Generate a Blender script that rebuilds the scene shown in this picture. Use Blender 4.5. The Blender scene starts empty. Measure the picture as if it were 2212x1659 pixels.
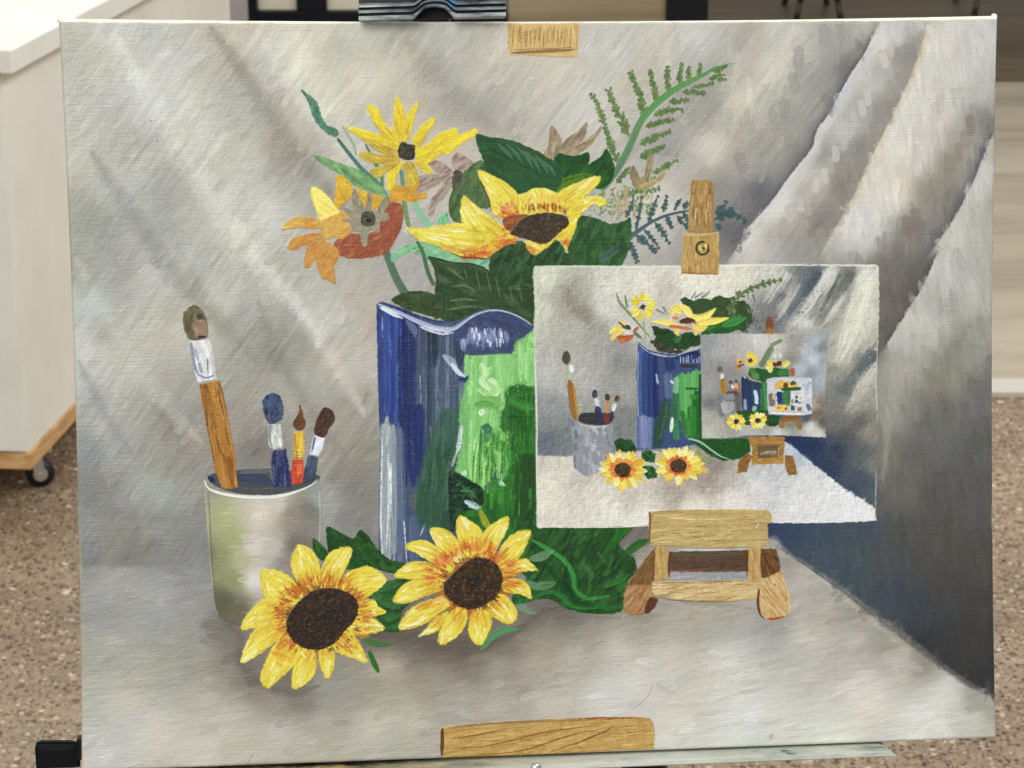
import bpy, bmesh, math, random
import numpy as np
from mathutils import Vector, Matrix
S=bpy.context.scene
# ------------------------------------------------------------ camera
CAM_H=1.35; PITCH=math.radians(18.0); FPX=4920.0; VWID,VHEI=2212.0,1659.0
cd=bpy.data.cameras.new('Camera'); cam=bpy.data.objects.new('Camera',cd); S.collection.objects.link(cam); S.camera=cam
cam.location=(0,0,CAM_H); cam.rotation_euler=(math.pi/2-PITCH,0,0)
cd.sensor_fit='HORIZONTAL'; cd.sensor_width=36.0; cd.lens=36.0*FPX/VWID; cd.clip_start=.05; cd.clip_end=60
cd.dof.use_dof=True; cd.dof.focus_distance=1.245; cd.dof.aperture_fstop=34.0
# ------------------------------------------------------------ light: a studio under ceiling panels, plus added fills
W=bpy.data.worlds.new('World'); S.world=W; W.use_nodes=True
bg=W.node_tree.nodes['Background']; bg.inputs[0].default_value=(1.0,1.0,.985,1); bg.inputs[1].default_value=.52
def area(name,loc,aim,sx,sy,power,colr=(.985,1.0,1.0)):
    l=bpy.data.lights.new(name,'AREA'); l.shape='RECTANGLE'; l.size=sx; l.size_y=sy; l.energy=power; l.color=colr
    o=bpy.data.objects.new(name,l); S.collection.objects.link(o); o.location=loc
    o.rotation_euler=(Vector(aim)-Vector(loc)).to_track_quat('-Z','Y').to_euler(); return o
area('ceiling_light_near',(-.5,-.9,2.7),(0,1.6,.6),1.2,.6,22)
area('ceiling_light_side',(1.3,1.0,2.9),(.2,1.8,.5),1.2,.5,17)
area('ceiling_light_far',(-1.0,5.4,3.0),(-.8,5.0,0),2.4,1.2,62)
area('fill_light_right',(1.9,3.4,2.9),(-.9,3.6,.3),2.0,.8,52)  # added fill, brightens the cabinet's right-hand side
area('fill_light_back',(-1.6,-2.2,2.6),(-.6,2.,.4),2.4,1.2,62)  # added soft fill behind the camera, lifts faces turned towards it
S.view_settings.view_transform='Standard'; S.view_settings.look='None'; S.view_settings.exposure=0; S.view_settings.gamma=1
S.view_settings.use_curve_mapping=False
S.render.engine='CYCLES'; S.cycles.max_bounces=6; S.cycles.diffuse_bounces=3; S.cycles.glossy_bounces=3; S.cycles.use_denoising=True
ALBEDO_K=1.0      # how bright a white card held at the canvas comes out

# ------------------------------------------------------------ measuring helpers: real points from sight lines
def ray(x,y):
    d=Vector(((x-VWID/2)/FPX, (VHEI/2-y)/FPX, -1.0)); d.rotate(cam.rotation_euler); return d
def on_z(x,y,z):
    d=ray(x,y); t=(z-CAM_H)/d.z; return Vector((0,0,CAM_H))+d*t
def on_y(x,y,Y):
    d=ray(x,y); t=Y/d.y; return Vector((0,0,CAM_H))+d*t
# ------------------------------------------------------------ object helpers
def link(o): S.collection.objects.link(o); return o
def empty(name,loc,label=None,cat=None,group=None,kind=None,parent=None):
    o=link(bpy.data.objects.new(name,None)); o.location=loc
    tag(o,label,cat,group,kind); o.empty_display_size=.05
    if parent: o.parent=parent
    return o
def tag(o,label=None,cat=None,group=None,kind=None):
    if label: o['label']=label
    if cat: o['category']=cat
    if group: o['group']=group
    if kind: o['kind']=kind
def obj(name,bm,mat,parent=None,smooth=False):
    """world-space bmesh -> object (kept at its parent's origin)"""
    me=bpy.data.meshes.new(name); bmesh.ops.recalc_face_normals(bm,faces=bm.faces); bm.to_mesh(me); bm.free()
    me.materials.append(mat); o=link(bpy.data.objects.new(name,me))
    if parent:
        o.parent=parent; me.transform(Matrix.Translation(-ploc(parent)))
    if smooth:
        for p in me.polygons: p.use_smooth=True
    return o
def ploc(p):
    v=Vector(p.location)
    while p.parent: p=p.parent; v+=Vector(p.location)
    return v
def box(bm,o,ax,ay,az,bev=0):
    """box from a corner o and three edge vectors"""
    o,ax,ay,az=map(Vector,(o,ax,ay,az))
    vs=[bm.verts.new(o+ax*i+ay*j+az*k) for i in (0,1) for j in (0,1) for k in (0,1)]
    fs=[(0,1,3,2),(4,6,7,5),(0,4,5,1),(2,3,7,6),(0,2,6,4),(1,5,7,3)]
    fa=[bm.faces.new([vs[i] for i in f]) for f in fs]
    if bev:
        es=set(e for f in fa for e in f.edges)
        bmesh.ops.bevel(bm,geom=list(es),offset=bev,segments=2,affect='EDGES',profile=.6)
def cyl(bm,a,b,r,r2=None,n=24):
    a,b=Vector(a),Vector(b); d=b-a; r2=r if r2 is None else r2
    m=Matrix.Translation((a+b)/2)@d.to_track_quat('Z','Y').to_matrix().to_4x4()
    bmesh.ops.create_cone(bm,cap_ends=True,segments=n,radius1=r,radius2=r2,depth=d.length,matrix=m)
def mat(name,colr,rough=.5,spec=.5,metal=0.):
    m=bpy.data.materials.new(name); m.use_nodes=True; b=m.node_tree.nodes['Principled BSDF']
    b.inputs['Base Color'].default_value=(*colr,1); b.inputs['Roughness'].default_value=rough; b.inputs['Metallic'].default_value=metal
    b.inputs['Specular IOR Level'].default_value=spec; return m
def nodes(m): return m.node_tree.nodes, m.node_tree.links, m.node_tree.nodes['Principled BSDF']
def noise(m,scale,detail=4,rough=.6,dist=0,coord='Object',stretch=None):
    N,L,b=nodes(m); tc=N.new('ShaderNodeTexCoord'); n=N.new('ShaderNodeTexNoise')
    n.inputs['Scale'].default_value=scale; n.inputs['Detail'].default_value=detail; n.inputs['Roughness'].default_value=rough; n.inputs['Distortion'].default_value=dist
    if stretch:
        mp=N.new('ShaderNodeMapping'); mp.inputs['Scale'].default_value=stretch; L.new(tc.outputs[coord],mp.inputs[0]); L.new(mp.outputs[0],n.inputs['Vector'])
    else: L.new(tc.outputs[coord],n.inputs['Vector'])
    return n
def ramp(m,src,stops):
    N,L,b=nodes(m); r=N.new('ShaderNodeValToRGB'); L.new(src,r.inputs[0]); e=r.color_ramp.elements
    while len(e)<len(stops): e.new(.5)
    for k,(p,c) in enumerate(stops): e[k].position=p; e[k].color=(*c,1)
    return r
def bump(m,src,strength,dist):
    N,L,b=nodes(m); bp=N.new('ShaderNodeBump'); bp.inputs['Strength'].default_value=strength; bp.inputs['Distance'].default_value=dist
    L.new(src,bp.inputs['Height']); L.new(bp.outputs[0],b.inputs['Normal'])
def lin(c):
    c=np.asarray(c,float)/255.; return tuple(np.where(c<=.04045,c/12.92,((c+.055)/1.055)**2.4))
# ============================================================ THE PAINTER
# A tiny oil painter: strokes and shapes are laid on a height + pigment field that later
# becomes real relief geometry on the canvas.  Hand-measured coordinates are given in
# several sketch frames and mapped onto the flat canvas.
QUAD = ((126.,39.5),(2156.,33.5),(2153.,1595.),(176.,1668.))
def _homog(src, dst):
    A=[]; b=[]
    for (x,y),(u,v) in zip(src,dst):
        A.append([x,y,1,0,0,0,-u*x,-u*y]); b.append(u)
        A.append([0,0,0,x,y,1,-v*x,-v*y]); b.append(v)
    h=np.linalg.solve(np.array(A,float),np.array(b,float))
    return np.append(h,1).reshape(3,3)
HV = _homog(QUAD, ((0,0),(1,0),(1,1),(0,1)))
PW, PH = 1560, 1240
BOW_L, BOW_R, BOW_T = 0.0052, 0.0050, 0.0060
def bow(u,v):
    """a stretched canvas draws its edges in between the corners"""
    k=4*v*(1-v)
    du = k*(BOW_L*(1-u)**3 - BOW_R*u**3)
    dv = 4*u*(1-u)*BOW_T*(1-v)**3
    return du,dv
def V2R(p):
    p=np.asarray(p,float).reshape(-1,2)
    q=np.c_[p,np.ones(len(p))]@HV.T
    u=q[:,0]/q[:,2]; v=q[:,1]/q[:,2]
    du,dv=bow(np.clip(u,0,1),np.clip(v,0,1))
    return np.c_[(u-du)*PW,(v-dv)*PH]
KV = PW/2003.0
def frame(ox,oy,s):
    def f(pts):
        return [(ox+x*s,oy+y*s) for x,y in pts]
    f.s=s; f.o=(ox,oy)
    return f
def tile(i,j): return frame(737.33*i,553.0*j,1/3.)
F1=frame(592.5,175.6,.20833); F2=frame(855.8,263.3,.2381); F3=frame(1206.9,109.7,.29755)
F4=frame(790.,625.4,.35715); G1=frame(1146.6,565.1,.34722); G2=frame(1481.3,702.2,.14881)
G3=frame(493.75,1086.3,.35714); G6=frame(1261.8,1086.3,.22322); VV=frame(0,0,1.)

rng=np.random.default_rng(7)
def smooth_noise(h,w,cell,seed):
    r=np.random.default_rng(seed); gh=int(h/cell)+3; gw=int(w/cell)+3
    g=r.standard_normal((gh,gw)).astype(np.float32)
    y=np.arange(h)/cell; x=np.arange(w)/cell
    yi=y.astype(int); xi=x.astype(int); fy=(y-yi)[:,None]; fx=(x-xi)[None,:]
    fy=fy*fy*(3-2*fy); fx=fx*fx*(3-2*fx)
    a=g[yi][:,xi]; b=g[yi][:,xi+1]; c=g[yi+1][:,xi]; d=g[yi+1][:,xi+1]
    return ((a*(1-fx)+b*fx)*(1-fy)+(c*(1-fx)+d*fx)*fy).astype(np.float32)

C=np.zeros((PH,PW,3),np.float32)          # pigment, display-referred 0..1
Z=np.zeros((PH,PW),np.float32)            # paint height in V units
ID=np.zeros((PH,PW),np.int32)
PARTS=[('painted_drapery',None,None)]     # (name, parent id, label)
def part(name,parent=None,label=None):
    PARTS.append((name,parent,label)); return len(PARTS)-1
N4=smooth_noise(PH,PW,4*KV*1.3,1); N10=smooth_noise(PH,PW,10*KV,2); N2=smooth_noise(PH,PW,2.2*KV,3)
def col(c):
    return np.asarray(c,np.float32)/255.
def catmull(p,closed,k=4):
    p=np.asarray(p,float); n=len(p); out=[]
    rg=range(n) if closed else range(n-1)
    for i in rg:
        if closed: a,b,c,d=p[(i-1)%n],p[i],p[(i+1)%n],p[(i+2)%n]
        else: a,b,c,d=p[max(i-1,0)],p[i],p[i+1],p[min(i+2,n-1)]
        for t in np.arange(k)/k:
            out.append(.5*((2*b)+(-a+c)*t+(2*a-5*b+4*c-d)*t*t+(-a+3*b-3*c+d)*t**3))
    if not closed: out.append(p[-1])
    return np.array(out)

class Mask:
    def __init__(s,y0,y1,x0,x1,a): s.y0,s.y1,s.x0,s.x1,s.a=y0,y1,x0,x1,a
def clipget(clip,y0,y1,x0,x1):
    if clip is None: return 1.
    out=np.zeros((y1-y0,x1-x0),np.float32)
    a0,a1=max(y0,clip.y0),min(y1,clip.y1); b0,b1=max(x0,clip.x0),min(x1,clip.x1)
    if a1>a0 and b1>b0: out[a0-y0:a1-y0,b0-x0:b1-x0]=clip.a[a0-clip.y0:a1-clip.y0,b0-clip.x0:b1-clip.x0]
    return out
def stroke(pts,w,c,c2=None,a=1.,br=.05,h=.5,id=None,soft=.25,tp=(.12,.3),dry=0.,clip=None,sm=True,keepz=.3,raw=False):
    """one brush stroke; w = half width (V units)"""
    p=np.asarray(pts,float) if raw else V2R(pts)
    if sm and len(p)>2: p=catmull(p,False,3)
    w=np.atleast_1d(w).astype(float)*KV
    if len(p)<2: return
    seg=np.hypot(*(p[1:]-p[:-1]).T); cum=np.r_[0,np.cumsum(seg)]; L=max(cum[-1],1e-3)
    wv=np.interp(cum/L,np.linspace(0,1,len(w)),w) if len(w)>1 else np.full(len(p),w[0])
    m=wv.max()*1.3+2
    x0=max(int(p[:,0].min()-m),0); x1=min(int(p[:,0].max()+m)+1,PW)
    y0=max(int(p[:,1].min()-m),0); y1=min(int(p[:,1].max()+m)+1,PH)
    if x1<=x0 or y1<=y0: return
    X=np.arange(x0,x1,dtype=np.float32)[None,:]+.5; Y=np.arange(y0,y1,dtype=np.float32)[:,None]+.5
    best=np.full((y1-y0,x1-x0),1e9,np.float32); S=np.zeros_like(best); D=np.zeros_like(best)
    for i in range(len(p)-1):
        ax,ay=p[i]; dx,dy=p[i+1]-p[i]; l2=dx*dx+dy*dy+1e-6; l=math.sqrt(l2)
        t=np.clip(((X-ax)*dx+(Y-ay)*dy)/l2,0,1)
        ex=X-ax-t*dx; ey=Y-ay-t*dy; d=np.sqrt(ex*ex+ey*ey)
        k=d<best
        best=np.where(k,d,best); S=np.where(k,(cum[i]+t*l)/L,S)
        D=np.where(k,np.where((dx*ey-dy*ex)>0,d,-d),D)
    W=np.interp(S,cum/L,wv).astype(np.float32)
    env=np.ones_like(W)
    if tp[0]>0: env*=np.clip(S/tp[0],0,1)**.5*.65+.35
    if tp[1]>0: env*=np.clip((1-S)/tp[1],0,1)**.5*.85+.15
    W=W*env+.15
    dn=D/W
    nb=rng.random((27,9),dtype=np.float32)*2-1
    q=np.clip((dn*.5+.5)*24+.7,0,25.99); qi=q.astype(int); qf=q-qi
    s=S*min(7,L/(W.max()*6+1)); si=np.clip(s.astype(int),0,7); sf=s-si
    B=(nb[qi,si]*(1-qf)+nb[qi+1,si]*qf)*(1-sf)+(nb[qi,si+1]*(1-qf)+nb[qi+1,si+1]*qf)*sf
    pxs=max(soft*1.0,.9/ max(W.max(),.9))
    al=np.clip((1-np.abs(dn)+B*.12)/pxs,0,1); al=al*al*(3-2*al)
    if dry>0: al=al*np.clip((B+1.2-dry*(.4+1.6*S)+N2[y0:y1,x0:x1]*.35)*1.6,0,1)
    al=al*a*clipget(clip,y0,y1,x0,x1)
    c=col(c); cc=c if c2 is None else c*(1-S[...,None])+col(c2)*S[...,None]
    cc=cc*(1+br*B[...,None])
    sl=(slice(y0,y1),slice(x0,x1))
    C[sl]=C[sl]*(1-al[...,None])+cc*al[...,None]
    ridge=B*.5+np.exp(-((np.abs(dn)-.8)/.16)**2)*.55+.35
    Z[sl]=Z[sl]*(1-al*(1-keepz))+al*h*ridge
    if id is not None:
        I=ID[sl]; I[al>.5]=id
def shape_mask(pts,sm=True,soft=1.2,wob=.6):
    p=V2R(pts)
    if sm: p=catmull(p,True,3)
    m=4+wob*3
    x0=max(int(p[:,0].min()-m),0); x1=min(int(p[:,0].max()+m)+1,PW)
    y0=max(int(p[:,1].min()-m),0); y1=min(int(p[:,1].max()+m)+1,PH)
    X=np.arange(x0,x1,dtype=np.float32)[None,:]+.5; Y=np.arange(y0,y1,dtype=np.float32)[:,None]+.5
    best=np.full((max(y1-y0,1),max(x1-x0,1)),1e9,np.float32); ins=np.zeros(best.shape,bool)
    n=len(p)
    for i in range(n):
        ax,ay=p[i]; bx,by=p[(i+1)%n]; dx,dy=bx-ax,by-ay; l2=dx*dx+dy*dy+1e-6
        t=np.clip(((X-ax)*dx+(Y-ay)*dy)/l2,0,1)
        best=np.minimum(best,(X-ax-t*dx)**2+(Y-ay-t*dy)**2)
        if abs(dy)>1e-9:
            cond=((ay>Y)!=(by>Y))&(X<(dx*(Y-ay)/dy+ax)); ins^=cond
    sd=np.sqrt(best); sd=np.where(ins,sd,-sd)+N4[y0:y0+best.shape[0],x0:x0+best.shape[1]]*wob*KV
    return Mask(y0,y1,x0,x1,np.clip(.5+sd/(soft*KV*1.5),0,1).astype(np.float32))
def fill(mask,c,a=1.,h=.4,id=None,var=.05,keepz=.15):
    sl=(slice(mask.y0,mask.y1),slice(mask.x0,mask.x1)); al=mask.a*a
    cc=col(c)*(1+var*(N4[sl]*.35+N10[sl]*.4)[...,None])
    C[sl]=C[sl]*(1-al[...,None])+cc*al[...,None]
    Z[sl]=Z[sl]*(1-al*(1-keepz))+al*h*(1+N4[sl]*.15)
    if id is not None:
        I=ID[sl]; I[mask.a>.5]=id
def shape(pts,c,id=None,sm=True,soft=1.2,wob=.6,a=1.,h=.4,var=.05):
    m=shape_mask(pts,sm,soft,wob); fill(m,c,a,h,id,var); return m
def scatter(mask,n,L,w,ang,cols,jit=.04,a=.8,h=.5,br=.08,bend=.15,id=None,dry=.3,spread=8):
    """n strokes inside a mask; ang in degrees (V space, y down) or a function of raster x,y"""
    ys,xs=np.nonzero(mask.a>.5)
    if len(ys)==0: return
    for k in rng.integers(0,len(ys),n):
        x=xs[k]+mask.x0; y=ys[k]+mask.y0
        an=math.radians((ang(x,y) if callable(ang) else ang)+rng.normal(0,spread))
        ll=L*KV*rng.uniform(.6,1.3)/2; dx,dy=math.cos(an)*ll,math.sin(an)*ll
        ox,oy=-dy*bend*rng.normal(),dx*bend*rng.normal()
        if cols=='self': cc=C[y,x]*255
        elif callable(cols): cc=cols(x,y)
        else: cc=np.asarray(cols[rng.integers(len(cols))],float)
        cc=np.clip(np.asarray(cc,float)*(1+rng.normal(0,jit)),0,255)
        stroke([(x-dx,y-dy),(x+ox,y+oy),(x+dx,y+dy)],w*rng.uniform(.6,1.3),cc,a=a,h=h,br=br,id=id,dry=dry*rng.uniform(.3,1.4),clip=mask,raw=True,sm=False)

def field(ctrl,y0,y1,x0,x1,p=3.2,aniso=0.,sig=18.):
    """colour field through hand picked control colours; ctrl = [(Vx,Vy,(r,g,b))]"""
    P=V2R([(a,b) for a,b,_ in ctrl]); K=np.array([c for *_,c in ctrl],np.float32)/255.
    st=4
    X,Y=np.meshgrid(np.arange(x0,x1+st,st),np.arange(y0,y1+st,st))
    num=np.zeros(X.shape+(3,),np.float32); den=np.zeros(X.shape,np.float32)
    for (px,py),k in zip(P,K):
        dx=X-px; dy=Y-py
        d2=dx*dx+dy*dy+sig**2
        w=d2**(-p/2); num+=w[...,None]*k; den+=w
    f=num/den[...,None]
    yy=(np.arange(y0,y1)-y0)/st; xx=(np.arange(x0,x1)-x0)/st
    yi=yy.astype(int); xi=xx.astype(int); fy=(yy-yi)[:,None,None]; fx=(xx-xi)[None,:,None]
    return (f[yi][:,xi]*(1-fy)*(1-fx)+f[yi][:,xi+1]*(1-fy)*fx+f[yi+1][:,xi]*fy*(1-fx)+f[yi+1][:,xi+1]*fy*fx).astype(np.float32)
def ctrl(fr,rows):
    return [fr([(x,y)])[0]+(c,) for x,y,c in rows]
def aniso(angle,cl,cs,seed):
    """streaky noise along an angle (degrees, y down), cells in V units"""
    a=math.radians(angle); cl*=KV; cs*=KV
    X,Y=np.meshgrid(np.arange(PW,dtype=np.float32),np.arange(PH,dtype=np.float32))
    U=(X*math.cos(a)+Y*math.sin(a))/cl+400; V=(-X*math.sin(a)+Y*math.cos(a))/cs+1500
    r=np.random.default_rng(seed); g=r.standard_normal((97,1031)).astype(np.float32)
    ui=np.floor(U).astype(int); vi=np.floor(V).astype(int); fu=U-ui; fv=V-vi
    fu=fu*fu*(3-2*fu); fv=fv*fv*(3-2*fv)
    ph=lambda i,j: g[i%97,(j+(i*37))%1031]
    return ((ph(ui,vi)*(1-fu)+ph(ui+1,vi)*fu)*(1-fv)+(ph(ui,vi+1)*(1-fu)+ph(ui+1,vi+1)*fu)*fv).astype(np.float32)
def shade(pts,w,c,side=1,a=.8,p=1.4,hard=2.5,clip=None,sm=True,tp=(.1,.15)):
    """glaze on one side of a line: hard at the line, fading away from it (side +1 = right hand of travel)"""
    q=V2R(pts); 
    if sm: q=catmull(q,False,3)
    w=np.atleast_1d(w).astype(float)*KV
    seg=np.hypot(*(q[1:]-q[:-1]).T); cum=np.r_[0,np.cumsum(seg)]; L=cum[-1]
    wv=np.interp(cum/L,np.linspace(0,1,len(w)),w) if len(w)>1 else np.full(len(q),w[0])
    m=wv.max()+3
    x0=max(int(q[:,0].min()-m),0); x1=min(int(q[:,0].max()+m)+1,PW); y0=max(int(q[:,1].min()-m),0); y1=min(int(q[:,1].max()+m)+1,PH)
    if x1<=x0 or y1<=y0: return
    X=np.arange(x0,x1,dtype=np.float32)[None,:]+.5; Y=np.arange(y0,y1,dtype=np.float32)[:,None]+.5
    best=np.full((y1-y0,x1-x0),1e9,np.float32); S=np.zeros_like(best); D=np.zeros_like(best)
    for i in range(len(q)-1):
        ax,ay=q[i]; dx,dy=q[i+1]-q[i]; l2=dx*dx+dy*dy+1e-6; l=math.sqrt(l2)
        t=np.clip(((X-ax)*dx+(Y-ay)*dy)/l2,0,1); ex=X-ax-t*dx; ey=Y-ay-t*dy; d=np.sqrt(ex*ex+ey*ey); k=d<best
        best=np.where(k,d,best); S=np.where(k,(cum[i]+t*l)/L,S); D=np.where(k,np.where((dx*ey-dy*ex)>0,d,-d),D)
    W=np.interp(S,cum/L,wv).astype(np.float32); D=D*side+N4[y0:y1,x0:x1]*.7*KV
    al=np.where(D>=0,np.clip(1-D/W,0,1)**p,np.clip(1+D/(hard*KV),0,1))
    al*=np.clip(S/max(tp[0],1e-3),0,1)*np.clip((1-S)/max(tp[1],1e-3),0,1)
    al=(al*a*clipget(clip,y0,y1,x0,x1))[...,None]
    sl=(slice(y0,y1),slice(x0,x1)); C[sl]=C[sl]*(1-al)+col(c)*al
# ------------------------------------------------------------ backdrop: drapery and table top
T00,T10,T20,T01,T11,T21,T02,T12,T22=[tile(i,j) for j in range(3) for i in range(3)]
ct=[]
ct+=ctrl(T00,[(450,200,(170,164,150)),(450,300,(165,160,145)),(750,180,(178,180,172)),(1000,200,(172,169,158)),(500,700,(170,168,156)),(700,500,(172,170,160)),
 (700,700,(163,160,150)),(900,900,(160,155,145)),(1000,500,(183,179,166)),(1200,700,(184,180,167)),(1100,900,(163,161,154)),(1300,900,(183,180,170)),
 (1500,600,(160,154,143)),(1750,700,(158,151,141)),(1800,950,(150,144,132)),(1600,1000,(174,169,159)),(2000,850,(168,158,146)),(800,1200,(168,166,155)),
 (1050,1300,(153,150,138)),(1200,1150,(155,154,146)),(600,1450,(143,143,128)),(1300,1300,(163,160,148)),(1100,1450,(150,152,145)),(1500,1250,(182,178,168)),
 (1700,1400,(185,183,174)),(1900,1050,(148,141,131)),(2050,1150,(156,149,138)),(1450,300,(168,156,138)),(1600,450,(166,154,138)),(1850,300,(200,194,166)),(1950,450,(202,196,168)),
 (2100,700,(192,186,164)),(2150,300,(176,170,152)),(1700,300,(182,174,164)),(1750,480,(176,167,156)),(480,1000,(172,168,150)),(900,650,(178,175,163)),(850,950,(165,160,150)),(1550,200,(176,166,148)),(480,1550,(150,152,140)),(1450,1400,(178,175,164))])
ct+=ctrl(T10,[(150,500,(188,182,160)),(450,250,(172,165,155)),(600,500,(163,156,144)),(750,650,(153,144,130)),(900,750,(158,148,134)),(1100,800,(160,152,140)),
 (1000,250,(182,175,158)),(850,500,(174,164,150)),(1400,500,(184,174,158)),(1300,650,(177,169,155)),(1700,300,(180,173,162)),(1600,700,(187,177,165)),(2100,250,(180,173,160)),
 (2100,950,(153,146,138)),(50,1000,(180,172,158)),(300,750,(174,167,153)),(700,950,(178,168,156)),(500,1100,(178,170,160)),(2150,1100,(168,160,150)),(700,200,(180,174,164)),
 (2050,1300,(190,180,168)),(1900,700,(172,165,155)),(60,200,(190,184,162)),(520,1200,(172,165,156)),(1250,950,(175,166,154))])
ct+=ctrl(T20,[(100,200,(184,176,165)),(400,250,(163,154,143)),(200,450,(160,153,143)),(150,650,(148,142,134)),(100,760,(152,145,134)),(400,650,(192,180,158)),
 (200,950,(190,178,160)),(600,450,(194,184,162)),(700,200,(180,172,160)),(900,250,(160,155,148)),(800,450,(154,149,141)),(950,600,(145,141,133)),(600,900,(150,146,138)),
 (400,1050,(154,149,141)),(700,800,(144,141,135)),(250,1250,(138,133,128)),(500,1250,(104,104,108)),(300,1500,(112,110,112)),(780,1000,(128,126,122)),(1050,450,(120,118,114)),(560,750,(166,160,148)),
 (700,330,(186,177,163)),(1700,250,(192,184,177)),(1800,500,(190,184,176)),(1650,750,(196,187,178)),(1500,1000,(198,190,180)),(1350,1300,(190,184,174)),(1200,1500,(186,178,168)),
 (1950,250,(184,178,174)),(1900,600,(168,162,155)),(1850,850,(148,140,131)),(1750,1050,(144,135,124)),(1650,1250,(132,123,112)),(1500,1500,(130,119,108)),(1600,900,(178,172,163)),
 (1980,800,(125,118,112)),(1950,1150,(172,167,160)),(1850,1500,(172,168,160)),(1780,1620,(172,166,158)),(1980,1450,(162,156,148)),
 (1350,250,(186,180,176)),(1200,550,(178,172,165)),(1050,850,(180,174,166)),(850,1150,(184,176,167)),(650,1350,(190,182,172)),(450,1600,(182,175,168)),
 (1450,350,(138,130,122)),(1300,700,(140,131,122)),(1150,950,(135,127,119)),(1050,1200,(128,120,112)),(900,1450,(130,122,114)),(750,1550,(148,142,134)),(1100,700,(165,158,150))])
ct+=ctrl(T01,[(550,100,(148,148,136)),(800,100,(150,146,134)),(1000,150,(174,169,159)),(1300,100,(161,161,153)),(1800,200,(165,160,148)),(2100,400,(180,173,163)),
 (560,350,(166,176,172)),(700,500,(158,150,136)),(900,500,(171,165,153)),(560,600,(180,182,174)),(800,700,(173,169,157)),(1050,900,(158,150,140)),(1100,1050,(142,133,123)),
 (600,950,(153,154,151)),(560,1250,(133,136,139)),(800,1250,(149,150,142)),(600,1500,(129,127,123)),(1200,1300,(143,136,126)),(1000,1500,(151,153,139)),(1600,500,(154,147,135)),
 (1750,600,(133,126,116)),(1700,800,(155,148,136)),(1500,1100,(150,142,130)),(1650,1250,(130,121,111)),(2100,1200,(148,142,131)),(2150,800,(165,158,146)),(1900,600,(148,142,130)),(1450,250,(170,168,158)),(2100,1600,(152,150,140)),(1250,500,(172,168,158)),
 (700,1100,(160,158,150)),(1900,850,(158,152,141)),(2150,1000,(152,145,134)),(520,800,(168,170,164))])
ct+=ctrl(T11,[(100,200,(167,157,143)),(100,700,(173,166,156)),(60,1000,(150,142,130)),(150,1300,(140,132,120)),(100,1500,(130,124,117)),(300,50,(160,152,142)),(520,100,(158,152,148)),(1300,150,(170,165,150)),(1300,1500,(120,115,105))])
ct+=ctrl(T21,[(1350,100,(118,110,104)),(1300,250,(108,101,95)),(1350,450,(105,98,92)),(1290,560,(110,102,96)),(1750,150,(174,168,160)),(1900,300,(168,162,154)),(1550,450,(182,175,167)),(1450,250,(98,92,88)),
 (1400,700,(166,159,149)),(1500,560,(176,170,161)),(1350,1000,(146,140,129)),(1330,1300,(122,116,107)),(1650,500,(174,168,159)),(1800,600,(146,142,135)),(1700,800,(134,131,124)),(1700,1000,(106,106,102)),
 (1850,1300,(95,95,94)),(1500,1300,(102,99,93)),(1900,1500,(94,90,87)),(1550,800,(158,153,144)),(1600,1050,(108,107,101)),(1950,500,(146,141,133)),(1950,900,(110,108,104)),(1400,1550,(112,106,98)),
 (1650,1550,(88,86,82)),(1500,1000,(142,137,128)),(1400,60,(120,112,106)),(1560,130,(104,98,94)),(1960,1200,(92,92,92)),(1290,1600,(98,96,94))])
ct_top=ct+ctrl(T22,[(700,100,(54,76,104)),(900,200,(62,80,100)),(900,300,(70,86,98)),(1100,300,(70,84,94)),(1300,300,(76,82,82)),(1700,300,(84,80,77)),(1900,800,(66,64,64)),(1500,600,(62,72,84)),(1800,1050,(62,62,62)),
 (1200,100,(66,80,100)),(1400,100,(82,82,78)),(1700,100,(88,83,79)),(1950,300,(82,78,76)),(1950,600,(72,70,69)),(1300,550,(68,80,92)),(1600,850,(58,60,64)),(1980,1100,(60,60,62)),(1600,150,(86,82,77)),
 (1650,500,(76,74,73)),(1000,420,(66,82,96)),(600,100,(48,66,102))])
ct_top+=ctrl(T02,[(550,100,(140,138,132)),(700,200,(133,131,125)),(1000,60,(143,143,134)),(1000,250,(130,128,123)),(550,300,(126,125,122)),(1250,200,(132,130,125)),(850,300,(124,123,120))])
ct_top+=ctrl(T12,[(100,50,(135,128,122)),(180,120,(132,126,120)),(1900,150,(112,108,102)),(1950,300,(128,122,116)),(1850,250,(120,115,110))])
ct_tab=ctrl(T02,[(600,380,(138,138,134)),(700,450,(150,150,145)),(1000,400,(142,142,140)),(1250,450,(138,138,136)),(1000,550,(158,157,150)),(1000,700,(148,146,139)),(700,650,(146,145,140)),(900,1000,(158,154,141)),(1250,650,(146,143,136)),(1300,900,(150,146,134)),
 (800,1250,(178,174,160)),(1000,1450,(186,181,169)),(1500,1000,(146,138,125)),(540,900,(150,150,138)),(600,1550,(182,178,170)),(700,900,(157,154,144)),(1450,750,(118,112,102)),(1550,950,(112,104,95)),
 (1650,1050,(120,112,102)),(1350,1200,(168,164,152)),(1800,1200,(150,142,130)),(2100,1150,(150,144,130)),(1800,1450,(176,172,165)),(2000,1500,(166,162,148)),(1300,1550,(184,180,168)),(1500,1350,(172,168,155)),(560,1200,(165,163,150)),(1550,1500,(176,170,154)),(2100,1400,(160,155,140)),
 (1850,1120,(112,104,96)),(1950,1180,(122,115,105))])
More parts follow.
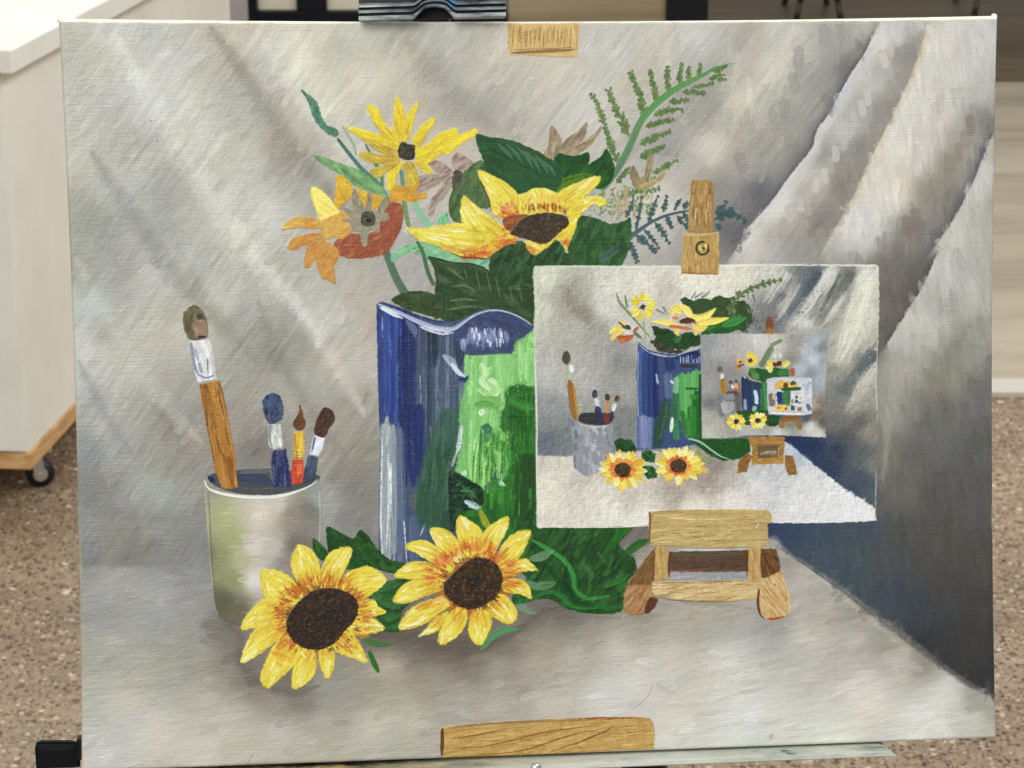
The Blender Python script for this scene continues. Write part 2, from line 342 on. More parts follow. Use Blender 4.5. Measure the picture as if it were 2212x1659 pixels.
ct_tab+=ctrl(T12,[(300,1000,(163,155,138)),(600,1100,(148,140,124)),(1000,1000,(157,149,131)),(1300,1000,(162,154,138)),(1500,950,(168,161,146)),(1900,1100,(194,188,178)),(200,1400,(178,172,157)),(500,1550,(164,159,145)),(450,1350,(172,166,150)),
 (600,850,(108,97,85)),(1000,850,(112,102,90)),(800,870,(100,90,80)),(1300,640,(112,107,100)),(1200,720,(120,112,102)),(1600,750,(148,141,127)),(1900,750,(160,154,142)),(400,800,(106,97,86)),(250,770,(100,92,82)),(900,950,(128,119,106)),(1300,850,(150,142,127)),(1800,900,(182,176,164)),
 (1400,1250,(180,172,158)),(1000,1250,(166,158,143)),(2100,1000,(188,182,170)),(2150,1400,(190,186,176)),(100,1150,(150,143,128)),(750,1250,(162,155,141)),(1700,1200,(192,186,176)),(1500,640,(118,112,104)),(1900,690,(138,132,120)),(1450,590,(100,96,92)),(100,1550,(168,164,152))])
ct_tab+=ctrl(T22,[(700,300,(150,146,140)),(900,500,(158,152,143)),(800,800,(180,174,162)),(300,1000,(190,186,175)),(1200,1200,(197,192,184)),(1600,1350,(208,208,201)),(1900,1350,(188,186,174)),(600,1450,(192,190,178)),(100,700,(160,154,141)),(600,700,(150,147,140)),
 (1100,800,(172,166,155)),(1400,1000,(180,174,165)),(1700,1200,(196,192,184)),(2000,1300,(150,148,140)),(300,650,(158,153,142)),(900,650,(166,160,150)),(1300,850,(150,145,135)),(1550,980,(140,136,126)),(1000,1450,(196,194,182)),(1980,1440,(172,172,160)),(400,1300,(200,198,188)),(1900,1200,(150,147,138)),
 (1100,700,(146,140,130)),(800,450,(168,162,152))])
full=(0,PH,0,PW)
top=field(ct_top,*full); tab=field(ct_tab,*full)
C[:]=top
# long soft folds of the hanging cloth, painted over the base
def fold(fr,pts,w,c,a=.75,soft=1.,c2=None,clip=None,br=.02):
    stroke(fr(pts),w,c,c2=c2,a=a,soft=soft,br=br,h=.15,tp=(.2,.3),keepz=1.,clip=clip)
# right hand creases: each is a dark side and a lit side meeting at a sharp line
cr1=[(1290,100),(1250,190),(1190,330),(1080,500),(960,720),(870,850),(835,970),(720,1110),(560,1330),(430,1470),(330,1640),(240,1760)]
shade(T20(cr1),[26,30,34,38,36,34,46,60,74,78,56],(98,96,97),1,.72,1.6,5)
shade(T20(cr1),[8,10,12,12,9,10,16,24,26,20],(86,86,92),1,.6,1.,4)
shade(T20(cr1),[46,46,40,30,26,30,36,44,46,40],(206,200,198),-1,.85,.9,2)
shade(T20([(1250,260),(1100,500),(980,700),(890,830)]),[12,16,14,8],(170,170,186),-1,.8,1.)
cr2=[(1600,120),(1540,350),(1430,620),(1300,880),(1200,1080),(1110,1280),(960,1540),(880,1700)]
shade(T20(cr2),[50,48,46,46,48,54,64,64],(138,131,123),1,.6,1.3,8)
shade(T20(cr2),[60,70,84,100,110,110,110,100],(212,204,194),-1,.8,.8,4)
shade(T20(cr2),[12,13,13,12,12,10,8,8],(192,168,132),-1,.7,.7,4)
cr3=[(2030,820),(1985,930),(1930,1060),(1880,1190),(1770,1400),(1650,1580),(1560,1700)]
shade(T20(cr3),[22,34,50,60,74,76,64],(94,95,101),1,.68,1.6,5)
shade(T20(cr3),[8,14,20,24,26,24,16],(82,86,96),1,.65,1.1,4)
shade(T20(cr3),[30,40,50,54,56,56],(188,183,175),-1,.8,.9,2)
cr4=[(1660,-40),(1610,80),(1560,200),(1500,290),(1440,390),(1370,500),(1285,630),(1270,660)]
shade(T21(cr4),[70,70,66,60,54,46,30],(96,90,85),1,.75,1.3,4)
shade(T21(cr4),[12,16,16,14,12,10],(74,70,68),1,.6,1.,2)
shade(T21(cr4),[60,64,66,60,56,50,40],(196,190,180),-1,.8,.8,2.5)
fold(T21,[(1480,520),(1410,700),(1350,950),(1320,1250),(1290,1500)],[26,26,22,16,10],(162,155,144),.5)
shade(T21([(1900,420),(1760,560),(1640,720),(1570,860),(1530,1100),(1500,1300),(1490,1500)]),[60,70,76,70,60,50,40],(100,99,95),-1,.3,1.2,40)
fold(T22,[(1750,20),(1740,200)],[6,6],(70,67,64),.4)
# left soft folds
LD,LM,LL=(138,132,120),(150,146,135),(200,196,184)
fold(VV,[(455,60),(520,150),(600,270),(680,380),(760,470)],[24,28,32,30,20],LD,.65)
fold(VV,[(200,330),(270,440),(360,570),(450,670),(560,790)],[26,32,34,32,24],(136,134,124),.6)
fold(VV,[(250,80),(330,220),(437,392),(560,560),(690,720)],[34,38,40,40,34],LL,.6)
fold(VV,[(560,70),(620,170),(700,280),(780,370)],[16,20,22,16],(194,188,174),.55)
fold(VV,[(165,560),(240,700),(340,850),(440,960)],[24,30,32,24],(180,180,171),.35)
fold(VV,[(400,560),(470,690),(540,800),(640,950)],[18,22,24,20],LM,.5)
fold(VV,[(560,650),(600,770),(680,900),(760,1000)],[20,24,26,20],(134,128,118),.5)
fold(VV,[(640,640),(720,780),(790,900)],[26,30,24],(190,184,173),.5)
fold(VV,[(330,870),(400,960),(420,1020)],[18,20,14],(138,130,120),.45)
fold(VV,[(170,780),(230,900),(300,1000)],[16,22,18],(128,131,134),.4)
fold(VV,[(180,1080),(300,1120),(430,1110)],[26,34,26],(128,126,121),.45)
fold(T10,[(420,250),(640,520),(900,760),(1050,850)],[38,40,36,24],(150,142,129),.5)
fold(T10,[(350,560),(700,600)],[20,20],(180,172,158),.3)
# table top area
tabpoly=[(150,1224),(440,1226),(500,1300),(560,1290),(700,1270),(1120,1290),(1240,1283),(1340,1290),(1380,1180),(1675,1160),(1700,1192),(1800,1256),(1874,1312),(1958,1373),(2041,1440),(2091,1475),(2200,1530),(2220,1760),(100,1760)]
TM=shape_mask(tabpoly,sm=False,soft=9,wob=1.6)
PID_TAB=part('painted_tabletop')
sl=(slice(TM.y0,TM.y1),slice(TM.x0,TM.x1))
C[sl]=C[sl]*(1-TM.a[...,None])+tab[sl]*TM.a[...,None]; ID[sl][TM.a>.5]=PID_TAB
fold(T22,[(600,215),(980,470),(1200,640),(1450,830),(1700,1010),(1850,1120),(2035,1200)],[2,4,5,9,10,12,14],(76,78,76),.55)
fold(T22,[(760,330),(1000,520),(1250,730),(1450,900)],[3,5,7,6],(176,168,156),.5)
fold(T12,[(50,780),(400,790),(620,860),(900,880),(1150,760),(1300,650),(1480,620)],[10,20,24,26,18,14,10],(98,89,79),.6)
fold(T12,[(1250,640),(1550,670),(1820,690)],[10,9,6],(120,114,104),.55)
fold(T02,[(1420,700),(1560,800),(1560,980),(1700,1100),(1880,1170),(2080,1120)],[8,14,16,16,14,12],(104,97,88),.55)
fold(T22,[(0,590),(300,600),(480,640)],[7,8,5],(140,134,118),.5)
fold(T22,[(460,700),(600,740),(720,700)],[7,7,6],(150,148,142),.6)
fold(T12,[(1960,600),(2150,600)],[8,8],(140,134,118),.5)
# ---- brush work over the backdrop
def tone(A,xs,ys,desat):
    Y=A@np.array([.3,.55,.15],np.float32); T=np.interp(Y*255,xs,ys)/255.
    A=A*(T/np.maximum(Y,1e-3))[...,None]; desat=(desat*np.clip((Y-.34)/.18,.55,1))[...,None]
    return (A*(1-desat)+(T[...,None]*np.array([.985,1.,.935],np.float32))*desat).astype(np.float32)
TX,TY=[0,60,90,110,130,150,165,180,195,210,255],[0,60,92,112,134,159,178,195,210,221,250]
_ta=np.zeros((PH,PW),np.float32); _ta[sl]=TM.a; C[:]=tone(C,TX,TY,.36-.20*_ta)
SRC=C.copy()
fullmask=Mask(0,PH,0,PW,np.ones((PH,PW),np.float32))
def bgang(x,y):
    u=x/PW; v=y/PH
    if TM.a[min(max(y-TM.y0,0),TM.a.shape[0]-1),min(max(x-TM.x0,0),TM.a.shape[1]-1)]>.5 and y>=TM.y0: return -12+rng.normal(0,14)
    if u<.62: 
        if v>.66: return -75+rng.normal(0,20)
        return -52+rng.normal(0,16)
    if u>.8: return 82+rng.normal(0,10)
    return -60+rng.normal(0,30)
def bgcol(x,y): return SRC[y,x]*255*(1+rng.normal(0,.012,3))
scatter(fullmask,2600,50,9.,bgang,bgcol,jit=.045,a=.6,h=.7,br=.035,dry=.7,bend=.12)
scatter(fullmask,2600,32,4.6,bgang,bgcol,jit=.036,a=.42,h=.7,br=.06,dry=.9,bend=.2)
_x=np.arange(PW)[None,:]/PW; _y=np.arange(PH)[:,None]/PH
wt=np.zeros((PH,PW),np.float32); wt[TM.y0:TM.y1,TM.x0:TM.x1]=TM.a
wr=np.clip((_x-.70-.10*(1-_y))/.12,0,1)*(1-wt); wl=(1-wr)*(1-wt)
k_=smooth_noise(PH,PW,70*KV,31)
n1=wl*(aniso(-52,70,7,11)*(1+k_*.5)+.6*aniso(-60,26,3,12))+wr*(aniso(83,60,9,13)+.7*aniso(78,28,3.2,14))+wt*(.6*aniso(-9,80,7,15)+.7*aniso(-16,30,3,16))
n2=wl*(aniso(0,26,2.2,17)*np.clip(1.1-_x*1.5,0,1)+.5*aniso(-35,12,1.6,18))+wr*aniso(85,16,1.6,19)+wt*(.7*aniso(-5,20,1.8,20)+.5*aniso(90,10,1.8,21))
C*=(1+.018*n1+.009*n2)[...,None]; Z+=.06*n1+.11*n2
hue=(smooth_noise(PH,PW,90*KV,71)+.6*aniso(-55,60,16,72))[...,None]; C*=1+hue*np.array([.008,.001,-.012],np.float32)
for k in range(420):   # crisp loaded strokes crossing the folds
    x=rng.uniform(170,1500); y=rng.uniform(60,1220)
    if rng.random()<.25: x,y=rng.uniform(190,2000),rng.uniform(1240,1600)
    q=V2R([(x,y)])[0]
    if not(2<q[0]<PW-2 and 2<q[1]<PH-2): continue
    intab=ID[int(q[1]),int(q[0])]==PID_TAB; an=math.radians(rng.normal(-14,12) if intab else rng.normal(-50,12) if x<1150 else rng.normal(-62,30)); L=rng.uniform(16,34)
    cc=SRC[int(q[1]),int(q[0])]*255*(1+rng.choice([-1,1],p=[.45,.55])*rng.uniform(.02,.07)); dx,dy=math.cos(an)*L/1.5,math.sin(an)*L/1.5
    stroke([(x-dx,y-dy),(x+rng.normal(0,2),y+rng.normal(0,2)),(x+dx,y+dy)],rng.uniform(4,9),cc,a=.42,h=1.3,br=.05,dry=.6,soft=.15,tp=(.05,.25))
# scalloped dabs down the folds on the right
def dabs(fr,pts,n,L,w,cols,ang,a=.7,h=1.):
    P=np.array(fr(pts)); d=np.r_[0,np.cumsum(np.hypot(*(P[1:]-P[:-1]).T))]
    for k in range(n):
        t=(k+.5)/n*d[-1]; x=np.interp(t,d,P[:,0])+rng.normal(0,2.5); y=np.interp(t,d,P[:,1])+rng.normal(0,2)
        an=math.radians(ang+rng.normal(0,7)); dx,dy=math.cos(an)*L/2,math.sin(an)*L/2
        cc=np.array(cols[rng.integers(len(cols))],float)*(1+rng.normal(0,.02))
        stroke([(x-dx,y-dy),(x-dx*.1+1.5,y),(x+dx,y+dy)],w*rng.uniform(.8,1.2),cc,a=a,h=h,br=.04,tp=(.05,.12),soft=.15)
dabs(T20,[(1400,220),(1280,440),(1210,600),(1150,720),(1050,880),(980,1020),(900,1170),(660,1430),(560,1560)],19,34,9,[(186,182,175),(196,192,185),(174,170,163)],80,.6,1.2)
dabs(T20,[(1480,420),(1400,560),(1330,680),(1230,850),(1180,1030),(1120,1180),(1040,1380),(860,1580)],15,36,10,[(150,143,136),(160,153,146),(142,135,128)],80,.32,.7)
dabs(T20,[(1720,420),(1700,620),(1600,800),(1540,960),(1480,1100)],10,42,10,[(190,188,182),(178,174,168),(196,190,184)],82,.4,.5)
dabs(T20,[(1900,700),(1850,850),(1800,950),(1700,1150),(1620,1350),(1400,1480)],11,42,11,[(140,131,121),(150,142,133),(128,120,110)],84,.5,.6)
dabs(T20,[(760,330),(740,480),(680,640),(570,830),(450,1000),(340,1080)],10,44,12,[(152,148,140),(160,155,147),(146,143,136)],84,.5,.6)
dabs(T20,[(880,200),(980,300),(900,520),(760,620)],7,46,13,[(156,152,146),(148,145,139)],82,.5,.6)
for k in range(70):   # vertical dabs of the lower right shadow
    x=rng.uniform(1900,2140); y=rng.uniform(700,1500)
    if (x-1675)*0.73+1165<y+20: continue
    p=V2R([(x,y)])[0]; cc=SRC[int(np.clip(p[1],0,PH-1)),int(np.clip(p[0],0,PW-1))]*255
    stroke([(x,y-24),(x+rng.normal(0,3),y),(x+rng.normal(0,4),y+24)],rng.uniform(7,12),cc*(1+rng.normal(0,.05)),a=.55,h=.6,tp=(.05,.15),dry=.4)
# fine scratches and impasto flecks
for k in range(420):
    x=rng.uniform(160,2140); y=rng.uniform(60,1640); p=V2R([(x,y)])[0]
    if not(0<p[0]<PW-1 and 0<p[1]<PH-1): continue
    cc=SRC[int(p[1]),int(p[0])]*255; an=math.radians(rng.normal(-50 if x<1500 else 85,30) if ID[int(p[1]),int(p[0])]==0 else rng.normal(-15,15)); L=rng.uniform(8,26)
    dx,dy=math.cos(an)*L,math.sin(an)*L
    stroke([(x,y),(x+dx*.5+rng.normal(0,2),y+dy*.5+rng.normal(0,2)),(x+dx,y+dy)],rng.uniform(.7,1.8),cc*rng.choice([1.09,1.06,.93]),a=.55,h=rng.uniform(.3,1.4),soft=.8)
# surface sheen in the upper middle, painted in as cream scrub
for k in range(260):
    x,y=[(rng.normal(655,38),rng.uniform(55,240)),(rng.normal(1080,90),rng.uniform(60,170)),(rng.uniform(1480,1720),0)][rng.integers(3)]
    if y==0: y=100+(1714-x)*.98+rng.normal(0,24)
    an=math.radians(rng.uniform(-80,80)); L=rng.uniform(6,22)
    stroke([(x,y),(x+math.cos(an)*L,y+math.sin(an)*L)],rng.uniform(2,5),(204,197,168),a=.28,h=.9,br=.06,dry=.9,soft=.5)
for (x,y) in [(1020,912),(978,785),]: stroke(T00([(x,y-3),(x,y+4)]),1.6,(40,36,34),a=1,h=1.5)
for (x,y) in [(1660,140),(1860,520)]: stroke(T01([(x,y-2),(x,y+3)]),1.2,(60,56,50),a=1,h=1.)
stroke(T22([(575,1440),(570,1490)]),[5,4],(125,140,80),a=.6,h=.6,dry=.9)
for (x,y) in [(330,1090),(420,1030)]: stroke(T22([(x-12,y+6),(x+12,y-14)]),[2,1.5],(110,108,98),a=.6,dry=1.2)
stroke(T12([(2020,1120),(1980,1200),(1880,1290)]),[1,1,.8],(120,112,100),a=.7,h=.6)
stroke(T02([(1640,1570),(1590,1650)]),[1,1],(110,104,94),a=.7)

# ------------------------------------------------------------ stems and ferns behind the flowers
def leaf(fr,pts,c,lab=None,sc=(30,22,4),cols=None,ang=-50,parent=None,name='painted_leaf',var=.08,vein=None,wob=.8,h=.8):
    i=part(name,parent,lab); m=shape(fr(pts),c,i,var=var,wob=wob,h=h)
    if cols is None: cols=[np.array(c)*.8,np.array(c)*1.18,np.array(c)]
    scatter(m,sc[0],sc[1],sc[2],ang,cols,a=.6,h=.9,br=.12,id=i)
    if vein: stroke(fr(vein),[1.2,1],np.array(c)*.6,a=.8,h=.2,id=i)
    return i,m
def stem(fr,pts,w,c,c2=None,lab=None,name='painted_stem',a=1.,h=1.,parent=None,br=.12):
    i=part(name,parent,lab); stroke(fr(pts),w,c,c2=c2,a=a,h=h,id=i,tp=(.02,.04),br=br); return i
FE=part('painted_fern',None,'bright green painted fern frond leaning right')
def frond(fr,pts,n,size,c,pid,c2=None,dots=True,thin=1.6,side=1.):
    P=np.array(fr(pts)); d=np.r_[0,np.cumsum(np.hypot(*(P[1:]-P[:-1]).T))]
    stroke(fr(pts),[thin*2.6,thin*2.,thin*1.2],c if c2 is None else c2,a=.85,h=.6,id=pid)
    for k in range(n):
        t=(k+.6)/n*d[-1]; x=np.interp(t,d,P[:,0]); y=np.interp(t,d,P[:,1])
        tx=np.interp(t+3,d,P[:,0])-x; ty=np.interp(t+3,d,P[:,1])-y; l=math.hypot(tx,ty)+1e-6; tx/=l; ty/=l
        s=size*(1-.45*k/n)*rng.uniform(.8,1.25)
        for sg in (-1,1):
            if rng.random()<.12: continue
            ex,ey=(tx*.75-sg*ty*.75),(ty*.75+sg*tx*.75)
            stroke([(x+ex*.5,y+ey*.5),(x+ex*s*1.3+rng.normal(0,1),y+ey*s*1.3+rng.normal(0,1))],[3.2,5.6,4.4],np.array(c)*rng.uniform(.85,1.12),a=.9,h=.9,id=pid,soft=.6,tp=(.1,.1))
fg=(98,124,70)
for pts,n,s in [([(430,820),(380,690),(330,540)],9,9),([(330,540),(285,390),(230,310)],6,8),([(510,620),(450,480),(390,380),(365,290)],11,11),([(625,480),(590,330),(550,240),(520,160)],12,9),
  ([(715,370),(690,270),(660,140)],9,8),([(795,310),(785,220),(790,120)],8,7),([(875,250),(878,170),(895,95)],6,6),([(935,210),(945,120)],4,6),([(1015,185),(1030,95)],4,5),
  ([(970,265),(1050,255),(1120,240)],5,5),([(900,300),(980,300),(1060,310)],6,6),([(800,370),(870,365),(940,355)],6,7),([(690,470),(800,430),(895,432)],8,7),([(630,550),(730,520),(830,500)],8,7),
  ([(590,680),(700,630),(800,590)],9,8),([(590,780),(680,730),(770,695)],8,8),([(680,890),(770,840),(860,800)],7,7),([(1090,205),(1200,172)],5,5),([(1110,145),(1160,140),(1215,105)],5,6),([(1150,210),(1210,208)],3,4),
  ([(560,1010),(620,960),(700,930)],4,7),([(440,1060),(560,1030),(730,1000)],7,8),([(420,960),(470,900),(520,850)],5,7)]:
    frond(F3,pts,int(n*1.25)+1,s,fg,FE)
stroke(F3([(310,1015),(400,900),(460,800),(520,680),(570,560),(620,470)]),[6,7.5,8.5,9,8.5,8],(92,124,96),c2=(92,140,88),a=.92,h=1.1,id=FE,tp=(.05,.0),br=.12)
stroke(F3([(610,490),(700,390),(800,310),(920,240),(1060,170),(1140,122),(1280,88)]),[8,8,7.5,6.5,5,2.5,.8],(88,150,84),c2=(96,150,80),a=1,h=1.2,id=FE,tp=(.0,.2),br=.1)
stroke(F3([(340,1000),(420,880),(470,790)]),[3,4,2],(84,120,110),a=.6,h=.8,id=FE,dry=.5)
for k in range(30):
    x=rng.uniform(250,700); y=rng.uniform(1000,1200); stroke(F3([(x,y),(x+rng.normal(0,12),y+rng.normal(0,16))]),rng.uniform(3,6),(206,198,182),a=.5,h=.8,dry=.8)
for k in range(190):   # leafy froth at the fern's foot
    x=rng.uniform(215,720); y=rng.uniform(985,1190)
    if x<360 and y<1010: continue
    stroke(F3([(x,y),(x+rng.normal(0,14),y+rng.normal(0,14))]),rng.uniform(2,4),[(106,136,72),(92,128,84),(124,150,96)][rng.integers(3)],a=.8,h=.9,id=FE,soft=.6)
sg=part('painted_dried_stem',None,'tan painted dried stalks below the fern')
for pts,w in [([(500,1000),(480,1210)],5),([(430,1010),(420,1160)],5),([(560,1120),(548,1230)],4),([(690,1010),(650,1150)],3),([(480,985),(478,1130)],6),([(398,1080),(380,1235)],4),([(450,1090),(430,1240)],7),([(530,1080),(480,1210)],3),([(630,1010),(600,1100)],4)]:
    stroke(F3(pts),[w*.6,w,w*.7],(172,156,122),a=.85,h=.7,id=sg)
br_=(142,126,92)
leaf(F3,[(540,835),(565,870),(590,930),(592,970),(560,1000),(525,950),(512,880)],br_,'brown painted dried bud beside the fern stem',(14,12,3),name='painted_dried_leaf',ang=80)
leaf(F3,[(640,785),(682,758),(672,880),(640,950),(605,960),(592,930),(625,890)],(150,135,100),'upright tan painted dried leaf under the fern',(14,14,3),name='painted_dried_leaf',ang=-75)
leaf(F3,[(555,1000),(600,965),(700,925),(765,885),(742,938),(650,995),(590,1010)],(160,145,98),'slanting tan painted dried leaf under the fern',(14,16,3),name='painted_dried_leaf',ang=-25)
FT=part('painted_fern',None,'dark teal painted fern frond behind the wooden post')
ftc=(66,92,92)
for pts,n,s in [([(650,1250),(690,1130),(722,1050)],6,6),([(560,1300),(590,1150),(602,1050)],5,6),([(490,1210),(530,1120),(545,1050)],4,6),([(760,1170),(770,1110),(785,1055)],4,6),([(840,1160),(860,1110),(885,1075)],4,5),([(912,1150),(925,1095)],3,5),
   ([(780,1200),(820,1285)],4,6),([(860,1200),(900,1250),(930,1290)],4,7),([(700,1250),(760,1330),(805,1400)],6,7),([(560,1340),(640,1400),(705,1465)],7,8),([(500,1380),(540,1450),(570,1530)],6,8),([(620,1300),(690,1380),(730,1440)],5,6),([(900,1170),(935,1230),(935,1300)],4,6),
   ([(1140,1180),(1200,1120),(1215,1095)],4,7),([(1130,1230),(1200,1180),(1260,1150)],6,8),([(1200,1180),(1290,1190),(1350,1240)],7,8),([(1140,1260),(1170,1290)],3,6),([(1150,1130),(1180,1230)],5,8)]:
    frond(F3,pts,n,s,ftc,FT)
stroke(F3([(290,1530),(420,1430),(560,1320),(680,1240),(800,1190),(945,1160)]),[9,9,6,4,3,2.4],(88,112,118),c2=(58,86,96),a=.95,h=1.,id=FT,tp=(.1,.05),br=.15)

stem(T10,[(250,1590),(290,1640),(300,1659),(350,1790),(420,1920),(455,2020)],[10,9,9,9.5,10,10],(86,118,98),(84,112,92),'thick grey green painted stem entering the vase')
stem(T10,[(470,1310),(520,1400),(580,1470)],[7,8,7],(126,186,142),None,'pale green painted stem left of the big sunflower',a=.85,br=.06)
lg=(124,178,136)
i,m=leaf(T10,[(330,1640),(420,1585),(520,1565),(640,1590),(720,1640),(900,1670),(1060,1690),(1060,1740),(860,1720),(700,1690),(560,1690),(480,1640),(380,1660),(330,1700)],lg,'pale mint green painted leaf loop under the big sunflower',(26,24,4),ang=-20)
leaf(T10,[(640,1400),(680,1375),(697,1410),(690,1440),(640,1460),(618,1440)],(110,186,128),'small pale green painted leaf tip',(8,10,2.5),ang=-80)
stem(T10,[(490,1565),(530,1640),(560,1759),(600,1850)],[3.5,4.5,5,4],(74,108,76),None,'thin dark green painted stem')
stem(T10,[(390,1100),(400,1200),(410,1330),(440,1480)],[5,5,6,5],(92,140,112),(124,146,84),'painted stem below the yellow daisy')
# teal bud and leaves, upper left
leaf(F1,[(280,95),(340,130),(430,200),(470,290),(500,390),(560,460),(640,490),(672,540),(640,580),(560,550),(450,450),(390,340),(350,210)],(78,126,102),'curled teal painted leaf at the far upper left',(26,18,3),ang=60)
stem(F1,[(655,595),(800,780),(930,930),(1080,1070),(1190,1240)],[3.5,4.2,5,6,5],(66,112,98),(88,142,118),'long teal painted stem slanting down right')
stem(F1,[(710,470),(790,600),(830,680),(850,770)],[2,3,3,2],(146,166,128),None,'thin pale painted grass blade')
stem(F1,[(945,650),(1040,840),(1110,960),(1118,1100)],[2,4.5,4.5,4],(86,130,92),None,'thin green painted grass blade')
leaf(F1,[(395,770),(500,780),(620,830),(800,890),(950,960),(1060,1060),(1150,1130),(1195,1240),(1100,1190),(960,1140),(850,1090),(700,990),(520,870)],(112,152,98),'long green painted leaf above the orange daisy',(30,30,4),ang=32)

# ------------------------------------------------------------ leaves of the bouquet
leaf(F2,[(780,350),(700,380),(620,450),(560,540),(500,640),(475,760),(500,870),(560,920),(620,900),(600,780),(650,700),(760,780),(870,760),(830,600),(760,480),(850,440)],(78,108,62),'olive green painted leaf behind the left petals',(60,34,6),ang=-65,cols=[(70,98,52),(88,122,74),(96,112,72),(60,84,48)])
i,m=leaf(F2,[(1905,238),(1950,320),(1980,420),(1960,520),(1880,600),(1800,600),(1850,510),(1700,530),(1500,640),(1440,660),(1480,500),(1600,450),(1750,380),(1860,310)],(38,88,36),'pointed dark green painted leaf at the upper right',(40,34,6),ang=-40)
scatter(m,10,30,5,-25,[(96,138,24),(70,120,26)],a=.0)
stroke(F2([(1400,620),(1520,560),(1640,520),(1800,470)]),[12,13,11,5],(104,140,22),a=.75,h=.8,id=i,clip=m,dry=.5)
i2,m=leaf(F2,[(1420,345),(1480,282),(1560,300),(1650,310),(1730,275),(1756,320),(1740,380),(1650,430),(1560,490),(1500,480),(1450,400)],(34,82,38),'small jagged dark green painted leaf',(28,24,5),ang=-30)
i,m=leaf(F2,[(725,113),(830,135),(960,150),(1100,190),(1220,240),(1330,290),(1430,350),(1490,420),(1512,480),(1480,580),(1400,680),(1250,640),(1150,660),(1080,640),(1000,560),(900,510),(820,460),(790,350),(740,230)],(44,86,48),'large dark green painted leaf above the big sunflower',(70,40,7),ang=25,cols=[(36,74,38),(52,98,56),(46,88,46),(40,84,52)])
for p in [[(920,200),(1000,270),(1060,340)],[(1000,205),(1090,290),(1150,380)],[(1090,230),(1180,310),(1240,420)],[(1170,270),(1260,360),(1310,470)],[(1250,300),(1340,390),(1380,480)],[(1330,350),(1410,430),(1440,500)]]:
    stroke(F2(p),[2,5,2],(78,122,92),a=.75,h=.8,id=i,clip=m)
stroke(F2([(740,140),(900,270),(1060,360),(1200,430),(1400,520)]),[.9,1,.8],(24,52,28),a=.8,h=.2,id=i,clip=m)
leaf(F2,[(1410,32),(1470,100),(1502,170),(1490,250),(1420,335),(1340,295),(1380,200),(1390,100)],(152,136,110),'tan painted dried leaf standing upright',(18,20,3.5),name='painted_dried_leaf',ang=-75)
leaf(F2,[(1722,0),(1732,60),(1690,170),(1600,225),(1500,262),(1505,200),(1560,140),(1650,90)],(148,132,106),'tan painted dried leaf in the middle of three',(16,22,3.5),name='painted_dried_leaf',ang=-45)
leaf(F2,[(1872,18),(1850,100),(1760,210),(1650,292),(1560,302),(1480,270),(1560,240),(1680,190),(1790,110)],(158,140,108),'long tan painted dried leaf touching the fern',(16,24,3.5),name='painted_dried_leaf',ang=-35)
# lilac brown dried flower
DF=part('painted_dried_flower',None,'brownish lilac painted dried flower beside the daisy')
for p in [[(285,350),(400,360),(500,430),(512,462),(420,475),(340,440)],[(210,490),(330,475),(480,470),(500,490),(400,560),(280,620),(160,655),(200,560)],[(288,842),(320,700),(400,600),(490,480),(510,560),(440,690),(370,750),(335,850)],[(540,275),(620,310),(700,372),(600,445),(540,450),(500,370)]]:
    m=shape(F2(p),(162,146,132),DF); scatter(m,20,18,2.4,-35,[(140,120,104),(176,160,148),(126,106,90)],a=.7,h=1.1,id=DF)
for p in [[(300,800),(400,650),(500,500)],[(180,600),(340,530),(490,480)],[(560,430),(640,370)]]: stroke(F2(p),1.2,(112,90,74),a=.8,h=.3,id=DF)
m=shape(F2([(520,460),(560,440),(605,470),(608,530),(560,560),(520,620),(505,560)]),(84,80,62),DF); scatter(m,10,10,2.5,-80,[(60,58,44),(104,100,80)],id=DF)
leaf(F2,[(1650,860),(1720,852),(1820,880),(1950,925),(2060,905),(2122,868),(2135,980),(2110,1150),(2020,1320),(1800,1320),(1600,1320),(1560,1200),(1560,1100),(1620,980)],(46,86,44),'dark green painted leaf under the right petals',(90,30,6),ang=-70,cols=[(36,74,36),(58,104,54),(44,88,48),(74,112,62)])
i,m=leaf(F2,[(850,1240),(900,1180),(990,1120),(1100,1080),(1170,1095),(1260,1215),(1440,1070),(1540,1175),(1610,1320),(1245,1330),(1245,1700),(900,1700),(850,1450)],(48,80,46),'deep green painted leaves under the big sunflower',(120,26,5),ang=-60,cols=[(38,68,36),(58,94,54),(66,104,62),(30,56,34)])
stroke(F3([(300,1525),(380,1470),(470,1400)]),[9,9,7],(78,104,108),a=.75,h=.8,dry=.6,id=FT)
leaf(T11,[(335,270),(440,230),(560,235),(620,270),(640,400),(560,385),(440,350),(350,310)],(56,78,44),'dark painted leaf sunk behind the vase rim',(20,20,5),ang=10)
i,m=leaf(T11,[(565,0),(720,42),(850,50),(960,95),(1060,190),(1150,180),(1245,150),(1245,460),(1150,400),(1050,370),(950,365),(850,405),(760,440),(650,410),(605,300),(612,150),(590,60)],(52,78,44),'broad ribbed dark green painted leaf over the vase rim',(120,26,5),ang=15,cols=[(42,64,36),(62,92,54),(76,104,66),(46,74,40)])
for p in [[(680,70),(740,110),(790,150)],[(790,70),(820,150)],[(870,90),(900,220)],[(940,100),(970,240)],[(1000,140),(1030,280)],[(1080,150),(1110,290)],[(1150,190),(1170,300)],[(720,200),(800,190),(880,240)],[(700,290),(800,280),(890,290)],[(680,350),(800,330),(880,330)]]:
    stroke(T11(p),[1.5,3.6,1.6],(104,128,88),a=.75,h=.9,id=i,clip=m)
stroke(T11([(570,5),(720,44),(850,52),(960,96)]),[1.5,2,1.5],(24,44,28),a=.8,h=.3,id=i)
stroke(T11([(606,60),(640,200),(700,300),(860,370)]),[.8,.9,.7],(30,48,28),a=.7,h=.2,id=i)

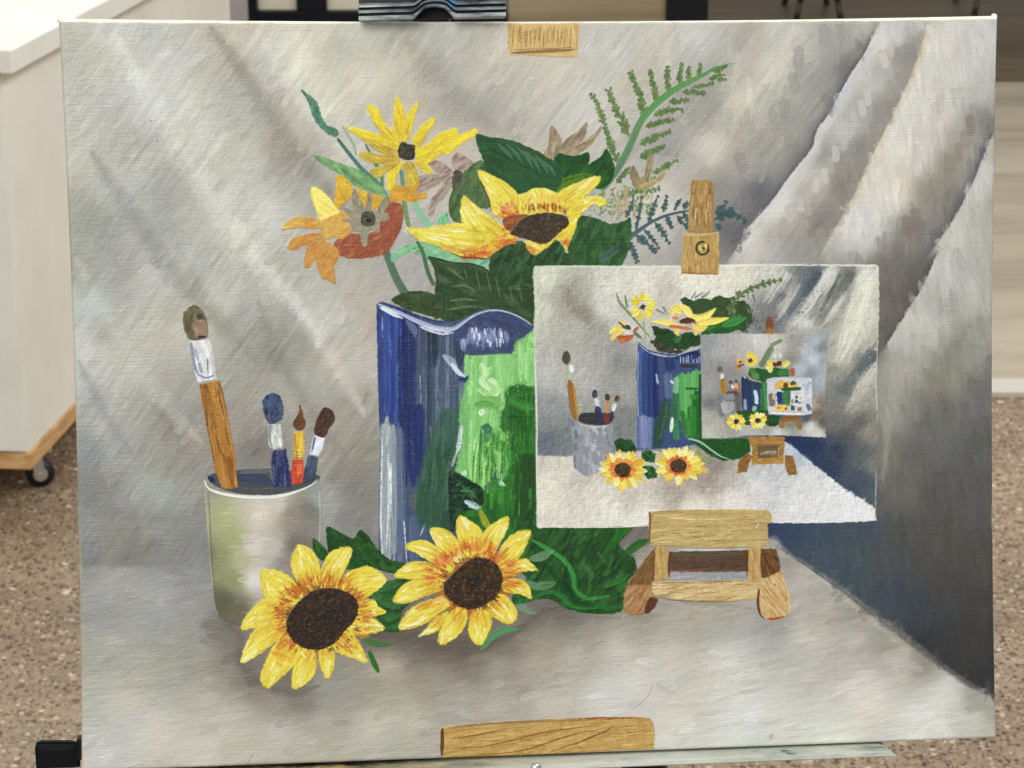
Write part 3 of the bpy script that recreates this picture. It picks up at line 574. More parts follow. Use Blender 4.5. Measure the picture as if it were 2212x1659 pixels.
# ------------------------------------------------------------ flowers
def petals(fr,center,plist,pid,pal,edge=(96,78,24),base_ext=.45,sw=2.6,n=16,outl=.55):
    """pal: base, mid, tip colours; each petal keeps an id of its own"""
    cx,cy=fr([center])[0]
    for j,pts in enumerate(plist):
        k=part('petal',pid,None); V=np.array(fr(pts)); d=np.hypot(V[:,0]-cx,V[:,1]-cy)
        o=np.argsort(d); b=V[o[:3]].mean(0); tip=V[o[-1]]
        m=shape([tuple(q) for q in V],pal[1],k,wob=.7,h=1.1,var=.06)
        if outl: 
            for q in range(len(V)):
                if rng.random()<.75: 
                    a_,b_=V[q],V[(q+1)%len(V)]; stroke([tuple(a_),tuple((a_+b_)/2+rng.normal(0,.5,2)),tuple(b_)],rng.uniform(.5,1.),edge,a=outl,h=.15,soft=.7,id=None)
        ax=tip-b; L=np.hypot(*ax)+1e-6; ax/=L; nx=np.array([-ax[1],ax[0]])
        off=(V-b)@nx; lo,hi=off.min(),off.max()
        inner=np.array(pal[0][rng.integers(len(pal[0]))],float); mid=np.array(pal[1],float); och=mid*np.array([.92,.82,.56]); side_=rng.choice([-1,1])
        W_=max(hi-lo,1.)/2; ctr=(hi+lo)/2
        nar=lambda t:1-.6*max(t-.45,0)/.55-.35*max(.25-t,0)/.25
        for s in range(int(n*1.6)):
            q=rng.uniform(-1,1); o_=ctr+q*W_*.88; t0=rng.uniform(.0,.7); t1=min(t0+rng.uniform(.18,.4),1.0)
            tip_=np.array(pal[2][rng.integers(len(pal[2]))],float); tm_=(t0+t1)/2
            c=mid+(tip_-mid)*np.clip(tm_*1.5-.35,0,1)
            if rng.random()<.34+.28*(q*side_>.2): c=c*.45+och*.55
            if tm_<.3: c=c*.5+inner*.3+och*.2
            c=c*rng.uniform(.94,1.05)
            stroke([tuple(b+ax*L*t0+nx*o_*nar(t0)),tuple(b+ax*L*tm_+nx*o_*nar(tm_)),tuple(b+ax*L*t1+nx*o_*nar(t1))],sw*rng.uniform(.45,1.05),c,a=.82,h=1.5,br=.06,clip=m,dry=.35,id=k)
        for s in range(int(n*base_ext)):
            q=rng.uniform(-1,1); o_=ctr+q*W_*.75; t0=rng.uniform(-.12,.1); t1=t0+rng.uniform(.15,.45)
            stroke([tuple(b+ax*L*t0+nx*o_*.8),tuple(b+ax*L*t1+nx*o_)],sw*rng.uniform(.35,.8),inner*rng.uniform(.85,1.1),c2=inner*.6+och*.4,a=.75,h=1.2,br=.12,clip=m,dry=.6,id=k)
        for s in range(max(2,n//6)):
            q=rng.uniform(-.6,.6); o_=ctr+q*W_; t0=rng.uniform(.35,.75); t1=t0+rng.uniform(.08,.22)
            stroke([tuple(b+ax*L*t0+nx*o_*nar(t0)),tuple(b+ax*L*t1+nx*o_*nar(t1))],sw*rng.uniform(.4,.9),np.array(pal[2][-1],float),a=.8,h=2.2,br=.05,clip=m,dry=.5,id=k)
        for s in range(max(1,n//9)):
            q=rng.uniform(-.8,.8); o_=ctr+q*W_; t0=rng.uniform(.05,.4); t1=t0+rng.uniform(.25,.4)
            stroke([tuple(b+ax*L*t0+nx*o_*nar(t0)),tuple(b+ax*L*t1+nx*o_*nar(t1))],.7,och*.72,a=.6,h=.2,clip=m,id=k)
def disc(fr,pts,pid,c=(62,48,34),hi=((92,70,48),(76,58,42)),lo=((40,32,26),(30,26,24)),n=80,eye=None,name='flower_disc',sz=2.2,eyer=9):
    k=part(name,pid,None); m=shape(fr(pts),c,k,wob=.9,h=1.3)
    scatter(m,n,6,sz,0,list(hi)+list(lo),a=.7,h=1.5,br=.15,id=k,spread=90,dry=.3)
    if eye:
        x,y=fr([eye])[0]
        for q in range(26): 
            a_=rng.uniform(0,6.28); r=rng.uniform(0,eyer); stroke([(x+math.cos(a_)*r,y+math.sin(a_)*r*.8),(x+math.cos(a_+.6)*r,y+math.sin(a_+.6)*r*.8+1)],2.4,[(34,36,36),(42,46,56),(28,32,26)][rng.integers(3)],a=.8,h=1.,id=k,clip=m)
    return k
# --- yellow daisy
D1=part('painted_daisy',None,'yellow painted daisy with a black centre')
yl=((190,160,60),(205,180,50)); ym=(224,202,46); yt=((234,214,60),(216,192,40),(238,222,84))
yp=[[(1270,168),(1320,220),(1360,400),(1350,600),(1290,620),(1240,500),(1240,280)],[(1500,203),(1490,260),(1450,380),(1430,500),(1380,620),(1335,600),(1355,400),(1430,270)],
[(1665,375),(1662,440),(1600,520),(1540,640),(1480,720),(1430,640),(1450,560),(1560,430)],[(2085,490),(2090,560),(1960,640),(1800,765),(1735,750),(1580,865),(1470,800),(1460,720),(1600,650),(1680,560),(1830,500),(1900,495),(1925,560)],
[(960,262),(1020,250),(1090,310),(1150,440),(1280,560),(1300,640),(1180,600),(1040,430)],[(745,470),(870,490),(1040,540),(1200,580),(1300,660),(1250,730),(1050,655),(880,580)],
[(1165,1100),(1190,920),(1280,840),(1345,850),(1280,960),(1220,1135)],[(1450,820),(1540,840),(1600,880),(1645,950),(1560,955),(1480,880)]]
petals(F1,(1370,730),yp,D1,(yl,ym,yt),edge=(190,160,40),outl=.4,n=14)
yp2=[[(900,588),(1020,610),(1150,670),(1280,720),(1280,795),(1150,760),(1000,680)],[(880,745),(1000,738),(1150,770),(1280,760),(1300,835),(1150,860),(950,830)],[(985,930),(1100,880),(1250,830),(1300,850),(1200,920),(1060,1005)],
[(1340,850),(1420,830),(1470,900),(1505,1050),(1470,1115),(1370,1080),(1360,950)]]
petals(F1,(1370,730),yp2,D1,(((150,124,70),(170,146,60)),(196,172,62),((214,190,60),(160,136,84),(226,206,58))),edge=(130,104,50),outl=.5,n=12)
for p in [[(1480,700),(1540,620),(1590,530)],[(1570,800),(1680,690),(1800,600)],[(1010,400),(1120,540),(1240,620)],[(1330,600),(1370,480)],[(1450,840),(1530,900),(1590,940)]]: stroke(F1(p),[1.5,3.5,1.5],(186,160,66),a=.7,h=.6,dry=.4)
disc(F1,[(1330,632),(1400,650),(1440,655),(1460,700),(1455,790),(1400,822),(1350,815),(1300,790),(1285,720),(1300,660)],D1,(64,60,46),((86,80,54),(74,68,50)),((34,36,44),(40,40,36)),40)
# orange patch under it
leaf(F1,[(1195,1165),(1270,1078),(1350,1090),(1430,1100),(1500,1050),(1500,1100),(1460,1160),(1575,1155),(1578,1212),(1500,1222),(1460,1255),(1350,1240),(1220,1255)],(198,148,46),'orange yellow painted bud beneath the daisy',(26,16,3.2),ang=-10,cols=[(220,170,56),(188,134,38),(212,158,44)],name='painted_bud')
# --- orange daisy, lower left
D2=part('painted_daisy',None,'drooping orange painted daisy with grey calyx')
petals(F1,(975,1430),[[(640,985),(720,990),(800,1070),(805,1200),(720,1270),(660,1330),(625,1230),(640,1080)],[(860,1120),(960,1150),(1120,1200),(1115,1270),(1000,1350),(900,1340),(850,1230)]],D2,(((190,130,40),),(208,168,48),((222,186,66),(236,206,90))),edge=(150,110,40),n=14)
k=part('petal',D2,'rusty red petal of the daisy'); rust=[(824,448),(838,437),(866,440),(871,465),(866,495),(852,520),(836,545),(802,556),(765,559),(728,549),(722,525),(748,505),(790,505),(815,495),(822,470)]
m=shape(VV(rust),(152,84,56),k,h=1.1); scatter(m,60,18,3.5,-40,[(164,94,60),(138,74,48),(142,70,44),(178,112,70)],a=.7,h=1.1,id=k)
stroke(VV([(840,548),(852,522),(868,492)]),[3,3,2],(108,84,50),a=.6,h=.6,clip=m,dry=.7)
stroke(VV([(770,450),(766,470),(775,490)]),[4,5,3],(150,78,50),a=.8,id=k)
petals(F1,(975,1430),[[(480,1560),(500,1420),(620,1370),(720,1340),(780,1420),(795,1500),(780,1580),(700,1640),(620,1620),(540,1640)],[(70,1540),(140,1450),(250,1405),(400,1418),(470,1460),(460,1530),(300,1520),(160,1530)]],D2,(((200,130,50),),(206,164,78),((228,202,110),(216,180,84))),edge=(170,110,40),n=18)
petals(VV,(795,473),[[(621,536),(632,515),(655,508),(690,503),(698,520),(680,532),(655,530),(640,540)],[(657,577),(660,545),(675,520),(700,515),(705,540),(685,560),(667,577)],[(726,613),(708,604),(694,600),(684,570),(682,545),(700,520),(735,545),(722,575)]],D2,(((190,104,50),),(196,144,70),((208,160,80),(188,132,62))),edge=(160,100,40),n=12)
petals(F1,(975,1430),[[(368,1130),(385,1100),(430,1095),(500,1140),(580,1220),(640,1300),(685,1365),(580,1400),(480,1450),(430,1330),(390,1230)]],D2,(((236,206,110),),(242,220,108),((250,234,130),(246,226,116))),edge=(170,130,40),n=22)
cx_=part('calyx',D2,'grey pointed calyx'); gc=(150,144,120)
m=shape(F1([(820,1330),(900,1350),(1000,1340),(1110,1350),(1190,1380),(1190,1440),(1090,1460),(1090,1560),(1030,1560),(985,1560),(960,1700),(915,1700),(880,1570),(800,1560),(790,1480),(680,1440),(790,1420),(700,1310),(790,1330)]),gc,cx_,h=.7,var=.05)
for p in [[(830,1110),(870,1180),(950,1350),(830,1350),(805,1220)],[(975,1150),(1020,1170),(1000,1340),(940,1340),(965,1240)],[(1150,1200),(1200,1240),(1130,1370),(1060,1350)]]:
    m2=shape(F1(p),(140,134,112),cx_,h=.8); scatter(m2,8,16,2,75,[(120,112,92),(160,154,132)],a=.6,id=cx_)
scatter(m,26,12,2.5,0,[(160,155,132),(138,132,110)],a=.5,id=cx_,spread=90)
disc(F1,[(900,1400),(920,1360),(975,1350),(1030,1370),(1050,1430),(1045,1480),(980,1505),(920,1490),(895,1450)],D2,(84,82,56),((104,100,66),(70,70,50)),((40,48,62),(34,38,52)),26,eye=(985,1450),eyer=6)

# --- big upper sunflower
S1=part('painted_sunflower',None,'large painted sunflower tilted over the vase rim')
p_up=[[(100,958),(250,965),(400,940),(540,920),(640,930),(740,980),(900,960),(1030,1000),(1085,1080),(990,1125),(880,1195),(830,1237),(720,1232),(600,1225),(480,1180),(330,1110),(200,1075),(130,1010)],
[(610,663),(680,720),(760,790),(850,850),(930,920),(1030,990),(1000,1060),(800,1090),(680,1050),(640,960),(588,900),(583,780)],
[(740,433),(820,460),(900,500),(1010,560),(1080,620),(1110,680),(1140,740),(1090,820),(1000,870),(930,872),(870,830),(850,720),(800,600),(750,510)],
[(1108,665),(1180,640),(1250,602),(1350,603),(1440,638),(1480,660),(1530,780),(1500,850),(1400,830),(1250,840),(1110,870),(1100,780)],
[(1857,500),(1830,570),(1750,640),(1690,690),(1620,740),(1570,800),(1500,760),(1460,660),(1500,620),(1600,570),(1700,530),(1800,492)],
[(1915,745),(1840,772),(1800,740),(1720,800),(1650,880),(1600,970),(1560,870),(1550,780),(1650,690),(1750,675),(1870,685)],
[(1650,870),(1620,980),(1580,1080),(1540,1167),(1500,1100),(1440,1050),(1480,980),(1570,920)],
[(1165,1090),(1250,1080),(1330,1100),(1450,1040),(1410,1110),(1330,1165),(1270,1207),(1220,1190)]]
petals(F2,(1320,960),p_up,S1,(((214,170,50),(222,120,40)),(224,210,78),((247,240,146),(236,220,66),(251,244,170),(222,206,60),(254,248,196))),edge=(120,96,30),n=26,sw=3.2,base_ext=.3)
# burnt orange shading of the petals
def dash(fr,pts,w,c,n,a=.7,sp=6,L=10,ang=90,id=None,h=.9,dry=.5):
    P=np.array(fr(pts)); d=np.r_[0,np.cumsum(np.hypot(*(P[1:]-P[:-1]).T))]
    for k in range(n):
        t=rng.uniform(0,d[-1]); x=np.interp(t,d,P[:,0])+rng.normal(0,sp*.4); y=np.interp(t,d,P[:,1])+rng.normal(0,sp*.4)
        an=math.radians(ang+rng.normal(0,12)); l=L*rng.uniform(.5,1.2)/2
        stroke([(x-math.cos(an)*l,y-math.sin(an)*l),(x+math.cos(an)*l,y+math.sin(an)*l)],w*rng.uniform(.6,1.3),np.array(c[rng.integers(len(c))])*rng.uniform(.92,1.08),a=a,h=h,dry=dry,id=id)
org=[(214,116,50),(224,140,60),(196,96,40)]
dash(F2,[(620,1180),(760,1140),(900,1110),(1050,1080),(1000,980)],4,org,48,sp=14,L=20,ang=-25)
dash(F2,[(640,1215),(760,1215),(840,1200)],4,[(190,84,36),(206,104,44)],18,sp=8,L=18,ang=-10)
dash(F2,[(420,1130),(560,1170),(650,1190)],3,[(214,168,74),(196,140,60)],16,sp=10,L=22,ang=15)
dash(F2,[(690,960),(750,1040),(860,1090)],5,[(206,186,44),(196,172,40),(224,206,60)],26,sp=18,L=18,ang=15)
dash(F2,[(930,790),(1000,790),(1090,770)],3.2,[(222,150,100),(214,120,76),(232,176,120)],24,sp=12,L=16,ang=75)
dash(F2,[(930,850),(1010,850),(1100,830)],3,[(206,92,44),(190,80,40)],20,sp=9,L=12,ang=40)
dash(F2,[(1110,750),(1200,720),(1320,700),(1440,720),(1540,760)],2.,[(214,150,60),(222,180,90)],44,sp=9,L=16,ang=88)
dash(F2,[(1110,800),(1200,790),(1320,780),(1440,785),(1560,820)],2.,[(176,98,40),(150,80,36),(130,70,34)],54,sp=6,L=16,ang=88)
dash(F2,[(1200,1130),(1240,1170),(1290,1180)],3,[(212,120,50)],12,sp=6,L=12,ang=30)
dash(F2,[(1520,1080),(1550,1110)],3,[(190,104,44)],8,sp=6,L=12,ang=-60)
dash(F2,[(1560,800),(1600,860),(1580,960),(1500,1030)],4,[(226,206,50),(214,190,44)],22,sp=10,L=22,ang=-55)
m=shape(F2([(965,900),(1020,858),(1120,840),(1200,850),(1130,910),(1050,985),(1000,975)]),(142,80,42),S1); scatter(m,24,12,2.5,-30,[(120,66,36),(164,100,54)],id=S1)
disc(F2,[(1033,1015),(1080,950),(1130,890),(1200,850),(1300,828),(1420,828),(1520,850),(1567,890),(1555,950),(1480,1010),(1400,1080),(1330,1112),(1250,1090),(1130,1050)],S1,(72,58,44),((92,74,56),(104,86,66)),((50,38,30),(40,32,28)),150,sz=1.8)
stroke(F2([(480,1180),(600,1228),(720,1236),(830,1240),(890,1195)]),[.8,1.4,1.6,1.6,1],(70,34,20),a=.85,h=.2)
stroke(F2([(745,500),(800,610),(850,730),(860,820)]),[.8,1.4,1.2,.8],(30,40,22),a=.7,h=.1)

exec_order='vase'
# ------------------------------------------------------------ the vase
VA=part('painted_vase',None,'blue and green painted vase with wavy rim')
vpoly=[(65,88),(95,72),(180,98),(300,148),(420,183),(500,193),(580,183),(640,150),(700,128),(780,120),(860,138),(940,168),(1010,215),(1014,420),(1024,700),(1034,1000),(1030,1460),(1020,1659),(80,1665),(80,1300),(86,900),(74,500)]
VM=shape(F4(vpoly),(70,86,112),VA,sm=False,wob=.5,h=.9)
V8=lambda pts,w,c,**k: stroke(F4(pts),w,c,clip=VM,id=VA,**{**dict(a=.93,h=1.4,br=.22,tp=(.1,.3),dry=.2,soft=.4),**k})
for x,w,c in [(95,13,(44,66,136)),(150,15,(38,58,132)),(200,13,(34,48,114)),(245,12,(34,44,98)),(290,12,(40,52,100)),(130,8,(58,82,146)),(180,6,(60,84,142))]:
    V8([(x,110),(x+3,400),(x+5,800)],w,c)
for x,w,c in [(340,14,(78,92,112)),(400,15,(72,86,106)),(460,15,(80,96,116)),(520,15,(76,92,112)),(565,11,(70,88,108)),(380,5,(56,66,84)),(490,5,(104,118,134)),(430,4,(110,124,140))]:
    V8([(x,220),(x+2,520),(x+2,980)],w,c)
for x,w,c in [(400,13,(48,58,78)),(420,8,(40,50,72)),(350,8,(62,74,98)),(560,12,(52,62,86)),(590,8,(44,54,84))]: V8([(x,220),(x,330),(x+2,470)],w,c)
for k in range(50):
    x=rng.uniform(80,590); y=rng.uniform(150,950); b=(x<310)
    V8([(x,y),(x+rng.normal(0,6),y+rng.uniform(60,220))],rng.uniform(1,3.6),[(60,86,160),(30,42,98),(84,110,170)][rng.integers(3)] if b else [(96,110,126),(60,76,96),(116,130,142)][rng.integers(3)],a=.7,dry=.6)
for x,w,c in [(235,12,(36,48,98)),(280,14,(34,50,108)),(325,13,(36,52,104))]: V8([(x,700),(x+5,950),(x+10,1190)],w,c,h=.9)
for x,w,c in [(190,11,(96,112,136)),(215,9,(84,100,128)),(200,10,(100,114,134))]: V8([(x,840),(x+3,1200),(x+12,1659)],w,c)
for x,w,c in [(105,11,(150,160,164)),(135,13,(160,170,172)),(165,9,(140,150,156)),(120,10,(148,158,160))]: V8([(x,820),(x+2,1200),(x+4,1659)],w,c)
V8([(130,765),(125,850),(115,950)],[3,10,12],(164,174,172)); 
V8([(100,900),(95,1150),(92,1400),(105,1655)],1.6,(222,230,232),h=2.); V8([(150,1050),(150,1250),(146,1390)],3.5,(206,214,214),h=2.,dry=.5); V8([(232,1400),(240,1520),(250,1659)],1.8,(196,206,214),h=1.6)
V8([(135,1000),(140,1200),(135,1380),(125,1560)],1.8,(214,222,224),h=1.8); 
V8([(300,1230),(295,1330)],13,(98,102,94)); V8([(205,1400),(215,1520)],8,(86,104,140))
for x,w,c in [(290,16,(84,98,124)),(340,14,(72,92,120)),(400,16,(70,92,106)),(460,14,(58,84,88))]: V8([(x,1380),(x+5,1500),(x+5,1659)],w,c)
V8([(330,1490),(350,1440),(372,1400)],1.4,(206,216,220))
gm=shape_mask(F4([(480,735),(590,750),(575,950),(530,1100),(515,1300),(505,1460),(400,1450),(322,1400),(318,1220),(365,980),(420,830)]),soft=9,wob=2)
fill(gm,(54,94,66),.9,id=VA); scatter(gm,60,70,5,97,[(48,86,60),(62,104,72),(44,80,64),(70,112,84)],a=.7,h=1.1,br=.12,id=VA,spread=4,bend=.05)
for x in (430,470,520,555): V8([(x,720),(x-2,820),(x-12,960)],9,(74,98,104),a=.5)
# light green half
lgm=shape_mask(F4([(605,400),(700,378),(880,385),(900,330),(960,290),(1014,262),(1020,610),(860,600),(850,690),(830,750),(820,860),(880,870),(870,1000),(760,1120),(700,1200),(640,1160),(545,1120),(560,1000),(575,750),(600,560)]),soft=5,wob=2)
fill(lgm,(132,194,112),1,h=1.2,id=VA)
scatter(lgm,150,60,5.5,92,[(138,202,118),(122,188,102),(150,212,132),(116,176,96)],a=.75,h=1.4,br=.1,id=VA,spread=4,bend=.06)
for x in (580,600,620): V8([(x,560),(x-5,800),(x-18,1080)],5,(112,172,104),a=.7)
dgm=shape_mask(F4([(862,592),(1016,592),(1032,760),(1036,1460),(560,1465),(540,1170),(640,1160),(720,1215),(800,1150),(870,1000),(884,865),(820,860),(822,752),(850,700)]),soft=5,wob=2)
fill(dgm,(44,112,40),1,h=1.2,id=VA)
scatter(dgm,170,60,6,92,[(40,104,36),(54,128,46),(36,92,34),(48,118,40)],a=.75,h=1.3,br=.12,id=VA,spread=5,bend=.06)
for x,c in [(930,(38,84,34)),(980,(40,82,36)),(1005,(38,76,34)),(960,(34,78,32))]: V8([(x,1000),(x,1200),(x-4,1440)],12,c)
V8([(870,660),(940,700),(1025,720)],[11,12,11],(58,130,52)); V8([(870,600),(940,625),(1010,610)],[9,11,9],(52,118,44)); V8([(860,770),(1020,775)],4,(34,84,34))
for x in range(868,1010,12): V8([(x,588),(x+rng.normal(0,3),640)],2,(40,98,34),a=.8)
dabs_=[([(700,650),(760,670),(840,690)],[12,14,10],(112,172,88)),([(660,700),(720,690),(800,720)],[8,10,8],(96,160,76)),([(740,560),(790,610),(760,640)],[14,14,8],(178,222,150)),([(700,450),(720,500),(770,500)],[9,10,6],(160,216,136)),([(720,640),(780,600)],[8,9],(150,208,124))]
for p,w,c in dabs_: V8(p,w,c,h=2.2,br=.12,a=.8,dry=.3)
V8([(735,820),(725,880),(725,925)],[16,17,14],(52,104,84),h=1.6); 
for k,x in enumerate(range(648,885,13)):   # combed impasto stripes
    c=[(66,140,52),(178,222,150),(88,168,64),(44,110,40)][k%4]
    if x<760: V8([(x+18,930),(x+4,1040),(x-2,1170)],2.2,c,h=2.,br=.05)
    else: V8([(x+6,850),(x-2,980),(x-10,1150)],2.4,[(70,150,50),(150,206,112),(54,124,42)][k%3],h=2.,br=.05)
V8([(690,950),(740,930),(730,970),(720,1180),(712,1210)],[2,3,3,3,2],(150,206,120),h=2.)
for x,y in [(770,1180),(820,1230),(760,1260)]: V8([(x,y-40),(x-3,y+70)],8,(66,146,52),a=.8)
V8([(690,735),(712,755)],[8,10],(218,236,196),h=3.); V8([(590,1100),(600,1125)],[6,6],(200,228,200),h=2.6); V8([(800,1160),(830,1180),(845,1185)],[5,6,4],(196,220,206),h=2.4)
kg=shape_mask(F4([(500,1110),(540,1100),(640,1160),(700,1200),(710,1290),(640,1330),(560,1350),(540,1450),(510,1450),(500,1300)]),soft=2)
fill(kg,(24,52,36),1,id=VA,h=1.4); scatter(kg,46,22,3,20,[(20,42,30),(40,84,52),(30,66,40),(60,120,70)],a=.8,h=1.8,id=VA,spread=30)
V8([(555,1340),(600,1390),(700,1390)],[8,10,8],(34,92,32)); V8([(600,1280),(650,1300),(700,1320)],[5,7,4],(176,206,206),h=2.4,dry=.4); V8([(570,1215),(640,1215)],[3,4],(60,124,84)); V8([(620,1310),(680,1330)],2,(206,224,220),h=2)
V8([(690,1335),(720,1400),(740,1440)],[6,9,9],(166,166,44),h=1.6)
V8([(582,825),(570,900),(560,960),(548,1000)],[3,5,6,4],(200,214,214),h=2.2); V8([(552,990),(535,1040),(520,1085)],[4,5,3],(152,170,160),h=2.2); V8([(555,1010),(540,1060),(515,1100)],1.4,(24,40,32),h=.4)
V8([(505,1060),(525,1100),(520,1130)],[3,4,3],(70,84,70),h=2)
for k in range(18):
    x=rng.uniform(615,1010); y=rng.uniform(400,1150); lt=lgm.a[min(max(int(V2R(F4([(x,y)]))[0][1])-lgm.y0,0),lgm.a.shape[0]-1),min(max(int(V2R(F4([(x,y)]))[0][0])-lgm.x0,0),lgm.a.shape[1]-1)]>.5
    V8([(x,y),(x+rng.normal(0,4),y+rng.uniform(40,140))],rng.uniform(.8,1.8),(182,226,158) if lt else (84,160,72),a=.6,h=1.6,dry=.7)
for k in range(60):
    x=rng.uniform(690,900); y=rng.uniform(820,1180); V8([(x,y),(x+rng.normal(-3,3),y+rng.uniform(50,130))],rng.uniform(2.6,5.5),[(74,150,60),(104,178,84),(54,124,44),(150,208,120),(44,104,38)][rng.integers(5)],a=.7,h=2.,dry=.5)
for k in range(34):
    x=rng.uniform(860,1010); y=rng.uniform(620,1400); V8([(x,y),(x+rng.normal(-2,3),y+rng.uniform(60,160))],rng.uniform(1.6,4.),[(74,146,60),(36,88,32),(60,130,50),(28,70,28)][rng.integers(4)],a=.65,h=1.8,dry=.6)
for p_,w_ in [([(640,520),(636,640)],2.4),([(700,560),(745,600)],5),([(760,470),(700,500)],3),([(930,330),(925,520)],2),([(980,320),(980,500)],1.8),([(660,900),(655,1010)],2),([(100,160),(105,300)],1.6),([(330,520),(335,700)],1.6)]: V8(p_,w_,(206,234,196) if p_[0][0]>600 else (150,170,206),a=.8,h=2.4,dry=.5)
for p_,w_,c_ in [([(640,430),(632,560),(628,700)],5,(156,214,136)),([(720,400),(715,520)],6,(166,222,146)),([(800,400),(800,560)],6,(150,212,130)),([(940,330),(935,560)],6,(154,214,134)),([(990,300),(985,560)],5,(130,192,108)),([(700,450),(730,500),(700,560),(760,620)],7,(196,232,172)),([(750,540),(790,570)],6,(208,236,184)),([(680,600),(720,640)],5,(190,228,166))]:
    V8(p_,w_,c_,h=2.4,a=.75,br=.15)
# rim
RI=part('rim',VA,'slate blue wavy rim with white highlights')
RM=shape(F4([(545,235),(600,195),(660,150),(720,128),(780,122),(860,138),(940,168),(1010,212),(1010,240),(925,300),(900,275),(885,380),(840,385),(620,395),(560,330),(535,290)]),(66,76,112),RI,h=1.1,wob=.8)
scatter(RM,30,30,4,30,[(54,64,98),(76,88,124),(60,70,100)],a=.7,id=RI)
for k in range(42):
    x=565+rng.uniform(0,300); y0=rng.uniform(228,285) if x>620 else rng.uniform(280,320)
    stroke(F4([(x,y0),(x+rng.normal(3,4),y0+rng.uniform(50,90))]),rng.uniform(3,6),[(150,162,192),(176,186,210),(132,144,178)][rng.integers(3)],c2=(104,116,154),a=.7,h=1.8,id=RI,clip=RM,dry=.5,br=.15)
for k in range(22):
    x=640+rng.uniform(0,220); y0=rng.uniform(220,330)
    stroke(F4([(x,y0),(x+rng.normal(3,4),y0+rng.uniform(20,45))]),rng.uniform(1.4,3.2),(216,222,236),a=.85,h=2.4,id=RI,clip=RM,dry=.4)
stroke(F4([(75,88),(140,118),(200,140),(330,200),(430,235),(520,240),(570,215),(640,165),(720,133),(800,126),(880,145),(950,178),(1006,216)]),[2,4,4,5.5,6,6,4,2.5,2,1.8,1.6,1.5,1.2],(176,188,212),a=.95,h=2.,id=RI,tp=(.01,.02),br=.12)
stroke(F4([(90,110),(130,125),(170,150),(225,175)]),[4,6,5,2],(222,228,232),a=.95,h=2.4,id=RI)
stroke(F4([(330,225),(400,245),(470,262),(530,262)]),[3,6,6,3],(210,216,230),a=.9,h=2.4,id=RI,dry=.3)
stroke(F4([(70,100),(90,80),(180,105),(300,155),(420,192),(540,192)]),[1,1.4,1.6,1.8,1.6,1.2],(38,48,104),a=.9,h=.4,id=RI)
stroke(F4([(245,185),(290,240),(300,290)]),[4,9,4],(112,126,158),a=.7,h=1.2,id=RI,clip=VM)
stroke(F4([(465,395),(520,440),(560,490)]),[3,11,4],(166,180,204),a=.9,h=2.,id=VA,dry=.3); stroke(F4([(520,450),(560,500),(600,525)]),[5,6,4],(206,216,228),a=.95,h=2.6,id=VA)
stroke(F4([(560,540),(600,550),(622,520)]),[3,5,4],(36,56,112),a=.9,h=1.4,id=VA); stroke(F4([(575,560),(585,600),(580,660)]),[7,5,2],(96,112,146),a=.7,id=VA)
stroke(F4([(70,130),(76,500),(85,850)]),[.8,.9,.8],(30,36,80),a=.7,h=.2)

# ------------------------------------------------------------ cup of brushes
CU=part('painted_cup',None,'pale grey painted cup with greenish left side')
m=shape(T01([(1345,1440),(1380,1410),(1540,1385),(1770,1374),(1900,1388),(2060,1418),(2060,1470),(1990,1510),(1750,1550),(1560,1540),(1420,1500)]),(76,82,86),CU,h=.6)
stroke(T01([(1540,1440),(1700,1450),(1760,1480)]),[13,16,12],(58,68,92),a=.8,h=.8,clip=m); stroke(T01([(1560,1400),(1750,1390),(1790,1400)]),[5,6,5],(104,108,104),a=.8,clip=m)
stroke(T01([(1350,1435),(1390,1465)]),[6,7],(34,44,74),a=.95,h=1.2,clip=m)
cb=[(440,1035),(450,1054),(480,1063),(520,1069),(600,1071),(650,1061),(692,1036),(695,1100),(690,1200),(682,1330),(600,1362),(530,1356),(492,1340),(470,1326),(461,1290),(453,1200),(446,1106)]
CM=shape(VV(cb),(160,154,140),CU,sm=False,h=.6)
cf=field([(446,1070,(150,152,136)),(446,1200,(128,126,102)),(470,1090,(160,164,124)),(490,1110,(166,170,120)),(480,1200,(148,152,106)),(505,1250,(146,150,106)),(480,1300,(112,110,84)),(515,1320,(120,118,92)),
 (530,1100,(178,172,152)),(560,1110,(196,188,172)),(600,1090,(184,178,166)),(550,1180,(190,184,176)),(550,1250,(196,192,186)),(590,1180,(176,170,162)),(630,1110,(150,140,124)),(640,1180,(132,120,108)),(620,1220,(150,142,132)),(670,1100,(134,130,118)),(675,1180,(128,120,110)),
 (690,1080,(150,158,150)),(690,1180,(152,158,156)),(570,1330,(176,172,164)),(640,1300,(120,112,100)),(500,1160,(160,164,116)),(520,1210,(168,168,134))],CM.y0,CM.y1,CM.x0,CM.x1,sig=8.)
cf=tone(cf,[0,80,120,150,175,195,255],[0,66,108,148,186,212,250],0.)
sl=(slice(CM.y0,CM.y1),slice(CM.x0,CM.x1)); C[sl]=C[sl]*(1-CM.a[...,None])+cf*CM.a[...,None]
cs=C.copy()
scatter(CM,420,30,2.,0,lambda x,y:cs[y,x]*255,jit=.075,a=.6,h=.7,br=.08,dry=.8,id=CU,spread=4)
stroke(VV([(441,1036),(447,1110),(454,1200),(462,1290),(470,1326),(492,1342)]),[1.2,1,1,1,1.2,1],(196,194,180),a=.5,h=.8)
stroke(VV([(451,1060),(458,1200),(467,1300)]),[1.2,1.6,1.2],(112,104,80),a=.7,h=.3)
stroke(VV([(472,1330),(500,1346),(520,1352)]),[3,4,3],(100,94,84),a=.6)
stroke(VV([(690,1060),(692,1120),(688,1200)]),[1.3,1.3,1],(196,204,202),a=.7,h=.8)
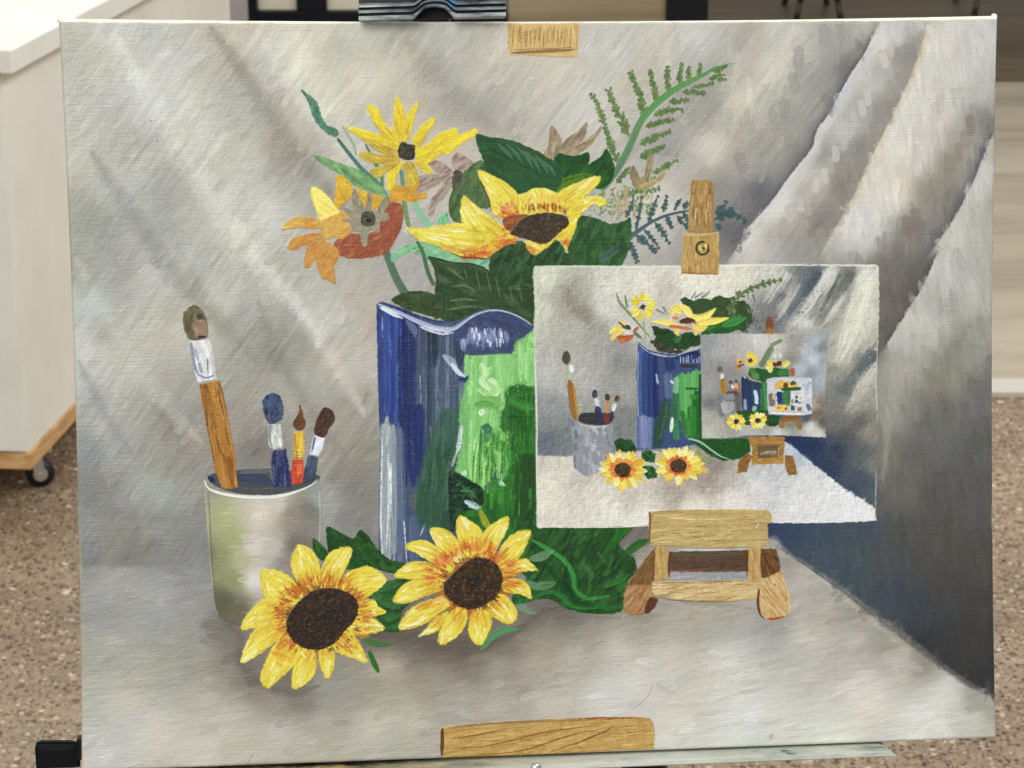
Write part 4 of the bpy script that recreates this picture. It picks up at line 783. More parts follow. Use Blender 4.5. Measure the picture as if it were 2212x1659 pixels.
stroke(VV([(443,1038),(452,1056),(490,1068),(540,1074),(600,1072),(645,1060),(672,1048),(686,1036)]),[2,3,3.2,3.8,4.,4,2.6,1.6],(226,226,216),a=1,h=2.,id=part('rim',CU,'white painted cup rim'))
stroke(T01([(1560,1505),(1700,1508),(1800,1495)]),[.9,1.6,1],(112,92,40),a=.8)
BR=[]
def brush(lab,bp,bc,fp,fc,hp,hc,bs,fs,hs,tilt=90):
    i=part('painted_paintbrush',None,lab); 
    h=part('handle',i); m=shape(T01(hp),hc,h,sm=False,wob=.7,h=1.3); scatter(m,*hs[0],tilt,hs[1],a=.8,h=1.7,br=.12,id=h,spread=4,bend=.04)
    f=part('ferrule',i); m=shape(T01(fp),fc,f,sm=False,wob=.6,h=1.3); scatter(m,*fs[0],tilt,fs[1],a=.85,h=1.8,br=.08,id=f,spread=4)
    b=i; m=shape(T01(bp),bc,b,wob=.8,h=1.4); scatter(m,*bs[0],tilt,bs[1],a=.8,h=1.8,br=.15,id=b,spread=16); return m
stroke(T01([(1758,1260),(1765,1380),(1775,1490)]),[5,5,4],(122,124,120),a=.9,h=.6)
mb=brush('big painted brush with ochre handle and dark olive tip',[(1262,318),(1310,348),(1345,430),(1346,520),(1290,545),(1230,540),(1195,470),(1188,390),(1220,335)],(108,98,72),
 [(1235,550),(1360,545),(1385,650),(1406,800),(1280,822),(1250,680)],(206,206,202),[(1295,832),(1420,806),(1450,900),(1500,1150),(1530,1350),(1541,1490),(1500,1512),(1440,1505),(1392,1380),(1340,1100),(1310,950)],(166,116,46),
 ((22,20,3.5),[(84,80,58),(120,110,80),(96,90,66)]),((16,24,3.4),[(222,222,218),(190,192,196),(230,230,226)]),((70,60,3.6),[(176,124,52),(148,98,36),(184,136,64),(128,82,30)]),80)
stroke(T01([(1290,380),(1310,420)]),[7,8],(66,66,48),a=.85,clip=mb,h=1.6); m=shape_mask(T01([(1255,425),(1335,420),(1348,480),(1340,515),(1270,520)])); fill(m,(152,128,106),.9,h=1.4); scatter(m,16,12,2.,0,[(170,146,126),(132,108,88)],a=.7,h=1.8,spread=60)
stroke(T01([(1285,525),(1330,525)]),[3,3.5],(46,44,66),a=.9); 
for p,w,c in [([(1240,560),(1262,700),(1290,780)],3.4,(126,136,166)),([(1262,600),(1285,680)],4,(160,166,184)),([(1290,770),(1340,790),(1395,770)],2.2,(116,126,160)),([(1345,660),(1350,760)],1.4,(84,92,124)),([(1375,650),(1392,760)],2,(176,182,194)),([(1330,570),(1350,650)],4,(232,232,228)),([(1290,690),(1310,760)],4,(146,154,178)),([(1370,620),(1380,650)],2,(170,176,190))]: stroke(T01(p),w,c,a=.9,h=1.8)
for p in [[(1300,850),(1330,1000),(1360,1180),(1400,1380)],[(1340,840),(1360,900),(1372,1000)],[(1390,830),(1410,920)]]: stroke(T01(p),1.1,(96,60,22),a=.75,h=.4)
stroke(T01([(1430,900),(1480,1120),(1510,1300)]),[2,2.6,2],(196,150,76),a=.7,h=1.6,dry=.5)
brush('small painted brush with navy handle and blue grey tip',[(1705,930),(1750,890),(1810,898),(1836,970),(1830,1050),(1780,1080),(1740,1078),(1710,1010)],(66,82,118),[(1738,1096),(1820,1090),(1836,1240),(1772,1256),(1745,1230)],(190,196,190),
 [(1768,1262),(1852,1248),(1870,1350),(1887,1492),(1770,1494),(1758,1350)],(52,60,108),((20,14,3.5),[(56,70,106),(80,98,132),(50,56,80)]),((14,26,3),[(206,212,208),(228,230,226),(150,156,146)]),((26,40,3.2),[(44,46,100),(72,84,120),(96,108,140),(36,38,84)]),88)
stroke(T01([(1725,990),(1730,1030)]),[4,4],(44,42,44),a=.9,h=1.6); stroke(T01([(1748,1100),(1752,1200),(1765,1250)]),[3,3,2],(132,140,126),a=.85); stroke(T01([(1810,1180),(1820,1245)]),[3,3],(238,240,238),a=.9,h=2.)
brush('small painted brush with red handle and pointed brown tip',[(1944,958),(1966,1030),(1979,1080),(1962,1126),(1920,1126),(1898,1080),(1936,1020)],(108,70,46),[(1904,1140),(1970,1134),(1977,1240),(1962,1312),(1905,1312),(1903,1220)],(214,178,60),
 [(1898,1320),(1966,1314),(1972,1400),(1966,1470),(1894,1482),(1888,1400)],(200,78,40),((12,16,2.6),[(96,62,40),(120,80,54)]),((12,24,2.6),[(230,200,80),(196,154,44),(222,190,70)]),((18,24,2.8),[(212,86,44),(184,64,34),(222,110,66)]),90)
for y in (1270,1290,1305): stroke(T01([(1903,y-4),(1935,y+4),(1962,y-2)]),1.1,(120,84,24),a=.8,h=.3)
for y in (1350,1400): stroke(T01([(1895,y),(1965,y+3)]),.9,(236,170,140),a=.6,h=1.4)
stroke(T01([(1912,1150),(1912,1260)]),2.2,(178,122,36),a=.8)
brush('small painted brush with dark brown slanted tip and blue handle',[(2098,980),(2150,1000),(2172,1050),(2140,1110),(2100,1175),(2040,1150),(2040,1100),(2062,1040)],(74,52,40),[(2038,1165),(2106,1180),(2090,1250),(2062,1297),(2008,1282),(2020,1222)],(220,224,230),
 [(1998,1292),(2062,1300),(2052,1390),(2040,1445),(1966,1475),(1970,1400),(1988,1335)],(62,78,102),((26,14,2.4),[(60,42,34),(98,72,54),(84,60,46)]),((14,20,2.6),[(232,236,240),(204,210,222),(240,240,240)]),((18,30,3),[(52,66,92),(84,100,122),(70,86,112)]),106)
stroke(T01([(2044,1170),(2030,1230),(2020,1275)]),[2.4,2.4,1.6],(54,64,120),a=.85,h=1.4); stroke(T01([(1998,1500),(2062,1420)]),0.1,(0,0,0),a=0)

# ------------------------------------------------------------ greenery and flowers lying on the table
dk=(36,76,32)
gl=[(28,64,28),(46,96,38),(36,82,34),(60,112,44)]
leaf(G3,[(510,215),(560,245),(600,300),(620,350),(560,340),(520,300)],dk,'small dark green painted leaf above the left sunflower',(20,16,4),ang=60,cols=gl)
leaf(G3,[(595,142),(660,170),(750,215),(790,170),(830,180),(880,250),(960,330),(1000,350),(1070,365),(1060,430),(960,420),(900,400),(860,390),(740,400),(680,380),(620,330),(595,240)],(32,70,30),'large dark green painted leaf between the two table sunflowers',(90,30,5),ang=40,cols=gl)
leaf(G3,[(850,530),(940,480),(1040,455),(1110,470),(1060,530),(1080,560),(1130,570),(1060,640),(1040,700),(1040,770),(940,775),(900,700),(860,600)],(38,84,42),'green painted leaf cluster between the two discs',(70,22,4.5),ang=-25,cols=gl+[(64,124,70)])
for p in [[(880,540),(960,510),(1050,480)],[(900,590),(980,620),(1040,640)],[(930,690),(990,690),(1040,670)]]: stroke(G3(p),[2,9,3],(58,116,62),a=.75,h=1.4,dry=.3,id=len(PARTS)-1)
i,m=leaf(T12,[(1180,0),(1245,0),(1250,90),(1500,92),(1850,92),(1865,130),(1800,200),(1850,260),(1900,300),(1915,400),(1860,440),(1830,620),(1750,655),(1600,655),(1450,620),(1390,580),(1300,560),(1180,590),(1110,590),(1120,520),(1200,430),(1160,380),(1100,200)],(40,84,38),'broad mass of dark green painted leaves beside the vase',(260,30,6),ang=-55,cols=[(32,70,30),(48,100,42),(38,84,40),(58,116,46),(28,60,34)])
stroke(T12([(1480,110),(1490,300)]),[1.5,1],(70,96,100),a=.5,dry=.5)
stroke(T12([(1840,100),(1760,200),(1700,260)]),[7,9,5],(40,130,34),a=.6,h=1,clip=m,dry=.4)
stroke(T12([(1850,260),(1920,210),(1990,180)]),[9,10,8],(40,102,38),a=.95,h=1,id=i)
for p,w,c in [([(1235,180),(1340,240),(1440,310),(1500,400),(1520,500),(1600,560),(1740,540)],[4,5.5,6,6,6,6,4],(62,150,68)),([(1120,590),(1240,560),(1340,515),(1420,540),(1500,610),(1620,620),(1720,610)],[4,4.5,5,6,6,5,3],(44,122,48)),([(1200,300),(1330,350),(1430,470),(1540,590),(1700,600)],[4,6,7,7,5],(28,74,34)),
  ([(1700,480),(1800,440),(1870,400)],[6,8,6],(52,118,46)),([(1640,600),(1760,620),(1820,600)],[6,8,5],(40,112,44)),([(1460,350),(1450,450),(1510,550)],[4,6,4],(24,60,32)),([(1560,330),(1620,400),(1600,470)],[4,6,4],(66,108,60)),([(1660,260),(1720,340)],[4,5],(60,104,56))]:
    stroke(T12(p),w,c,a=.85,h=1.6,br=.14,dry=.2,id=i)
pg=part('painted_leaf',None,'translucent pale green painted leaf right of the sunflower')
for p,w in [([(1225,300),(1290,290),(1380,245)],[7,12,4]),([(1190,450),(1270,480),(1385,460)],[6,11,9]),([(1140,610),(1210,640),(1270,660)],[6,8,4]),([(1150,600),(1200,620)],[5,8])]: stroke(T12(p),w,(112,152,112),a=.8,h=1.,id=pg,dry=.3,br=.08)
stroke(T12([(905,890),(960,820),(1050,765),(1150,760)]),[7,9,9,7],(86,142,92),a=.98,h=1.2,id=part('painted_leaf',None,'sage green curved painted leaf under the right sunflower'))
i=part('painted_leaf',None,'small bright green painted leaf below the left sunflower')
stroke(T12([(140,820),(230,850),(345,855)]),[6,10,4],(58,118,50),a=.85,h=1,id=i,dry=.3); stroke(T12([(180,900),(210,970),(245,1040)]),[5,7,6],(40,112,34),a=.95,h=1.1,id=i)
stroke(T12([(1080,100),(1120,130)]),[6,6],(48,120,60),a=.9); 
S2=part('painted_sunflower',None,'left painted sunflower lying on the table top')
S3=part('painted_sunflower',None,'right painted sunflower lying in front of the vase')
orr=[(206,128,46),(196,104,40),(214,146,60),(186,94,40)]
pL=[[(200,408),(290,404),(370,440),(420,500),(455,565),(400,620),(320,640),(220,580),(195,480)],[(430,250),(500,280),(555,370),(555,450),(520,530),(450,500),(400,450),(375,350),(400,280)],
[(740,265),(735,340),(690,440),(650,530),(560,520),(555,440),(590,330),(650,280)],[(860,382),(957,455),(900,530),(790,592),(700,560),(662,500),(720,420),(800,388)],
[(952,650),(940,672),(860,690),(770,690),(770,600),(850,580),(890,590),(900,620)],[(945,757),(860,790),(770,802),(718,760),(740,710),(770,680),(870,690)],
[(842,960),(750,940),(650,900),(603,825),(640,810),(690,772),(770,810)],[(600,1066),(560,1010),(545,930),(560,865),(620,862),(645,930),(635,1010)],
[(390,1126),(380,1060),(400,970),(450,868),(510,878),(535,950),(520,1040),(450,1105)],[(240,1122),(193,1080),(210,990),(260,880),(350,800),(430,860),(435,920),(370,1010),(290,1080)],
[(75,967),(90,900),(130,800),(200,720),(340,680),(362,720),(345,790),(250,870),(150,940)],[(85,770),(90,710),(150,630),(210,580),(300,620),(372,675),(300,700),(200,740)]]
pR=[[(1220,153),(1300,155),(1370,200),(1410,280),(1435,330),(1370,362),(1290,310),(1240,230)],[(1390,78),(1450,100),(1520,150),(1536,200),(1505,300),(1440,330),(1400,260),(1375,170)],
[(1690,78),(1692,150),(1650,230),(1600,320),(1530,335),(1508,230),(1560,150),(1620,110)],[(1832,170),(1800,260),(1760,330),(1690,400),(1625,395),(1620,320),(1670,230),(1750,170)],
[(1872,410),(1800,410),(1740,430),(1660,455),(1650,410),(1720,360),(1800,333),(1840,370)],[(1830,582),(1770,550),(1680,540),(1643,500),(1660,470),(1740,455),(1800,480),(1828,530)],
[(1752,680),(1710,733),(1650,722),(1580,670),(1553,610),(1620,555),(1680,560),(1730,620)],[(1522,862),(1470,830),(1448,770),(1470,670),(1520,628),(1580,660),(1592,740),(1560,810)],
[(1280,862),(1268,800),(1300,720),(1350,650),(1420,628),(1447,680),(1430,750),(1370,820)],[(1148,806),(1200,752),(1240,700),(1335,650),(1300,720),(1265,775),(1190,800)],
[(1033,767),(1050,700),(1110,630),(1200,590),(1300,575),(1342,620),(1260,680),(1170,742)],[(998,602),(1010,550),(1060,490),(1150,455),(1300,455),(1318,510),(1200,560),(1100,602)],
[(1000,440),(1060,380),(1130,350),(1230,368),(1300,440),(1200,458),(1080,462)],[(1068,270),(1110,230),(1200,228),(1290,290),(1370,360),(1335,430),(1240,370),(1150,312)]]
palS=(((206,134,48),(196,106,42),(216,152,64)),(226,206,70),((247,240,146),(238,226,84),(251,245,178),(226,208,56),(254,249,204)))
# rust coloured ground between the petals
for sid,pts in ((S2,[(400,470),(560,480),(700,480),(800,570),(860,650),(800,760),(720,830),(640,880),(500,910),(400,880),(330,800),(320,700),(360,580)]),(S3,[(1300,300),(1440,290),(1600,290),(1720,370),(1720,480),(1680,600),(1580,680),(1450,690),(1320,650),(1250,560),(1250,420)])):
    m=shape(G3(pts),(168,112,44),sid,h=.8); scatter(m,50,18,3,30,[(140,84,36),(190,130,50),(120,84,40)],a=.8,id=sid,spread=80)
petals(G3,(570,690),pL,S2,palS,n=22,sw=2.8,base_ext=.7,edge=(92,84,24),outl=.6)
petals(G3,(1480,480),pR,S3,palS,n=22,sw=2.8,base_ext=.7,edge=(92,84,24),outl=.6)
def base_orange(fr,center,rx,ry,a0,a1,n,cols,L=15,r0=1.,r1=1.35,w=2.2,a=.78):
    cx,cy=fr([center])[0]
    for k in range(n):
        t=math.radians(rng.uniform(a0,a1)); r=rng.uniform(r0,r1); s=fr.s
        x=cx+math.cos(t)*rx*r*s; y=cy+math.sin(t)*ry*r*s; dx,dy=math.cos(t),math.sin(t); l=L*rng.uniform(.5,1.2)
        stroke([(x,y),(x+dx*l,y+dy*l)],w*rng.uniform(.6,1.3),np.array(cols[rng.integers(len(cols))])*rng.uniform(.92,1.08),a=a,h=1.3,dry=.6,br=.12)
base_orange(G3,(570,700),215,185,-175,-5,150,[(176,92,36),(196,110,44),(158,76,32)],L=20,r0=.95,r1=1.3)
base_orange(G3,(570,700),215,185,-10,60,60,[(204,130,52),(186,104,44)],L=16,r0=1.,r1=1.3)
base_orange(G3,(570,700),215,185,125,205,80,[(196,112,44),(170,88,36)],L=16,r0=1.,r1=1.25)
base_orange(G3,(1480,480),175,150,-175,8,190,[(214,118,50),(206,100,44),(222,140,70),(188,84,40)],L=22,r0=1.,r1=1.5)
base_orange(G3,(1480,480),175,150,50,205,60,[(150,88,36),(184,116,48)],L=9,r0=1.,r1=1.1)
for p,c in [([(290,880),(330,840),(370,850)],(206,124,50)),([(260,900),(330,930),(380,940)],(222,156,40)),([(290,960),(330,990)],(226,176,40)),([(1240,600),(1290,580),(1310,620)],(232,196,112)),([(1270,330),(1290,370)],(236,170,100)),([(1130,640),(1190,620),(1230,600)],(200,140,40)),([(400,560),(420,530),(380,500)],(196,112,40)),([(1360,330),(1390,340),(1400,300)],(250,226,150))]: stroke(G3(p),[4,8,5],c,a=.8,h=1.6,dry=.3)
for p in [[(1060,740),(1130,730),(1210,680)],[(1160,800),(1220,760)],[(1285,850),(1300,780)],[(740,750),(800,740)],[(230,480),(250,560)],[(1590,640),(1660,690)],[(1490,810),(1520,780)],[(440,900),(470,940)]]: stroke(G3(p),[2,4,2],(252,242,190),a=.85,h=2.2,dry=.4)
# soft modelling of the discs
disc(G3,[(452,572),(510,530),(600,513),(700,528),(770,578),(787,650),(762,710),(700,775),(640,850),(540,887),(430,862),(368,800),(348,730),(380,650)],S2,(58,44,34),((82,62,44),(94,70,50)),((38,32,26),(30,26,24)),260,eye=(625,690),sz=2.6,eyer=18)
disc(G3,[(1335,450),(1400,385),(1480,333),(1580,338),(1642,400),(1657,480),(1622,560),(1560,612),(1470,642),(1370,612),(1308,540),(1308,480)],S3,(64,48,34),((98,72,46),(112,84,56)),((40,32,26),(34,28,24)),230,eye=(1500,465),sz=2.5,eyer=18)
for cx_2,cy_2,r_2,n_2,cc_ in ((600,560,90,26,(104,78,52)),(480,600,50,16,(96,72,50)),(620,720,70,34,(34,32,26)),(500,830,60,20,(30,26,22)),(1420,400,60,18,(98,74,48)),(1560,380,60,18,(96,72,48)),(1440,580,60,18,(92,68,44)),(1500,480,50,26,(32,32,34))):
    for q in range(n_2):
        t=rng.uniform(0,6.28); r=r_2*math.sqrt(rng.random()); x,y=cx_2+math.cos(t)*r,cy_2+math.sin(t)*r*.7
        stroke(G3([(x,y),(x+rng.normal(0,8),y+rng.normal(0,8))]),2.2,np.array(cc_)*rng.uniform(.85,1.2),a=.5,h=1.5,dry=.5,br=.15)
for c_,rx,ry,sid in (((570,700),205,180,S2),((1480,485),165,148,S3)):
    x,y=G3([c_])[0]
    for k in range(60):
        t=rng.uniform(0,6.28); stroke([(x+math.cos(t)*rx*.357,y+math.sin(t)*ry*.357),(x+math.cos(t)*rx*.41,y+math.sin(t)*ry*.41)],1.6,(52,38,26),a=.7,h=1.2,dry=.5)

# ------------------------------------------------------------ the painted canvas inside the painting
PC=part('painted_picture',None,'smaller painted canvas repeating the still life')
GP=[(18,30),(300,27),(620,30),(930,27),(1170,22),(1600,18),(2160,22),(2168,200),(2160,420),(2152,700),(2158,1000),(2150,1300),(2146,1612),(1800,1626),(1480,1626),(1100,1650),(740,1645),(300,1655),(38,1652),(34,1300),(30,900),(20,600),(24,300)]
GM=shape(G1(GP),(160,158,150),PC,sm=False,wob=1.2,h=1.,soft=1.)
gc_=ctrl(G1,[(200,200,(160,156,144)),(100,100,(184,188,164)),(60,300,(176,182,160)),(300,400,(160,158,149)),(220,220,(142,133,118)),(330,330,(134,128,116)),(500,150,(192,188,176)),(420,450,(150,147,138)),(400,620,(152,152,146)),(300,700,(162,160,152)),(100,700,(165,165,158)),(560,620,(132,132,128)),
 (100,900,(134,139,138)),(80,1000,(124,130,130)),(100,1110,(98,108,118)),(200,1150,(116,122,126)),(600,800,(142,145,138)),(600,1000,(118,122,122)),(550,480,(140,138,132)),(700,150,(196,191,177)),(850,200,(176,172,158)),(1000,130,(208,204,186)),(1300,80,(196,190,172)),(1200,150,(204,198,180)),(450,280,(182,180,170)),(620,420,(180,178,170)),
 (1500,60,(182,178,166)),(1580,160,(150,146,136)),(1700,60,(110,118,120)),(1780,50,(98,108,114)),(1740,150,(90,100,106)),(1640,300,(104,110,112)),(1480,300,(120,120,116)),(1560,250,(162,160,152)),(1500,360,(110,112,114)),(1850,100,(190,188,176)),(1800,250,(176,175,164)),(1700,380,(188,186,176)),(1960,90,(120,124,114)),(1900,220,(128,128,120)),(1820,330,(132,132,124)),(1700,450,(150,148,140)),
 (2080,120,(198,198,184)),(2040,300,(190,190,170)),(2000,450,(188,186,168)),(1950,600,(168,164,150)),(1900,700,(140,138,128)),(2060,620,(116,120,118)),(1950,780,(106,112,112)),(2110,560,(160,158,142)),(2100,750,(164,160,150)),(1900,880,(120,120,114)),(2000,900,(146,142,130)),(2100,850,(150,144,132)),(2050,1000,(104,102,96)),(1900,1000,(112,110,104)),(2100,1050,(136,132,120)),(1950,1100,(84,86,90)),
 (1900,1160,(58,70,94)),(2050,1200,(92,98,100)),(2050,1350,(74,86,102)),(1750,1150,(42,60,102)),(1650,1110,(40,56,100)),(1850,1280,(52,68,98)),(2000,1430,(66,80,98)),(2100,1480,(84,94,104)),(2120,1250,(116,120,112)),(850,520,(160,160,150)),(1200,500,(150,150,140))])
gt=ctrl(G1,[(60,1230,(176,172,160)),(100,1400,(206,198,180)),(200,1300,(192,184,168)),(500,1550,(206,200,186)),(150,1250,(188,180,164)),(400,1450,(196,190,174)),(600,1480,(178,170,154)),(900,1450,(160,148,132)),(1100,1350,(150,138,124)),(1150,1280,(138,128,116)),(1200,1350,(166,156,146)),
 (1400,1400,(192,190,186)),(1400,1300,(170,172,174)),(1700,1500,(204,202,200)),(2000,1580,(214,214,214)),(1650,1230,(158,170,184)),(1500,1350,(176,178,184)),(1250,1500,(206,200,190)),(1000,1550,(208,202,188)),(1700,1350,(190,190,190)),(1900,1480,(206,206,206)),(2100,1570,(216,216,216)),(300,1350,(172,166,156)),(700,1600,(212,208,196))])
gf=field(gc_,GM.y0,GM.y1,GM.x0,GM.x1,sig=6.); gtf=field(gt,GM.y0,GM.y1,GM.x0,GM.x1,sig=6.)
sl=(slice(GM.y0,GM.y1),slice(GM.x0,GM.x1)); C[sl]=C[sl]*(1-GM.a[...,None])+gf*GM.a[...,None]
tm2=shape_mask(G1([(34,1208),(240,1212),(300,1180),(900,1180),(1350,1110),(1575,1115),(1640,1160),(1760,1260),(1850,1330),(1950,1410),(2060,1480),(2140,1535),(2145,1620),(1480,1625),(740,1645),(38,1652)]),sm=False,soft=2.5,wob=1.2)
tt=part('painted_tabletop',PC)
tm2.a*=clipget(GM,tm2.y0,tm2.y1,tm2.x0,tm2.x1)
s2=(slice(tm2.y0,tm2.y1),slice(tm2.x0,tm2.x1)); gfull=np.zeros_like(C); gfull[sl]=gtf; C[s2]=C[s2]*(1-tm2.a[...,None])+gfull[s2]*tm2.a[...,None]; ID[s2][tm2.a>.5]=tt
for p,w,c,a in [([(1760,20),(1740,120),(1640,280),(1540,380)],[22,24,24,20],(88,98,106),.5),([(2010,30),(1950,130),(1870,270),(1760,400)],[12,14,16,14],(112,114,106),.7),([(1560,170),(1480,280),(1400,360)],[12,16,16],(116,118,118),.5),([(2150,560),(2070,640),(1980,760),(1900,860)],[12,16,18,14],(98,106,110),.75),
   ([(1860,40),(1800,180),(1660,340),(1590,430)],[13,16,18,16],(192,190,180),.6),([(2090,60),(2040,250),(1990,420),(1900,640)],[20,26,26,18],(198,196,178),.6),([(2140,640),(2080,740),(2000,880)],[16,20,16],(172,168,156),.6),([(190,150),(260,260),(380,400),(480,470)],[16,18,18,14],(134,126,112),.45),([(400,180),(560,400),(700,480)],[20,24,16],(192,190,182),.4)]:
    stroke(G1(p),w,c,a=a,soft=.6,h=.3,clip=GM,keepz=1,br=.12,dry=.5)
C[sl]=C[sl]*(1-GM.a[...,None])+GM.a[...,None]*tone(C[sl],[0,60,100,130,150,170,190,210,255],[0,58,104,138,164,188,209,224,250],.2)
gs=C.copy()
def glint(pts,w,c,n=1,a=.7):
    stroke(G1(pts),w,c,a=a,h=1.6,br=.1,dry=.9,clip=GM,soft=.5,tp=(.1,.3))
def sc2(mask,n,L,w,ang,**k):
    scatter(mask,n,L,w,ang,lambda x,y:gs[y,x]*255*(1+rng.normal(0,.02,3)),jit=.05,a=.6,h=.9,br=.08,dry=.7,**k)
gang=lambda x,y: (rng.normal(-8,14) if gfull[y,x,0]>0 and tm2.y0<=y<tm2.y1 and tm2.x0<=x<tm2.x1 and tm2.a[y-tm2.y0,x-tm2.x0]>.5 else rng.normal(-58,16))
sc2(GM,900,20,3.4,gang)
for q,(c1,c2) in enumerate([((1600,30),(1420,300)),((1660,40),(1470,330)),((1700,120),(1500,400)),((1840,40),(1620,400)),((1890,60),(1680,420)),((1950,40),(1720,430)),((2030,60),(1800,440)),((2110,80),(1900,560)),((2150,260),(1940,700)),((2150,480),(1880,900)),((2140,640),(1930,980))]):
    ct_=[(206,204,194),(108,114,116),(186,184,174),(210,208,196),(120,124,122),(96,100,100),(200,198,184),(212,210,192),(196,194,178),(108,112,110),(178,174,162)][q]
    for j in range(5):
        o_=rng.normal(0,10); t_=rng.uniform(0,.5); a_1=(c1[0]+(c2[0]-c1[0])*t_+o_,c1[1]+(c2[1]-c1[1])*t_); a_2=(c1[0]+(c2[0]-c1[0])*(t_+.45)+o_*1.2,c1[1]+(c2[1]-c1[1])*(t_+.45))
        stroke(G1([a_1,((a_1[0]+a_2[0])/2+rng.normal(4,4),(a_1[1]+a_2[1])/2),a_2]),rng.uniform(2.5,5.5),np.array(ct_)*rng.uniform(.93,1.06),a=.6,h=1.1,br=.08,dry=.5,clip=GM,soft=.35)
C[sl]*=(1+GM.a*(.03*aniso(88,14,1.8,41)[sl]+.03*aniso(-50,16,2,42)[sl]+.02*aniso(0,14,1.8,43)[sl]))[...,None]; Z[sl]+=GM.a*(.14*aniso(0,12,1.8,44)[sl]+.12*aniso(-50,16,2.2,45)[sl])
for pts,w,c in [([(1890,30),(1830,150),(1740,270),(1640,400)],4.5,(214,214,204)),([(1840,60),(1760,200),(1680,310)],3,(206,206,196)),([(2120,120),(2060,320),(2010,470),(1930,620)],5,(220,220,198)),([(2140,660),(2060,780),(1960,920)],4,(196,192,176)),([(1620,80),(1540,200),(1450,320)],3,(196,194,184)),([(1780,60),(1720,180),(1650,290),(1580,360)],6,(72,84,94)),([(1990,60),(1930,170),(1860,290)],4,(96,100,94)),([(2150,560),(2080,640),(2000,740),(1930,830)],5,(88,98,102)),([(1560,190),(1500,270),(1430,350)],4,(98,104,106)),([(1250,60),(1300,110),(1400,90)],4,(226,222,204)),([(1050,70),(1120,120)],6,(222,216,198))]: [glint([(x+o_,y+o_*.3) for x,y in pts],w*u_,np.array(c)*v_,a=.75) for o_,u_,v_ in ((0,1.2,1.),(16,.8,.94),(-18,.7,1.05),(30,.6,.88))]
# pale impasto edge of the little canvas
e=(214,214,196)
for p,w,c in [([(22,34),(300,30),(620,33),(925,30)],2.2,(206,216,190)),([(1172,26),(1600,22),(2155,26)],2.4,(216,214,200)),([(26,40),(28,300),(24,620)],3.2,(190,204,166)),([(26,600),(34,900),(38,1300),(42,1645)],2.4,(214,212,202)),([(42,1646),(400,1648),(738,1640)],3,(220,218,208)),([(1484,1618),(1800,1618),(2142,1606)],3,(220,220,218)),([(2160,40),(2162,300),(2150,700),(2154,1000)],1.6,(196,192,178)),([(2146,1300),(2142,1600)],1.8,(170,172,168))]:
    stroke(G1(p),w,c,a=.9,h=1.8,br=.08,sm=True,dry=.2,tp=(.01,.02))
for p in [[(2040,800),(2110,770),(2130,840),(2060,870),(2040,820)],[(2050,880),(2100,950),(2150,900)],[(1960,980),(2040,940),(2120,1000)]]: stroke(G1(p),1.1,(120,112,98),a=.6,h=.9)
# painted cup and brushes of the little canvas
def mini(name,lab=None): return part(name,PC,lab)
a_=mini('painted_leaf'); 
for pts,c in [([(925,235),(960,225),(1010,240),(1080,225),(1120,240),(1160,210),(1220,225),(1270,215),(1260,250),(1320,240),(1380,300),(1375,380),(1320,440),(1240,400),(1160,350),(1060,340),(990,320),(950,290)],(58,82,46)),
   ([(742,392),(800,410),(870,425),(920,460),(960,440),(1010,440),(1055,460),(1056,520),(1000,530),(960,550),(900,545),(860,530),(800,540),(740,505),(780,470)],(38,74,36)),
   ([(1060,420),(1090,380),(1150,365),(1230,370),(1310,345),(1345,335),(1320,400),(1240,445),(1120,452),(1062,455)],(40,96,40)),([(735,480),(800,500),(900,550),(960,548),(940,570),(860,572),(790,560)],(64,66,52))]:
    m=shape(G1(pts),c,a_,sm=False,wob=1.,h=1.2); scatter(m,44,9,2.2,40,[np.array(c)*.72,np.array(c)*1.25,np.array(c)*1.05],a=.75,h=1.6,id=a_,spread=50,br=.15)
for p,w,c in [([(1190,400),(1260,370),(1340,350)],[6,15,5],(66,138,62)),([(1090,420),(1130,390)],[8,8],(54,124,50)),([(900,500),(930,450)],[8,6],(62,116,60)),([(770,430),(840,450)],[4,6],(30,64,30))]: stroke(G1(p),w,c,a=.9,h=1.5,id=a_)
fa=mini('painted_fern')
frond(G1,[(1280,230),(1340,180),(1440,140),(1560,112)],8,9,(88,112,64),fa,thin=1.6); frond(G1,[(1230,330),(1260,260),(1290,200)],5,9,(92,116,72),fa,thin=1.6)
for k in range(16): 
    x=rng.uniform(1230,1400); y=rng.uniform(190,330); stroke(G1([(x,y),(x+8,y+28)]),2,[(104,124,84),(150,150,130),(84,100,84)][rng.integers(3)],a=.7,id=fa)
for k in range(30):
    x=rng.uniform(1330,1470); y=rng.uniform(345,440); stroke(G1([(x,y),(x+rng.normal(0,6),y+22)]),1.8,[(74,92,92),(90,104,96),(120,124,116)][rng.integers(3)],a=.75,id=fa)
for p in [[(1000,230),(1030,180)],[(1020,225),(1080,190)],[(1060,225),(1100,200),(1118,170)],[(780,300),(840,330)],[(820,280),(850,330)]]: stroke(G1(p),[3,2.5,1],(112,114,120),a=.8,h=.9)
stroke(G1([(530,190),(550,250),(600,310),(680,400),(740,470)]),[2,3.4,3,2.6,3],(112,134,96),a=.85,h=1,id=mini('painted_stem')); stroke(G1([(585,210),(600,290)]),[2,3],(92,120,80),a=.85)
stroke(G1([(700,370),(715,480)]),3,(140,166,120),a=.8); stroke(G1([(640,440),(690,480)]),[5,4],(90,104,84),a=.8)
